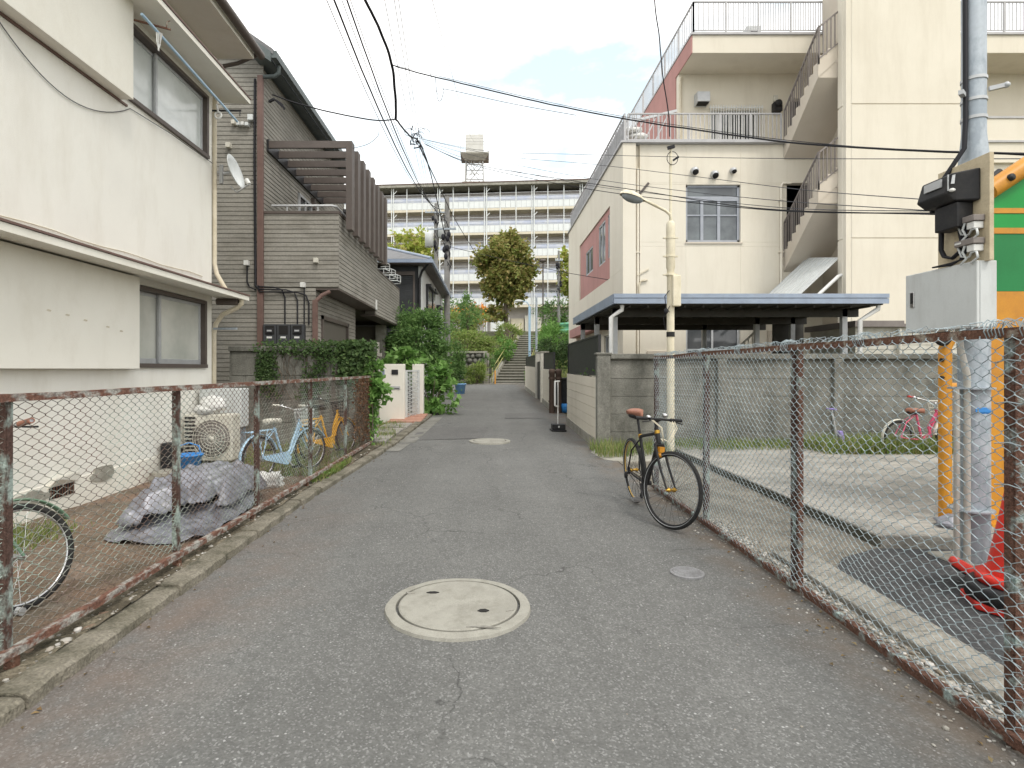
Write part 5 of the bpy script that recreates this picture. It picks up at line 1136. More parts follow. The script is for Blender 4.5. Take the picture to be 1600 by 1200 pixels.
# ------------------------------------------------------------ white gate walls, tiles, shrub, far left
def gz(x, y): return ground_z(x, y)
t = thing('gate_wall', 'white rendered gate wall with intercom and letter slot past the left fence', 'wall', (-2.4, 14.2, .1)); z = .08
mb = MB(); mb.box(-2.78, -2.07, 14.1, 14.32, z, 1.55); mb.build('wall', m_stucco2, t, bevel=.01)
mb = MB(); mb.box(-2.63, -2.55, 14.07, 14.1, 1.24, 1.42); f = mb.build('intercom', m_bluemetal, t, bevel=.004); mb = MB(); mb.box(-2.60, -2.58, 14.064, 14.07, 1.36, 1.385); mb.build('lens', m_black, f)
mb = MB(); mb.box(-2.38, -2.22, 14.08, 14.1, 1.29, 1.41); mb.build('name_plate', m_dkmetal, t)
mb = MB(); mb.box(-2.45, -2.17, 14.085, 14.1, .92, 1.0); f = mb.build('letter_slot', m_alu, t, bevel=.003); mb = MB(); mb.box(-2.43, -2.19, 14.08, 14.085, .935, .95); mb.build('slot', m_dark, f)
mb = MB(); mb.box(-2.03, -1.74, 15.3, 15.6, .1, 1.56); solid(mb, 'gate_pillar', m_stucco2, 'white square gate pillar beside the broad leaved shrub', 'gate pillar', (-1.9, 15.4, .1), bevel=.01)
t = thing('garden_gate', 'half open grey lattice garden gate between white wall and pillar', 'gate', (-2.05, 14.6, .12))
mb = MB()
for k in range(9): mb.bar((-2.06+.028*k, 14.4+.08*k, .2), (-2.06+.028*k, 14.4+.08*k, 1.36), .012, .012)
for k in range(11): 
    z0 = .22+k*.1; mb.bar((-2.06, 14.4, z0), (-1.84, 15.04, z0+.1), .01, .012); mb.bar((-2.06, 14.4, z0+.1), (-1.84, 15.04, z0), .01, .012)
mb.build('lattice', m_cab, t); mb = MB(); mb.bar((-2.06, 14.4, .15), (-2.06, 14.4, 1.4), .05, .05); mb.bar((-1.83, 15.06, .15), (-1.83, 15.06, 1.4), .06, .06); mb.bar((-2.06, 14.4, 1.38), (-1.83, 15.06, 1.38), .04, .04); mb.bar((-2.06, 14.4, .18), (-1.83, 15.06, .18), .04, .04); mb.build('frame', m_cab, t)
mb = MB()
for i in range(4):
    for j in range(5): mb.box(-2.4+.20*i, -2.4+.20*i+.195, 13.6+.33*j, 13.6+.33*j+.325, 0, .175+.015*j)
struct(mb, 'tiled_step', m_tile)
mb = MB(); mb.box(-2.5, -1.85, 10.3, 11.4, 0, .13); mb.box(-2.45, -1.83, 11.55, 12.4, 0, .145); mb.box(-2.4, -1.78, 12.55, 13.5, 0, .155); struct(mb, 'stepping_slabs', m_slab, bevel=.02)
mb = MB(); mb.box(-2.85, -2.55, 13.0, 13.4, 0, 2.05); mb.box(-2.9, -2.5, 12.95, 13.45, 1.72, 1.8); solid(mb, 'stone_pillar', m_conc, 'pale plastered pillar with rusty stains behind the ivy wall', 'pillar', (-2.7, 13.2, 0))
t = thing('broad_leaved_shrub', 'broad leaved bright green shrub spilling onto the road by the white pillar', 'shrub', (-1.4, 16.3, .15))
mb = MB(); leaves_blob(mb, (-1.42, 16.2, .70), (.52, .5, .58), 420, .17, .14, 26, 31, lob=True, spread=.25); leaves_blob(mb, (-1.75, 16.3, 1.35), (.55, .4, .42), 260, .16, .13, 20, 32, lob=True, spread=.25); leaves_blob(mb, (-2.25, 15.6, 1.75), (.5, .4, .25), 130, .16, .13, 12, 33, lob=True, spread=.28); mb.build('leaves', m_lfC, t)
mb = MB(); 
for k in range(7): mb.tube([(-1.6, 16.3, .1), (-1.6+.2*cos(k), 16.3+.2*sin(k), .7), (-1.6+.5*cos(k), 16.3+.4*sin(k), 1.3)], [.02, .015, .006], 5)
mb.build('stem', m_trunk, t)
def tree(name, label, cat, base, h, crown_c, crown_r, n, L, w, m, clump, seed, trunk_r=.08, limbs=7, group=None, extra=(), spread=.3, lob=False):
    t = thing(name, label, cat, base, group); b = Vector(base); cc = Vector(crown_c); cr = Vector(crown_r); rnd = random.Random(seed)
    mb = MB(); j = cc-Vector((0, 0, cr.z*.75)); mid = b.lerp(j, .5)+Vector((rnd.uniform(-.1, .1)*h*.1, 0, 0))
    mb.tube([b-Vector((0, 0, .2)), mid, j, cc+Vector((0, 0, cr.z*.3))], [trunk_r*1.25, trunk_r, trunk_r*.8, trunk_r*.25], 9)
    for k in range(limbs):
        a = 2*pi*k/limbs+rnd.uniform(-.3, .3); q = rnd.uniform(.2, .8); s = j.lerp(cc, q*.7)
        e = cc+Vector((cos(a)*cr.x*.75, sin(a)*cr.y*.75, rnd.uniform(-.5, .75)*cr.z)); m_ = s.lerp(e, .5)+Vector((0, 0, .08*cr.z))
        mb.tube([s, m_, e], [trunk_r*.5, trunk_r*.3, trunk_r*.08], 6)
    mb.build('trunk', m_trunk, t)
    mb = MB(); leaves_blob(mb, cc, cr, n, L, w, clump, seed, spread=spread, lob=lob)
    for k, (ec, er, en) in enumerate(extra): leaves_blob(mb, ec, er, en, L, w, max(6, clump//3), seed+50+k, spread=spread, lob=lob)
    mb.build('crown', m, t); return t
tree('garden_tree', 'dark green feathery tree leaning over the white gate pillar', 'tree', (-2.3, 18.4, .15), 3, (-2.35, 18.6, 2.35), (1.05, .9, .95), 5200, .15, .05, m_lfB, 60, 71, .06, 9, spread=.24, extra=[((-1.75, 18.3, 1.7), (.6, .6, .7), 1700), ((-3.0, 18.6, 1.9), (.5, .5, .6), 900), ((-2.2, 18.8, 3.1), (.6, .5, .35), 900)])
t = thing('potted_shrub', 'slim dark shrub in a light blue tub by the near utility pole', 'potted plant', (-1.23, 25.6, .3))
mb = MB(); mb.lathe((-1.23, 25.6, .31), [(.0001, 0), (.19, 0), (.245, .42), (.27, .42), (.27, .47), (.235, .47), (.22, .40), (.0001, .38)], 24); mb.build('tub', m_ltblue, t)
mb = MB(); leaves_blob(mb, (-1.4, 25.6, 1.62), (.40, .4, .85), 1500, .14, .06, 26, 81); mb.build('leaves', m_lfB, t); mb = MB(); mb.tube([(-1.23, 25.6, .6), (-1.3, 25.6, 1.2), (-1.36, 25.6, 1.9)], .025, 6); mb.build('stem', m_trunk, t)

# ------------------------------------------------------------ charcoal house further on
t = thing('charcoal_house', 'charcoal house with grey hipped roof behind the brown house', 'house', (-5, 24, .2)); y0 = 20.0
mb = MB(); mb.box(-9, -2.45, y0+.02, 29, 0, 5.15); mb.build('wall', m_dsid, t)
mb = MB(); mb.box(-2.43, -2.3, y0-.05, 29, 0, 5.15); mb.build('side_wall', m_cab, t)
mb = MB()
for k in range(30): mb.box(-5.2, -2.6, y0-.03, y0+.01, 2.9+k*.06, 2.95+k*.06)
mb.build('shutter', m_dsid, t); mb = MB(); mb.box(-5.25, -2.55, y0-.06, y0, 4.72, 4.85); mb.box(-2.62, -2.55, y0-.06, y0, 2.8, 4.72); mb.build('shutter_frame', m_bmetal, t)
mb = MB(); ex = -1.95; mb.prism([(-9.6, y0-.45, 5.22), (ex, y0-.45, 5.22), (-3.9, y0+2.2, 6.12), (-9.6, y0+2.2, 6.12)], (0, 0, -.06)); mb.prism([(ex, y0-.45, 5.22), (ex, 29.4, 5.22), (-3.9, 27, 6.12), (-3.9, y0+2.2, 6.12)], (0, 0, -.06)); mb.prism([(-9.6, y0+2.2, 6.12), (-3.9, y0+2.2, 6.12), (-3.9, 27, 6.12), (-9.6, 27, 6.12)], (0, 0, -.05)); mb.build('roof', m_roof, t)
mb = MB(); mb.tube([(ex, y0-.45, 5.24), (-3.9, y0+2.2, 6.15)], .06, 6); mb.box(-9.6, ex+.05, y0-.52, y0-.44, 5.08, 5.2); mb.box(ex, ex+.08, y0-.5, 29.4, 5.08, 5.2); mb.build('gutter', m_bluemetal, t)
mb = MB(); mb.box(-9.5, ex, y0-.44, y0, 5.04, 5.08); mb.box(-2.4, ex, y0, 29.3, 5.04, 5.08); mb.build('soffit', m_bmetal, t)
mb = MB(); mb.tube([(ex-.05, y0-.42, 5.1), (-2.3, y0-.1, 4.85), (-2.38, y0-.1, 4.6), (-2.38, y0-.1, .1)], .045, 7); mb.build('downpipe', m_dkmetal, t)
for (a, b, c, d) in ((21.2, 22.6, 2.6, 4.5), (23.2, 24.2, 2.4, 4.6), (25.5, 26.8, 2.4, 4.2)):
    mb = MB(); mb.box(-2.32, -2.22, a, b, c, d); mb.box(-2.32, -2.1, a-.05, b+.05, d, d+.1); f = mb.build('window', m_dkmetal, t); mb = MB(); mb.box(-2.225, -2.215, a+.08, (a+b)/2-.04, c+.1, d-.1); mb.box(-2.225, -2.215, (a+b)/2+.04, b-.08, c+.1, d-.1); mb.build('pane', m_frost2, f)

# ------------------------------------------------------------ stone steps and planted slope
t = thing('stone_steps', 'long flight of concrete steps climbing to the apartment block', 'steps', (1.3, 36, .5)); NS = 20; sy0, sy1 = 36.1, 47.0
def step_x(q): return .34+(2.80-.34)*q, 2.45+(4.50-2.45)*q
mb = MB()
for k in range(NS):
    q = k/NS; xa, xb = step_x(q); ya = sy0+(sy1-sy0)*q; zz = .5+.185*(k+1); mb.box(xa, xb, ya+.03, ya+1.3, zz-.35, zz-.07)
mb.build('riser', m_riser, t); mb = MB()  # riser shade is in the colour, so steps read against paler treads
for k in range(NS):
    q = k/NS; xa, xb = step_x(q); ya = sy0+(sy1-sy0)*q; zz = .5+.185*(k+1); mb.box(xa-.01, xb+.01, ya, ya+1.3, zz-.07, zz)
mb.build('tread', m_lid, t)
mb = MB()
for s in (0, 1):
    p, q = Vector((step_x(0)[s]+(.11 if s else -.11), sy0-.1, .5)), Vector((step_x(1)[s]+(.11 if s else -.11), sy1, 4.25)); mb.prism([p+Vector((-.1, 0, -.5)), q+Vector((-.1, 0, -.5)), q+Vector((-.1, 0, .22)), p+Vector((-.1, 0, .3))][::-1], (.2, 0, 0))
mb.build('stringer', m_conc, t)
m_hand = mat('yellow_handrail', (.42,.40,.16), (.36,.34,.14), 4, rough=.5, bump=.02)
for s in (0, 1):
    o_ = .06 if s else -.06; mb = MB(); p, q = Vector((step_x(0)[s]+o_, sy0-.15, .5)), Vector((step_x(1)[s]+o_, sy1, 4.25))
    for h in (.55, .95): mb.tube([p+Vector((0, 0, h)), q+Vector((0, 0, h))], .03, 6)
    for k in range(7): r = p.lerp(q, k/6); mb.cyl(r, r+Vector((0, 0, .97)), .028, n=6)
    mb.build('handrail', m_hand, t)
mb = MB(); mb.box(-.9, 2.45, 34.9, 36.12, .3, .515); mb.box(.2, 2.5, 35.2, 36.1, .5, .56); struct(mb, 'stair_landing', m_slab)
def bollard(x, y, lb, h=.86):
    mb = MB(); z = gz(x, y); mb.tube([(x, y, z-.1), (x, y, z+h-.03), (x, y, z+h)], [.045, .045, .025], 10); solid(mb, 'bollard', m_orange, lb, 'bollard', (x, y, z), 'orange bollards')
bollard(.46, 35.0, 'orange bollard at the foot of the stone steps'); bollard(-1.72, 26.8, 'orange marker post beside the near utility pole', 1.5)
t = thing('stone_wall', 'old rough stone retaining wall left of the stone steps', 'wall', (-1, 36.5, .5)); rnd = random.Random(5); mb = MB()
for r_ in range(6):
    x = -4.5
    while x < -.05:
        w = rnd.uniform(.28, .5); zc = .62+r_*.33+rnd.uniform(-.04, .04); mb.ball((x+w/2, 36.45, zc), (w*.54, .22, .19), 8, 6, .35); x += w
mb.box(-4.6, -.05, 36.45, 36.9, .3, 2.45); mb.build('stones', m_wallconc, t); mb = MB(); mb.box(-4.6, -.02, 36.25, 36.95, 2.45, 2.58); mb.box(-.25, .1, 36.2, 36.9, .3, 2.45); mb.build('coping', m_conc, t)
def shrub(lb, c, r, n, L, w, m, seed, clump=16, group='shrubs on the slope', name='shrub', cat='shrub', ly=True, ms=None):
    t = thing(name, lb, cat, (c[0], c[1], c[2]-r[2]), group); mb = MB(); leaves_blob(mb, c, r, n, L, w, clump, seed, spread=.30); mb.build('foliage', m, t)
    mb = MB(); rnd = random.Random(seed)
    for k in range(6): a = rnd.uniform(0, 6.28); mb.tube([(c[0], c[1], c[2]-r[2]-.2), (c[0]+.3*r[0]*cos(a), c[1]+.3*r[1]*sin(a), c[2]), (c[0]+.7*r[0]*cos(a), c[1]+.7*r[1]*sin(a), c[2]+.5*r[2])], [.03, .02, .006], 5)
    mb.build('stem', m_trunk, t); return t
shrub('clipped box hedge above the rough stone wall', (-1.5, 37.4, 3.1), (2.0, .7, .75), 3200, .16, .09, m_lfD, 101, 34)
shrub('loose tall bush with pale tips left above the hedge', (-2.0, 40.5, 4.6), (1.6, 1.0, 1.1), 1500, .26, .09, m_lfD, 102, 18)
shrub('round bush beside the left handrail, halfway up the steps', (1.15, 40.2, 2.7), (.75, .9, .8), 1300, .18, .08, m_lfC, 103, 18)
shrub('dark low bush against the stone wall, left of the handrail foot', (.0, 36.3, 1.7), (.4, .5, .7), 800, .16, .07, m_lfB, 104, 14)
shrub('arching grassy bush at the foot of the stone wall', (-.7, 35.4, 1.1), (.75, .5, .6), 1100, .28, .05, m_lfD, 105, 16)
shrub('spiky pale bush near the top of the left handrail', (1.6, 43.0, 4.0), (1.1, 1.2, .9), 1300, .28, .07, m_lfD, 106, 16)
shrub('leafy bush left of the near utility pole on the slope', (-2.9, 34.5, 2.9), (.9, .8, 1.5), 1500, .2, .09, m_lfB, 107, 18)
shrub('tall thin leaved sapling right behind the near utility pole', (-1.35, 38.5, 5.3), (.7, .6, 1.4), 900, .18, .09, m_lfB, 108, 14)
shrub('bright grassy bush on the bank right of the steps', (5.2, 43.0, 3.9), (1.4, 1.5, 1.0), 1700, .32, .06, m_lfC, 109, 18)
shrub('round dark hedge bush behind the black screens', (3.55, 31.0, 2.1), (1.1, 1.0, .85), 2400, .14, .08, m_ivy, 110, 26)
shrub('dense green bush on top of the right bank', (5.6, 46.5, 5.8), (1.5, 1.2, 1.5), 1800, .24, .1, m_lfB, 111, 20)
shrub('light green bush low on the right bank', (4.3, 39.5, 2.9), (.9, 1.2, .8), 1300, .22, .06, m_lfC, 112, 16)
shrub('small tuft beside the right foot of the steps', (2.55, 35.0, 1.0), (.22, .4, .5), 420, .2, .04, m_lfC, 113, 10)
t = shrub('orange flowering bush above the hedge', (-1.0, 42.5, 5.2), (1.1, .8, 1.0), 1100, .22, .09, m_lfD, 114, 16); mb = MB(); leaves_blob(mb, (-1.0, 42.2, 5.4), (1.15, .8, 1.0), 130, .2, .15, 16, 115); mb.build('flowers', m_flowers, t)
shrub('tree like bush beside the white building entrance', (-3.2, 44, 5.6), (1.8, 1.2, 1.6), 1600, .24, .1, m_lfB, 116, 18)
# grass and weeds
def grass(mb, x0, x1, y0, y1, zf, n, h, seed, lean=.5, dens=None, w=.006):
    rnd = random.Random(seed); k = 0
    while k < n:
        x, y = rnd.uniform(x0, x1), rnd.uniform(y0, y1)
        if dens and rnd.random() > dens(x, y): continue
        k += 1; hh = h*rnd.uniform(.4, 1.3); a = rnd.uniform(0, 6.28); ln = rnd.uniform(.1, lean)*hh; z = zf(x, y); wv = Vector((-sin(a), cos(a), 0))*w; d = Vector((cos(a), sin(a), 0)); p = Vector((x, y, z-.01)); m_ = p+Vector((0, 0, hh*.6))+d*ln*.4
        mb.add([p-wv, p+wv, m_+wv*.7, m_-wv*.7, p+Vector((0, 0, hh))+d*ln], [(0, 1, 2, 3), (3, 2, 4)])
mb = MB(); grass(mb, 2.1, 12, 9.15, 9.9, lambda x, y: .11 if x > 3.08 else .02, 7000, .15, 1, .9, lambda x, y: (.15+.85*(y-9)/.9)*(.35+.65*max(0, noise.noise(Vector((x*.9, 1, 1)))+.35)), .005)
grass(mb, 5.2, 8.6, 8.7, 9.6, lambda x, y: .11, 3800, .25, 2, 1.0, lambda x, y: max(0, 1-((x-6.4)/1.6)**2), .006)
grass(mb, 1.75, 2.9, 8.9, 9.85, lambda x, y: .05, 1000, .2, 3, .9, None, .005); struct(mb, 'grass', m_grass, 'stuff')
mb = MB(); grass(mb, -4.05, -3.2, 3.6, 5.0, yard_z, 1400, .10, 4, .9, lambda x, y: max(0, 1-((x+3.75)/.35)**2)*(1-abs(y-4.3)/.8), .004)
grass(mb, -3.9, -2.2, 7.2, 9.9, yard_z, 3000, .13, 5, .9, lambda x, y: .2+max(0, noise.noise(Vector((x*2, y*2, 4)))), .005); grass(mb, -2.16, -1.98, 6.5, 8.9, yard_z, 900, .10, 6, 1.3, lambda x, y: max(0, 1-abs(y-7.6)/.9), .006)
grass(mb, -2.5, -1.85, 10.2, 13.6, lambda x, y: .08, 1200, .13, 7, 1, lambda x, y: max(0, .3+noise.noise(Vector((x*3, y*2, 4)))), .006); grass(mb, -2.0, -1.75, 9.7, 11.0, lambda x, y: .06, 300, .08, 17, 1, None, .006); struct(mb, 'weeds', m_grass, 'stuff')
mb = MB(); 
for k in range(60):
    y = random.uniform(6.9, 7.9); x = random.uniform(-2.15, -1.97); mb.leaf(Vector((x, y, yard_z(x, y)+random.uniform(.01, .07))), Vector((random.gauss(0, 1), random.gauss(0, 1), .4)), Vector((0, 0, 1)), .06, .03)
struct(mb, 'weed_leaves', m_lfC, 'stuff')
mb = MB(); grass(mb, -8, .3, 36.8, 47, gz, 5000, .45, 8, 1, None, .02); grass(mb, 4, 9, 36.8, 48, gz, 5000, .5, 9, 1, lambda x, y: 1 if x > 2.7+(y-36)*.19 else 0, .02); struct(mb, 'bank_grass', m_grass, 'stuff')

# ------------------------------------------------------------ apartment block
AP = thing('apartment_block', 'long white apartment block with open balconies closing the view', 'apartment block', (0, 63, 0), rz=-radians(5.0)); AP_loc = Vector((0, 63, 0)); ORG[AP.name] = (0, 0, 0)
m_apw = mat('apartment_white', (.74,.765,.765), (.69,.715,.715), 2, rough=.8, fine=.02, bump=.03); m_apbeige = mat('apartment_beige', (.66,.60,.48), (.6,.55,.44), 2, rough=.85); m_apback = mat('apartment_back_wall', (.56,.53,.52), (.51,.48,.47), 2, rough=.9)
m_gstrip = glassmat('lavender_frosted_glass', (.44,.48,.60), .3, (.56,.58,.64), 1.2)
XL, XR, BAY, FH, Z1 = -22.0, 24.0, 1.745, 2.68, 8.29
fl = [Z1-FH]+[Z1+FH*k for k in range(5)]; ROOFZ = 21.95
offx = -.35
mb = MB(); mb.box(XL, XR, 1.5, 11, 4.5, ROOFZ-.5); mb.build('wall', m_apback, AP)
mb = MB(); mb.box(XL-.3, XR+.3, -.5, 11.3, ROOFZ-.28, ROOFZ); mb.build('roof_slab', m_conc, AP); mb = MB(); mb.box(XL-.32, XR+.32, -.54, 11.3, ROOFZ+.002, ROOFZ+.10); mb.build('roof_edge', m_bpipe, AP)
for z in fl[1:]:
    mb = MB(); mb.box(XL, XR, -.05, 1.5, z-.02, z+.24); mb.build('floor_slab', m_apbeige, AP)
    mb = MB(); k = 0; x = offx-13*BAY
    while x < XR-.1:
        for q in range(3):
            a = x+.05+q*(BAY-.1)/3; mb.box(a, a+(BAY-.1)/3-.02, -.02, .02, z+.30, z+1.02)
        x += BAY
    mb.build('railing_panel', m_apw, AP)
    mb = MB(); mb.box(XL, XR, .006, .014, z+1.075, z+1.52); mb.build('glass_strip', m_gstrip, AP)
    mb = MB(); mb.box(XL, XR, -.03, .03, z+1.03, z+1.07); mb.box(XL, XR, -.03, .03, z+1.53, z+1.59); mb.box(XL, XR, -.02, .02, z+.245, z+.29); mb.box(XL, XR, -.025, .025, z+1.18, z+1.2); mb.box(XL, XR, .0, .015, z+1.9, z+1.94); mb.build('handrail', m_alu, AP)
mb = MB(); 
k = -13
while offx+k*BAY < XR:
    x = offx+k*BAY
    if -12.5 < x < 12.5:
        mb = MB(); mb.box(x-.045, x+.045, -.09, -.055, Z1-.1 if k % 3 else 4.6, ROOFZ-.3); mb.build('balcony_post', m_apw, AP)
        if k % 3 == 0:
            mb = MB()
            for z in fl[1:]: mb.bar((x+.22, -.1, z+2.0), (x+.6, -.1, z+2.38), .07, .07)
            mb.cyl((x+.24, -.12, 4.6), (x+.24, -.12, ROOFZ-.3), .06, n=8); mb.build('drain_pipe', m_apw, AP)
        for z in fl[1:]:
            mb = MB(); a = x+.18; mb.box(a, a+BAY-.36, 1.44, 1.498, z+.35, z+2.0); f = mb.build('window', m_alu, AP)
            mb = MB(); mb.box(a+.06, a+BAY/2-.2, 1.42, 1.438, z+.42, z+1.93); mb.box(a+BAY/2-.14, a+BAY-.42, 1.42, 1.438, z+.42, z+1.93); mb.build('pane', m_curtain if (k*7+int(z*3)) % 4 else m_glass, f)
    k += 1
mb = MB(); 
for (a, b, c, d, m) in ((-8.0, -6.6, 4.8, 7.2, m_dark), (-3.2, -1.4, 4.8, 7.4, m_dark), (6.8, 8.6, 4.8, 7.3, m_dark)): mb = MB(); mb.box(a, b, 1.38, 1.5, c, d); mb.build('entrance', m, AP)
mb = MB(); mb.box(.2, 2.4, .6, 1.4, 4.7, 7.2); mb.box(4.1, 5.9, .6, 1.4, 4.7, 7.4); mb.build('store_front', m_offwhite, AP)
for q in range(3): 
    mb = MB(); mb.box(.3+q*.7, .93+q*.7, .54, .6, 4.8, 7.0); mb.build('store_door', m_apw, AP)
mb = MB(); mb.box(2.5, 4.0, .9, 1.4, 4.7, 7.1); mb.build('store_front', m_apbeige, AP)
mb = MB(); mb.cyl((-1.2, 1, ROOFZ), (-1.2, 1, ROOFZ+.01), .01) ; 
# water tank tower on its roof
t2 = thing('water_tank', 'white rooftop water tank on a lattice tower above the apartment block', 'water tank', (-1.6, 66, 22)); ORG[t2.name] = (0, 0, 0); t2.location = (0, 0, 0)
m_tank = mat('tank_panel', (.62,.61,.58), (.57,.56,.53), 2, rough=.7); m_lattice = mat('lattice_paint', (.42,.42,.41), rough=.7)
cx, cy = -1.55, 67.0
mb = MB(); mb.box(cx-1.0, cx+1.05, cy-1, cy+1, 26.5, 28.7); 
for q in range(3): mb.box(cx-1.02, cx+1.07, cy-1.02, cy+1.02, 26.9+q*.65, 26.94+q*.65)
mb.build('tank', m_tank, t2, bevel=.06); mb = MB(); mb.box(cx-1.6, cx+1.7, cy-1.6, cy+1.6, 26.25, 26.42); mb.prism([(cx-1.6, cy-1.6, 26.25), (cx+1.7, cy-1.6, 26.25), (cx+1.2, cy-1.2, 25.6), (cx-1.1, cy-1.2, 25.6)], (0, .1, 0)); mb.build('platform', m_conc, t2)
mb = MB()
for (dx, dy) in ((-.95, -.95), (.95, -.95), (-.95, .95), (.95, .95)): mb.bar((cx+dx*1.15, cy+dy*1.15, 23), (cx+dx, cy+dy, 26.3), .14, .14, (0, 1, 0))
for s in (-.95, .95):
    for (a, b) in (((-1.08, 23.2), (.95, 25.9)), ((1.08, 23.2), (-.95, 25.9))): mb.bar((cx+a[0], cy+s, a[1]), (cx+b[0], cy+s, b[1]), .07, .07, (0, 1, 0))
    for zz in (24.1, 25.2): mb.bar((cx-1.02, cy+s, zz), (cx+1.02, cy+s, zz), .09, .09)
mb.bar((cx-.35, cy-1, 22.3), (cx-.35, cy-1, 26.3), .06, .06, (0, 1, 0)); mb.bar((cx-.05, cy-1, 22.3), (cx-.05, cy-1, 26.3), .06, .06, (0, 1, 0)); mb.build('lattice', m_lattice, t2)
mb = MB(); mb.box(cx-1.4, cx+1.7, cy-1.4, cy+1.4, 22.0, 23.1); mb.build('base', m_conc, t2); mb = MB(); mb.cyl((cx+.55, cy, 28.7), (cx+.55, cy, 30.4), .04, n=6); 
for a in range(8): pass
mb.tube([(cx-1.55, cy-1.55, 26.4), (cx-1.55, cy-1.55, 27.6), (cx+1.65, cy-1.55, 27.6), (cx+1.65, cy-1.55, 26.4)], .03, 5); mb.build('railing', m_lattice, t2)
# trees before the block
tree('round_tree', 'round clipped autumn tree with brown green crown before the apartment block', 'tree', (1.75, 49.5, 4.4), 9, (1.55, 49.5, 10.1), (2.45, 2.2, 2.85), 9500, .34, .25, m_lfA, 120, 201, .2, 10, 'street trees before the block', spread=.17, extra=[((.55, 49.3, 6.2), (.95, .8, .65), 450), ((1.6, 49.5, 12.6), (.9, .9, .7), 500)])
tree('round_tree', 'yellow green tree top showing above the charcoal roof', 'tree', (-6.6, 50.5, 4.5), 9, (-6.9, 50.5, 11.3), (2.1, 1.8, 2.3), 4200, .36, .26, m_lfA2, 60, 202, .2, 8, 'street trees before the block', spread=.18)
tree('round_tree', 'green autumn tree half hidden behind the pink walled side of the building', 'tree', (7.6, 47.5, 4.4), 9, (7.7, 47.5, 9.3), (1.55, 1.6, 2.9), 3800, .34, .24, m_lfA2, 60, 203, .18, 8, 'street trees before the block', spread=.18)
mb = MB(); mb.lathe((6.6, 45.5, 4.3), [(.0001, 0), (1.0, 0), (1.05, .25), (.75, .3), (.7, .55), (.95, .62), (.9, .8), (.0001, .85)], 20); solid(mb, 'green_planter', mat('mint_paint', (.16,.42,.27), rough=.5), 'mint green round play object on top of the right bank', 'planter', (6.6, 45.5, 4.3))

# ------------------------------------------------------------ poles with lines
def upole(lb, x, y, ztop, arms, tf, seed, m=m_pole, r=.17):
    t = thing('utility_pole', lb, 'utility pole', (x, y, gz(x, y)), 'utility poles'); z0 = gz(x, y)
    mb = MB(); mb.tube([(x, y, z0-.2), (x, y, ztop-1.2), (x, y, ztop)], [r, r*.78, r*.66], 14); mb.build('shaft', m, t)
    for (z, w, dy) in arms:
        mb = MB(); mb.bar((x-w, y-.12, z), (x+w, y-.12, z), .07, .08); a = mb.build('crossarm', m_galv, t)
        for q in (-1, -.45, .45, 1): mb = MB(); mb.lathe((x+q*(w-.05), y-.12, z+.04), [(.05, 0), (.06, .06), (.03, .09), (.05, .12), (.0001, .16)], 8); mb.build('insulator', m_cab, a)
    for (dx, z, h, rr) in tf: mb = MB(); mb.lathe((x+dx, y-.25, z), [(.0001, 0), (rr, .02), (rr, h*.9), (rr*.85, h), (.0001, h+.04)], 16); mb.build('transformer', m_cab, t)
    mb = MB(); rnd = random.Random(seed)
    for k in range(14):
        a = rnd.uniform(0, 6.28); z = rnd.uniform(ztop-3.2, ztop-.6); mb.tube([(x+.14*cos(a), y+.14*sin(a), z), (x+.22*cos(a+.8), y-.15, z-.25), (x+.13*cos(a+1.6), y+.13*sin(a+1.6), z-.55)], .018, 5)
    for k in range(6): a = rnd.uniform(0, 6.28); z = rnd.uniform(ztop-3.0, ztop-1); mb.ball((x+.2*cos(a), y-.18, z), (.1, .08, .16), 8, 6)
    mb.build('fittings', m_cable, t)
    mb = MB()
    for k in range(8): mb.cyl((x-.2 if k % 2 else x+.0, y-r, z0+2+k*.45), (x+.0 if k % 2 else x+.2, y-r, z0+2+k*.45), .012, n=5)
    mb.build('step_bolt', m_galv, t); return t
upole('near concrete utility pole with tangled fittings left of the steps', -2.0, 28, 9.9, [(8.3, .45, 0)], [], 1)
upole('farther utility pole with two transformers behind the near one', -3.35, 37, 12.2, [(11.6, .7, 0), (10.5, .6, 0)], [(-.42, 9.3, .95, .28), (.42, 9.9, .95, .28)], 2)
upole('slim utility pole right of the steps before the apartment block', 5.75, 46, 11.0, [(10.2, .3, 0)], [], 3, m_pole, .13)
for (x, y, zt, lb, m, hh) in ((2.62, 35.6, 5.35, 'pale blue street lamp beside the stone steps', m_bikeblue, 1), (3.3, 38.5, 6.3, 'grey pole beside the pale blue lamp at the steps', m_galv, 0), (4.55, 46.8, 10.2, 'thin brown lamp post above the top of the steps', m_bmetal, 2)):
    t = thing('lamp_post', lb, 'lamp post', (x, y, gz(x, y)), 'lamp posts by the steps'); mb = MB(); mb.tube([(x, y, gz(x, y)-.2), (x, y, zt)], .075 if hh < 2 else .06, 10); mb.build('shaft', m, t)
    if hh == 1:
        mb = MB(); mb.tube([(x, y, zt), (x-.15, y-.1, zt+.25), (x-.5, y-.3, zt+.32)], .03, 6); a = mb.build('arm', m, t); mb = MB(); mb.ball((x-.7, y-.36, zt+.3), (.26, .13, .09), 12, 6); mb.build('head', m_cab, a)
    if hh == 2: mb = MB(); mb.lathe((x, y, zt), [(.1, 0), (.3, .1), (.22, .25), (.0001, .3)], 12); mb.build('head', m_bmetal, t)

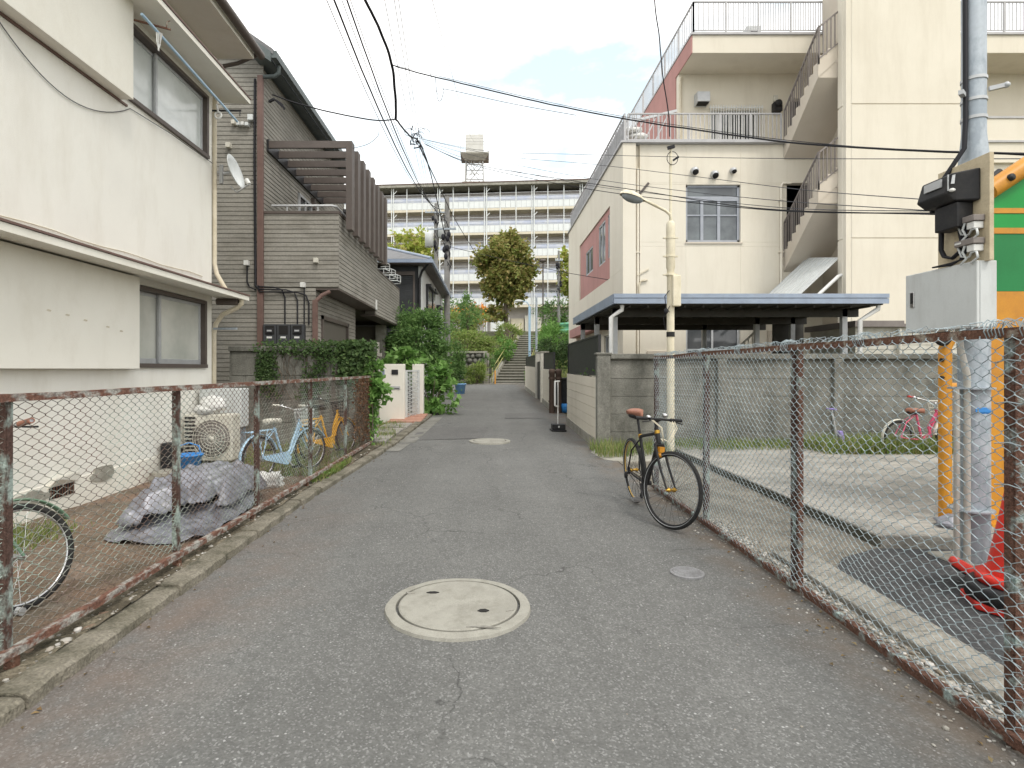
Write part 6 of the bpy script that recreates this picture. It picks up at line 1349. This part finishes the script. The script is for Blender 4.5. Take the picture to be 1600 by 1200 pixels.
# ------------------------------------------------------------ overhead lines
def cable(lb, pts, r, sub=6, wob=0, m=m_cable, group='overhead lines', name='overhead_cable', seed=0):
    P = [Vector(p) for p in pts]; out = []
    for i in range(len(P)-1):
        p0, p1, p2, p3 = P[max(i-1, 0)], P[i], P[i+1], P[min(i+2, len(P)-1)]
        for k in range(sub):
            u = k/sub; out.append(.5*((2*p1)+(p2-p0)*u+(2*p0-5*p1+4*p2-p3)*u*u+(3*p1-p0-3*p2+p3)*u**3))
    out.append(P[-1])
    if wob: out = [p+Vector((noise.noise(p*3+Vector((seed, 0, 0))), 0, noise.noise(p*3+Vector((0, seed, 5)))))*wob for p in out]
    mb = MB(); mb.tube(out, r, 6); return solid(mb, name, m, lb, 'cable', tuple(out[0]), group)
def sagline(a, b, sag, n=12):
    a, b = Vector(a), Vector(b); return [a.lerp(b, i/n)-Vector((0, 0, sag*4*(i/n)*(1-i/n))) for i in range(n+1)]
K = at(618, 186, 11.7); K0 = at(612, 101, 10.6); KJ = at(655, 222, 15.0); KP = at(697, 375, 27.9)
cable('thick black bundled cable sagging over the lane from the top of the picture', [at(540, -60, 8.0), at(570, 0, 9.0), at(594, 48, 9.8), K0, at(617, 140, 11.1), K], .026, 6, .02)
cable('dark bundled cable dropping from the sagging bundle to the near utility pole', [K, at(640, 212, 13.6), KJ, at(668, 255, 18), at(682, 310, 23), KP], .02, 6, .02)
cable('long black cable crossing right to the steel pole, above the carport', [K0, at(640, 110, 10.4), at(740, 135, 10), at(860, 163, 9.5), at(985, 187, 9), at(1110, 206, 8), at(1230, 222, 7), at(1400, 234, 5.8), at(1640, 242, 4.9)], .011, 6, .01)
cable('thin cable just above the long black cable crossing to the right', [K0, at(740, 132, 10), at(860, 160, 9.5), at(985, 184, 9), at(1110, 203, 8), at(1230, 219, 7), at(1400, 233, 5.8), at(1640, 240, 4.9)], .004)
cable('black cable from the bundle to the corner of the brown house', [K, at(590, 188, 11.5), at(530, 178, 11.3), at(480, 166, 11.1), at(425, 148, 10.85)], .013, 6, .01)
cable('loosely waving cable dropping from the top of the picture to the street lamp mast', [at(1021, -40, 8.4), at(1024, 10, 8.6), at(1030, 60, 8.8), at(1035, 110, 9.0), at(1043, 165, 9.2), at(1047, 213, 9.28)], .009, 6, .012)
mb = MB(); P0 = at(424, 155, 10.85)
for k in range(4): mb.tube([P0+Vector((.02*k, 0, 0)), P0+Vector((.1+.02*k, -.02, -.02-.03*k)), P0+Vector((.22+.015*k, 0, -.1-.03*k)), P0+Vector((.24, 0, -.2))], .008, 5)
mb.bar(P0-Vector((.08, -.1, 0)), P0+Vector((.05, 0, 0)), .04, .04); solid(mb, 'cable_anchor', m_cable, 'looped cable ends clamped to the corner of the brown house', 'cable anchor', tuple(P0))
# knot of drop-wire clamps
t = thing('drop_wire_clamps', 'knot of black drop wire clamps where the overhead lines meet', 'clamps', tuple(KJ)); rnd = random.Random(9)
for k in range(13):
    c = at(rnd.gauss(650, 9), rnd.gauss(221, 9), 14.6+rnd.random()*.6); d = Vector((rnd.gauss(0, 1), rnd.gauss(0, .3), rnd.gauss(0, .8))).normalized()*.06; mb = MB(); mb.cyl(c-d, c+d, .016, n=6); mb.build('clamp', m_cable, t)
mb = MB()
for k in range(7):
    c = at(rnd.gauss(648, 9), rnd.gauss(218, 10), 14.8); r = rnd.uniform(.08, .16); mb.tube([c+Vector((r*cos(a*.6), 0, r*.8*sin(a*.6))) for a in range(9)], .006, 4)
mb.build('loop', m_cable, t)
# lines along the street, from behind the camera to the poles
pn = Vector((-2.0, 28, 9.5)); pf = Vector((-3.35, 37, 11.8))
tops = [(508, 20, 9.5, .007), (520, 18, 9.6, .016), (533, 17, 9.2, .006), (541, 18, 8.9, .014), (547, 20, 9.1, .006), (604, 26, 10.6, .006), (620, 30, 11.5, .006), (627, 31, 11.3, .006), (655, 33, 11.9, .004), (677, 30, 11.6, .006)]
for i, (px, dpx, Y, r) in enumerate(tops):
    a0 = at(px-8, -25, 8.0+.12*i)
    b0 = (pn if i < 5 else pf)+Vector((.12*(i % 5)-.3, -.1, -.22*(i % 5)))
    if i == 9: b0 = at(740, 220, 60)
    if i == 8: b0 = at(690, 150, 16)
    pts = sagline(a0, b0, .9 if i < 5 else .5, 14)
    cable('thin line running along the street to the utility poles', pts, r, 2, .012 if r > .01 else 0, m_wire if r < .008 else m_cable, 'lines along the street', seed=i)
# service lines fanning right from the clamps
for i, (yj, pts) in enumerate([
    (216, [(760, 236), (900, 241), (1100, 246), (1300, 248), (1640, 248)]), (217, [(780, 243), (920, 256), (1080, 275), (1250, 296), (1462, 313)]),
    (219, [(740, 243), (860, 268), (1000, 290), (1200, 312), (1466, 330)]), (221, [(740, 252), (900, 286), (1050, 306), (1230, 325), (1466, 330)]),
    (224, [(740, 258), (900, 292), (1060, 314), (1230, 330), (1466, 333)]), (226, [(740, 256), (880, 280), (1000, 298), (1180, 325), (1466, 335)])]):
    Ys = [12.6, 10.6, 8.8, 7.0, 4.7]
    cable(('topmost', 'second', 'third', 'fourth', 'fifth', 'lowest')[i]+' thin service line fanning right from the clamps across the beige front', [at(655+i*2, yj, 14.8)]+[at(p[0], p[1], Y) for p, Y in zip(pts, Ys)], .0045 if i < 4 else .0065, 6, 0, m_wire if i < 4 else m_cable)
cable('thin line with a hanging loop just below the long black cable', [at(680, 120, 10.3), at(682, 140, 10.3), at(684, 155, 10.3), at(689, 157, 10.3), at(694, 142, 10.3), at(700, 140, 10.3), at(800, 162, 9.8), at(900, 180, 9.4)], .005)
cable('thin line from the pergola corner rising to the street lines', [at(550, 232, 11.2), at(575, 225, 12), at(590, 213, 13), at(592, 205, 13.2)], .006)
cable('service line looping to the pink side wall', [at(700, 385, 27.5), at(800, 408, 25), at(880, 425, 22), at(950, 437, 19.5)], .012)
cable('service line from the near utility pole down to the round tree', [at(655, 228, 15), at(690, 300, 24), at(715, 350, 32), at(755, 415, 45)], .02)
# ------------------------------------------------------------ bicycles
def bicycle(label, loc, heading, steer=0, lean=0, R=.34, Lw=1.02, step=False, c_frame=None, c_rim=None, c_rimr=None, c_hub=None, c_sad=None, c_grip=None, bar='flat', fender=None, basket=None, rack=None, chain_guard=None, kick=True, stripe=False, seat_h=.92, group='bicycles', spokes=None, s=1.0, bar_col=None, cables=None, big_tyre=.019, rise=0, reach=0, barw=.29):
    t = thing('bicycle', label, 'bicycle', (0, 0, 0), group); fx, rx = Lw/2, -Lw/2
    ax = Vector((-.31, 0, .95)).normalized(); A = Vector((fx, 0, R)); crown_ = A+Vector((-.06, 0, 0))+ax*(R+.065); ht = crown_+ax*.13; st = ht+ax*(.085+rise)
    BB_ = Vector((rx+.43, 0, R-.055)); sd_ = Vector((-.30, 0, .954)); sc_ = BB_+sd_*.47; sp = BB_+sd_*((seat_h-BB_.z)/.954)
    SX = Matrix.Translation(crown_) @ Matrix.Rotation(steer, 4, ax) @ Matrix.Translation(-crown_)
    def wheel(c, xf, crim, front):
        mb = MB(); mb.xf = xf; mb.torus(c, R-.028, .011, 48, 6, sq=1.0); mb.torus(c, R-.036, .009, 48, 6, sq=.8); w = mb.build('wheel', crim, t)
        mb = MB(); mb.xf = xf; mb.torus(c, R-big_tyre, big_tyre, 56, 10); mb.build('tyre', m_rubber, w)
        if stripe:
            mb = MB(); mb.xf = xf
            for sy in (-1, 1): mb.torus(Vector(c)+Vector((0, sy*big_tyre*.86, 0)), R-.026, .0028, 56, 4)
            mb.build('reflective_stripe', m_alu, w)
        mb = MB(); mb.xf = xf
        for k in range(28):
            a = 2*pi*k/28; b = a+(.35 if k % 4 < 2 else -.35); sy = .028 if k % 2 else -.028
            mb.tube([Vector(c)+Vector((.02*cos(b), sy, .02*sin(b))), Vector(c)+Vector(((R-.034)*cos(a), 0, (R-.034)*sin(a)))], .0011, 3, cap=False)
        mb.build('spokes', spokes or m_steel, w)
        mb = MB(); mb.xf = xf; mb.lathe(Vector(c)-Vector((0, .05, 0)), [(.006, -.02), (.010, 0), (.022, .012), (.022, .02), (.014, .03), (.014, .07), (.022, .08), (.022, .088), (.010, .1), (.006, .12)], 12, (0, 1, 0)); mb.build('hub', c_hub or m_steel, w); return w
    I = Matrix.Identity(4)
    wheel((rx, 0, R), I, c_rimr or c_rim or m_steel, False); wheel((fx, 0, R), SX, c_rim or m_steel, True)
    mb = MB()
    mb.tube([crown_+ax*.0, ht], .021, 10)
    if step:
        mb.tube([ht-ax*.05, ht-ax*.06+Vector((-.14, 0, -.22)), BB_+Vector((.14, 0, .10)), BB_], .019, 10); mb.tube([ht-ax*.09, crown_+Vector((-.13, 0, -.20)), BB_+Vector((.16, 0, .05)), BB_+Vector((.02, 0, 0))], .017, 10)
        mb.tube([BB_, sc_], .017, 10)
    else:
        mb.tube([ht-ax*.03, sc_], .016, 10); mb.tube([crown_+ax*.03, BB_], .019, 10); mb.tube([BB_, sc_], .016, 10)
    for sy in (-1, 1):
        mb.tube([BB_+Vector((-.03, sy*.025, 0)), Vector((rx+.15, sy*.045, R-.03)), Vector((rx, sy*.062, R))], .009, 7); mb.tube([sc_+Vector((0, sy*.015, -.04)), Vector((rx+.10, sy*.04, R+.23)), Vector((rx, sy*.062, R))], .008, 7)
    mb.cyl(BB_-Vector((0, .04, 0)), BB_+Vector((0, .04, 0)), .022); mb.build('frame', c_frame, t)
    mb = MB(); mb.tube([sc_-sd_*.03, sp], .013, 8); mb.build('seat_post', m_black if not step else m_steel, t)
    if not step: mb = MB(); mb.lathe(sc_, [(.021, -.01), (.021, .02)], 12, sd_); mb.build('seat_clamp', c_hub or m_steel, t)
    mb = MB(); vs = []; prof = [(-.135, .045, .0), (-.12, .085, .02), (-.06, .088, .022), (.0, .06, .016), (.06, .032, .012), (.12, .024, .012), (.15, .012, .004)]; n = 12
    for q, w, h in prof:
        for k in range(n):
            a = 2*pi*k/n; vs.append(sp+Vector((q, w*cos(a), .03+h+(.030*sin(a) if sin(a) > 0 else .045*sin(a)))))
    mb.add(vs, [(i*n+k, i*n+(k+1) % n, (i+1)*n+(k+1) % n, (i+1)*n+k) for i in range(len(prof)-1) for k in range(n)]+[tuple(range(n))[::-1], tuple(range((len(prof)-1)*n, len(prof)*n))], True); sdl = mb.build('saddle', c_sad or m_black, t)
    if c_sad is m_brown:
        mb = MB(); mb.ball(sp+Vector((-.05, 0, .012)), (.10, .078, .035), 12, 7); mb.build('saddle_base', m_black, sdl)
    # fork, stem, handlebar
    mb = MB(); mb.xf = SX
    for sy in (-1, 1): mb.tube([crown_+Vector((0, sy*.05, -.01)), A+Vector((-.065, sy*.055, .24)) if False else crown_.lerp(A, .55)+Vector((-.012, sy*.055, 0)), A+Vector((0, sy*.055, 0))], [.013, .011, .008], 8)
    mb.tube([crown_+Vector((0, -.055, -.01)), crown_+Vector((0, .055, -.01))], .015, 8); mb.build('fork', c_frame, t)
    mb = MB(); mb.xf = SX; mb.tube([ht, st], .015, 8); hb = st+Vector(((.06 if bar == 'flat' else .03)+reach, 0, .02)); mb.tube([st, hb], .016, 8)
    if bar == 'flat': hp = [hb+Vector((-.02, -barw, 0)), hb+Vector((0, -.1, 0)), hb, hb+Vector((0, .1, 0)), hb+Vector((-.02, barw, 0))]
    else: hp = [hb+Vector((-.24, -.27, .11)), hb+Vector((-.13, -.265, .10)), hb+Vector((-.02, -.16, .05)), hb, hb+Vector((-.02, .16, .05)), hb+Vector((-.13, .265, .10)), hb+Vector((-.24, .27, .11))]
    mb.tube(hp, .011, 8); h_ = mb.build('handlebar', bar_col or m_black, t)
    for sgn in (0, -1):
        mb = MB(); mb.xf = SX; e = Vector(hp[sgn]); d = (Vector(hp[1 if sgn == 0 else -2])-e).normalized(); mb.tube([e, e+d*.125], .0165, 10); mb.build('grip', c_grip or m_black, h_)
        mb = MB(); mb.xf = SX; q = e+d*.16; fwd = Vector((1, 0, 0)); mb.tube([q, q+fwd*.03-Vector((0, 0, .01)), q+fwd*.045-d*.05-Vector((0, 0, .02)), q+fwd*.05-d*.12-Vector((0, 0, .03))], .006, 5); mb.ball(q+fwd*.01, (.022, .018, .018), 8, 6); mb.build('brake_lever', m_black if bar == 'flat' else m_steel, h_)
    if cables:
        mb = MB(); mb.xf = SX
        for k, yy in enumerate((-.14, -.12, .12, .15)): mb.tube([hb+Vector((.03, yy, -.01)), hb+Vector((.11, yy*.7, -.07)), hb+Vector((.10, yy*.3, -.2)), crown_+Vector((.03, .01*k-.015, .05))], .0032, 5)
        mb.build('brake_cable', cables, h_)
        mb = MB(); mb.xf = SX; mb.bar(crown_+Vector((.03, -.03, -.05)), crown_+Vector((.03, .03, -.05)), .03, .05); mb.ball(crown_+Vector((.03, 0, -.1)), (.03, .04, .025), 8, 6); mb.build('brake', m_orange, t)
        mb = MB(); mb.lathe(ht-ax*.015, [(.026, -.02), (.026, .01)], 12, ax); mb.build('headset_cap', c_hub, t)
        mb = MB(); mb.xf = SX; mb.ball(hb+Vector((.03, .02, .04)), (.03, .025, .022), 8, 6); mb.lathe(hb+Vector((0, -.15, .012)), [(.024, 0), (.024, .008), (.012, .018), (.0001, .02)], 12); mb.build('bell', m_steel, h_)
    # drivetrain
    mb = MB(); y = -.05; mb.xf = Matrix.Translation((0, y, 0)); mb.torus(BB_, .085, .006, 32, 4, sq=.5)
    for k in range(5): a = 1.256*k; mb.bar(BB_, BB_+Vector((.08*cos(a), 0, .08*sin(a))), .012, .006, (0, 1, 0))
    mb.xf = None; mb.tube([BB_+Vector((0, y, .086)), Vector((rx, y, R+.035))], .004, 4); mb.tube([BB_+Vector((0, y, -.086)), Vector((rx, y, R-.035))], .004, 4); mb.lathe(Vector((rx, y-.01, R)), [(.04, 0), (.04, .012), (.03, .02)], 14, (0, 1, 0)); mb.build('chainring', m_black if not step else m_steel, t)
    if not step: mb = MB(); mb.tube([Vector((rx, -.075, R-.02)), Vector((rx-.01, -.08, R-.09)), Vector((rx+.04, -.08, R-.16))], .012, 6); mb.ball(Vector((rx, -.085, R-.05)), (.03, .02, .04), 8, 6); mb.build('derailleur', m_black, t)
    for sg, a in ((-1, -.9), (1, -.9+pi)):
        e = BB_+Vector((.165*cos(a), sg*.085, .165*sin(a))); mb = MB(); mb.bar(BB_+Vector((0, sg*.065, 0)), e, .018, .012, (0, 1, 0)); cr = mb.build('crank', m_black if not step else m_steel, t)
        mb = MB(); c = e+Vector((0, sg*.055, 0)); mb.box(c.x-.04, c.x+.04, c.y-.045, c.y+.045, c.z-.011, c.z-.004); mb.box(c.x-.045, c.x-.03, c.y-.045, c.y+.045, c.z-.014, c.z+.014); mb.box(c.x+.03, c.x+.045, c.y-.045, c.y+.045, c.z-.014, c.z+.014); mb.build('pedal', m_steel if not step else m_black, cr)
    if fender:
        for c, xf, a0, a1 in ((Vector((rx, 0, R)), I, .25, pi+.45), (A, SX, .55, pi-.1)):
            mb = MB(); mb.xf = xf; mb.torus(c, R+.022, .007, 26, 6, a0, a1, sq=4.2); mb.build('mudguard', fender, t)
    if rack:
        mb = MB(); z = 2*R+.06
        for sy in (-.06, 0, .06): mb.tube([(sc_.x-.02, sy, z+.01), (rx-.18, sy, z)], .007, 6)
        mb.tube([(rx-.18, -.06, z), (rx-.21, -.04, z+.01), (rx-.21, .04, z+.01), (rx-.18, .06, z)], .008, 6)
        for sy in (-.065, .065): mb.tube([(rx-.06, sy, z), (rx, sy, R)], .006, 5); mb.tube([(rx+.1, sy, z), (rx, sy, R)], .006, 5)
        mb.build('rear_rack', rack, t)
    if chain_guard:
        mb = MB(); mb.prism([BB_+Vector((.088*cos(a), -.075, .088*sin(a))) for a in [-1.9+.35*k for k in range(11)]]+[Vector((rx+.02, -.075, R+.025)), Vector((rx+.02, -.075, R-.02))], (0, .02, 0)); mb.build('chain_guard', chain_guard, t)
    if basket:
        mb = MB(); mb.xf = SX; b0 = hb+Vector((.10, 0, -.20)); 
        for q, (w, l) in ((0, (.12, .10)), (.06, (.13, .108)), (.12, (.142, .118)), (.18, (.152, .126)), (.23, (.16, .132))):
            mb.tube([b0+Vector((l*cos(a), w*sin(a), q)) for a in [pi/4*1.0+2*pi*k/20 for k in range(20)]], .0035 if q < .2 else .006, 4, closed=True)
        for k in range(24): a = 2*pi*k/24; mb.tube([b0+Vector((.10*cos(a), .12*sin(a), 0)), b0+Vector((.132*cos(a), .16*sin(a), .23))], .0028, 4)
        for k in range(7): x = -.09+.03*k; mb.tube([b0+Vector((x, -.1, 0)), b0+Vector((x, .1, 0))], .0028, 4)
        mb.build('basket', basket, t)
        mb = MB(); mb.xf = SX; mb.lathe(A+Vector((.02, .0, R+.07)), [(.0001, 0), (.03, .01), (.038, .06), (.0001, .065)], 14, (1, 0, 0)); mb.build('headlight', m_steel, t)
    if kick:
        mb = MB(); mb.tube([(rx+.02, .07, R-.03), (rx+.0, .16, .02)] if not step else [(rx, .07, R), (rx-.03, .12, .01)], .009, 6); mb.build('kickstand', m_steel, t)
    M_ = Matrix.Translation(loc) @ Matrix.Rotation(heading, 4, 'Z') @ Matrix.Rotation(lean, 4, 'X') @ Matrix.Scale(s, 4)
    t.matrix_world = M_; t.location = loc; t.rotation_mode = 'XYZ'; t.rotation_euler = (Matrix.Rotation(heading, 3, 'Z') @ Matrix.Rotation(lean, 3, 'X')).to_euler(); t.scale = (s, s, s)
    return t
# the black hybrid standing by the right fence: rear wheel away, front wheel turned to the fence
hd_ = atan2(-1.01, .05)
bicycle('black bicycle with gold hubs and brown saddle leaning by the right fence', (1.60, 5.56, .004), hd_, radians(27), radians(3), R=.343, Lw=1.02, c_frame=m_black, c_rim=m_black, c_rimr=m_tan, c_hub=m_gold, c_sad=m_brown, c_grip=m_black, cables=m_lampyel, stripe=True, spokes=m_black, seat_h=.93)
yz = lambda x, y: yard_z(x, y)+.0
bicycle('pale blue city bicycle with wire basket behind the left fence', (-2.56, 7.25, .075), atan2(.80, .36), radians(-6), radians(-3), R=.30, Lw=.98, step=True, c_frame=m_bikeblue, c_sad=m_offwhite, bar='city', fender=m_bikeblue, basket=m_cab, rack=m_bikeblue, chain_guard=m_bikeblue, seat_h=.74, c_grip=m_offwhite, bar_col=m_steel, s=.9)
m_yel = mat('yellow_enamel', (.72,.38,.02), (.65,.33,.02), 6, rough=.4)
bicycle('yellow orange bicycle behind the dry vine at the far end of the left fence', (-2.42, 8.72, .09), atan2(.8, .32), 0, radians(-4), R=.28, Lw=.92, step=True, c_frame=m_yel, c_sad=m_black, bar='city', fender=m_yel, rack=m_yel, chain_guard=m_yel, seat_h=.76, bar_col=m_black, basket=m_black, s=.95)
m_gbike = mat('sage_green_enamel', (.16,.27,.19), (.13,.22,.15), 5, rough=.5, grime=((.2,.17,.1), .4, 8, (1,1,1)))
bicycle('old sage green bicycle with brown grips cut by the left picture edge', (-2.97, 2.85, .075), radians(40), radians(30), radians(-3), R=.305, Lw=1.0, step=True, c_frame=m_gbike, c_sad=m_black, bar='flat', fender=m_gbike, chain_guard=m_gbike, seat_h=.8, c_grip=m_brown, bar_col=m_steel, rise=.17, reach=.15, barw=.37, s=.97)
m_pbike = mat('bright_pink_enamel', (.70,.12,.22), (.62,.10,.2), 5, rough=.4)
bicycle('small pink childrens bicycle in the grass before the precast wall', (6.85, 9.0, .115), radians(8), radians(20), radians(4), R=.25, Lw=.85, step=True, c_frame=m_pbike, c_sad=m_brown, bar='city', fender=m_offwhite, seat_h=.62, c_grip=m_red, bar_col=m_steel, basket=m_offwhite)
bicycle('parked bicycle with its wheel showing under the carport', (4.75, 13.3, .02), radians(95), 0, radians(3), R=.34, c_frame=m_dkmetal, c_sad=m_black, stripe=True, seat_h=.95, bar_col=m_steel)
# child's scooter
t = thing('scooter', 'lilac childrens scooter standing in the grass by the precast wall', 'scooter', (5.72, 9.3, .11)); x, y, z = 5.72, 9.3, .11; m_lilac = mat('lilac_paint', (.36,.30,.66), rough=.4)
mb = MB(); mb.tube([(x, y, z+.1), (x-.10, y, z+.66)], .016, 8); mb.build('steering_post', m_alu, t); mb = MB(); mb.tube([(x-.10, y-.13, z+.66), (x-.10, y+.13, z+.66)], .012, 8); mb.tube([(x-.15, y-.05, z+.665), (x-.05, y+.05, z+.66)], .014, 8); mb.build('handlebar', m_lilac, t)
mb = MB(); mb.bar((x+.03, y, z+.30), (x+.10, y, z+.04), .10, .05); mb.bar((x+.08, y, z+.06), (x+.1, y+.45, z+.06), .11, .025); mb.build('deck', m_lilac, t)
for yy in (-.02, .5):
    mb = MB(); mb.lathe((x+.06, y+yy, z+.06), [(.03, -.015), (.06, -.012), (.06, .012), (.03, .015)], 16, (1, 0, 0)); mb.build('wheel', m_whitepvc, t)

# ------------------------------------------------------------ yard clutter behind the left fence
t = thing('air_conditioner', 'cream air conditioner outdoor unit behind the left fence, white bag on top', 'air conditioner', (-3.7, 7.6, .1)); z0 = .20
x0, x1, ya = -4.04, -3.39, 7.55
mb = MB(); mb.box(x0, x1, ya, ya+.26, z0, z0+.62); c_ = mb.build('case', m_offwhite, t, bevel=.018)
mb = MB(); cx, cz = x1-.27, z0+.30
for r in (.06, .10, .14, .18, .22, .25): mb.torus((cx, ya-.012, cz), r, .0045, 36, 4)
for k in range(22): a = 2*pi*k/22; mb.tube([(cx+.03*cos(a), ya-.012, cz+.03*sin(a)), (cx+.15*cos(a+.28), ya-.014, cz+.15*sin(a+.28)), (cx+.25*cos(a+.42), ya-.012, cz+.25*sin(a+.42))], .0035, 4)
mb.lathe((cx, ya-.008, cz), [(.04, 0), (.04, .008), (.0001, .01)], 14, (0, -1, 0)); mb.build('fan_grille', m_offwhite, t)
mb = MB(); mb.lathe((cx, ya-.001, cz), [(.245, 0), (.245, .001), (.0001, .002)], 30, (0, -1, 0)); mb.build('fan_opening', m_railbr, t)
mb = MB()
for k in range(11): mb.box(x0+.02, x0+.16, ya-.006, ya-.001, z0+.06+k*.05, z0+.088+k*.05)
mb.build('side_vent', m_black, t)
for (a, b) in ((x0+.05, x0+.15), (x1-.15, x1-.05)): mb = MB(); mb.box(a, b, ya-.02, ya+.3, .05, z0-.002); mb.build('foot_block', m_conc, t, bevel=.01)
t = thing('air_conditioner', 'smaller grey outdoor unit standing behind the cream one', 'air conditioner', (-3.8, 8.1, .1)); mb = MB(); mb.box(-4.05, -3.46, 7.98, 8.25, .6, 1.15); mb.build('case', m_cab, t, bevel=.015); mb = MB(); mb.box(-4.0, -3.5, 7.985, 8.24, .05, .598); mb.build('stand', m_galv, t)
mb = MB(); mb.ball((-3.70, 7.66, z0+.74), (.18, .11, .12), 14, 9, .5); mb.ball((-3.78, 7.62, z0+.68), (.16, .1, .065), 12, 8, .6); mb.ball((-3.6, 7.66, z0+.80), (.07, .06, .05), 10, 7, .6); solid(mb, 'plastic_bag', m_whitepvc, 'white knotted plastic bag on the cream air conditioner', 'plastic bag', (-3.72, 7.66, z0+.62))
t = thing('basket', 'bright blue plastic laundry basket beside the cream air conditioner', 'basket', (-3.78, 6.9, .12)); bx_, by_, bz_ = -3.70, 7.05, .20
mb = MB(); mb.lathe((bx_, by_, bz_), [(.0001, 0), (.12, 0), (.155, .15), (.17, .155), (.17, .17), (.15, .165), (.118, .012), (.0001, .01)], 20); mb.build('body', m_blue, t); mb = MB(); mb.tube([(bx_-.15, by_, bz_+.16), (bx_-.12, by_, bz_+.27), (bx_, by_, bz_+.31), (bx_+.12, by_, bz_+.27), (bx_+.15, by_, bz_+.16)], .009, 6); mb.build('handle', m_blue, t)
mb = MB(); mb.box(-4.06, -3.92, 7.05, 7.2, .1, .5); mb.box(-4.0, -3.9, 7.2, 7.3, .1, .42); solid(mb, 'crate', m_black, 'small dark box behind the blue basket against the white house', 'box', (-4, 7.1, .1), bevel=.01)
mb = MB(); mb.box(-4.02, -3.5, 6.75, 7.3, .06, .19); solid(mb, 'concrete_block', m_conc, 'concrete block under the blue basket', 'block', (-3.8, 7, .06), bevel=.01)
# silver tarpaulin thrown over a low pile
t = thing('tarpaulin', 'crumpled silver tarpaulin over a low pile behind the left fence', 'tarpaulin', (-2.7, 5.4, .06))
def sheet_tarp(name, x0, x1, y0, y1, hf, keep, nx=100, ny=150):
    vs, ok = [], []
    for j in range(ny+1):
        for i in range(nx+1):
            u, v = i/nx, j/ny; x, y = x0+(x1-x0)*u, y0+(y1-y0)*v; h = hf(x, y); g = yard_z(x, y)
            k = noise.noise(Vector((x*5+y*2, y*3, 9)))
            vs.append((x+.05*k*(.3+h), y+.05*noise.noise(Vector((x*3, y*5, 15)))*(.3+h), max(g+.01, .065+h))); ok.append(keep(x, y, h))
    mb = MB(); n = nx+1
    mb.add(vs, [(j*n+i, j*n+i+1, (j+1)*n+i+1, (j+1)*n+i) for j in range(ny) for i in range(nx) if ok[j*n+i] and ok[j*n+i+1] and ok[(j+1)*n+i] and ok[(j+1)*n+i+1]], True)
    o = mb.build(name, m_tarp, t); m_ = o.modifiers.new('thick', 'SOLIDIFY'); m_.thickness = .003; m_.offset = -1
def ridge(x, y, a, f, s):               # long sharp creases running along direction a
    p = x*cos(a)+y*sin(a); q = -x*sin(a)+y*cos(a)
    return 1-min(1, abs(noise.noise(Vector((p*f*.35, q*f, s))))*3.2)
def heap(x, y):
    best = 0
    for (cx, cy, rx, ry, hh, fr, ph) in ((-2.70, 5.62, .26, .50, .37, 7, 0), (-2.82, 5.02, .17, .30, .33, 5, 2), (-2.80, 4.70, .15, .17, .20, 5, 4)):
        dx, dy = (x-cx)/rx, (y-cy)/ry; d = (abs(dx)**2.6+abs(dy)**2.6)**(1/2.6); th = atan2(dy, dx)
        g = 1-sm((d-.8)/1.0); f = abs(sin(th*fr*.5+ph+1.6*noise.noise(Vector((x*2.5, y*2.5, ph)))))*2-1
        best = max(best, hh*max(0, g+.14*f*sm((d-.75)/.5)*(1-sm((d-1.55)/.6))))
    return best
def top_h(x, y):
    b = heap(x, y); return b*(1+.10*noise.noise(Vector((x*2.5, y*2, 3))))+.055*ridge(x, y, .5, 5.5, 3)*(.25+b*1.6)-.05*ridge(x, y, -.6, 5, 8)*(.15+b*1.8)+.022*ridge(x, y, 1.1, 11, 5)*(.4+b)
sheet_tarp('top_sheet', -3.12, -2.20, 4.3, 6.5, top_h, lambda x, y, h: h > .115+.05*noise.noise(Vector((x*4, y*4, 2)))+(.07 if -2.75 < x < -2.45 and 4.5 < y < 5.2 else 0))
sheet_tarp('lower_sheet', -3.12, -2.24, 4.33, 5.9, lambda x, y: min(.10, .35*heap(x, y))+.05*ridge(x, y, .3, 5, 21)*(.5+.5*noise.noise(Vector((x*3, y*3, 1))))+.012, lambda x, y, h: ((x+2.68)/.42)**4+((y-5.1)/.74)**4 < 1+.35*noise.noise(Vector((x*4, y*4, 6))))
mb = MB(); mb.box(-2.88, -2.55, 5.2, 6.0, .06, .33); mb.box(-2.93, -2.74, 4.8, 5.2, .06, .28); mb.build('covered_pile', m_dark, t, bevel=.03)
mb = MB(); mb.ball((-2.52, 6.55, .14), (.13, .12, .10), 12, 8, .8); mb.ball((-2.48, 6.66, .1), (.1, .1, .07), 10, 7, .8); solid(mb, 'plastic_bag', m_whitepvc, 'crumpled white plastic bag on the ground under the pale blue bicycle', 'plastic bag', (-2.5, 6.6, .08))
mb = MB(); mb.tube([(-3.2, 3.0, .12), (-2.7, 3.15, .10), (-2.55, 3.12, .09)], .022, 8); solid(mb, 'pipe_offcut', m_alu, 'short grey pipe lying in the earth near the green bicycle', 'pipe', (-2.8, 3.1, .1))
mb = MB(); mb.ball((-3.86, 3.75, .2), (.12, .16, .15), 10, 7, .6); solid(mb, 'stone', m_conc, 'rough grey stone beside the wall behind the green bicycle', 'stone', (-3.86, 3.75, .1))
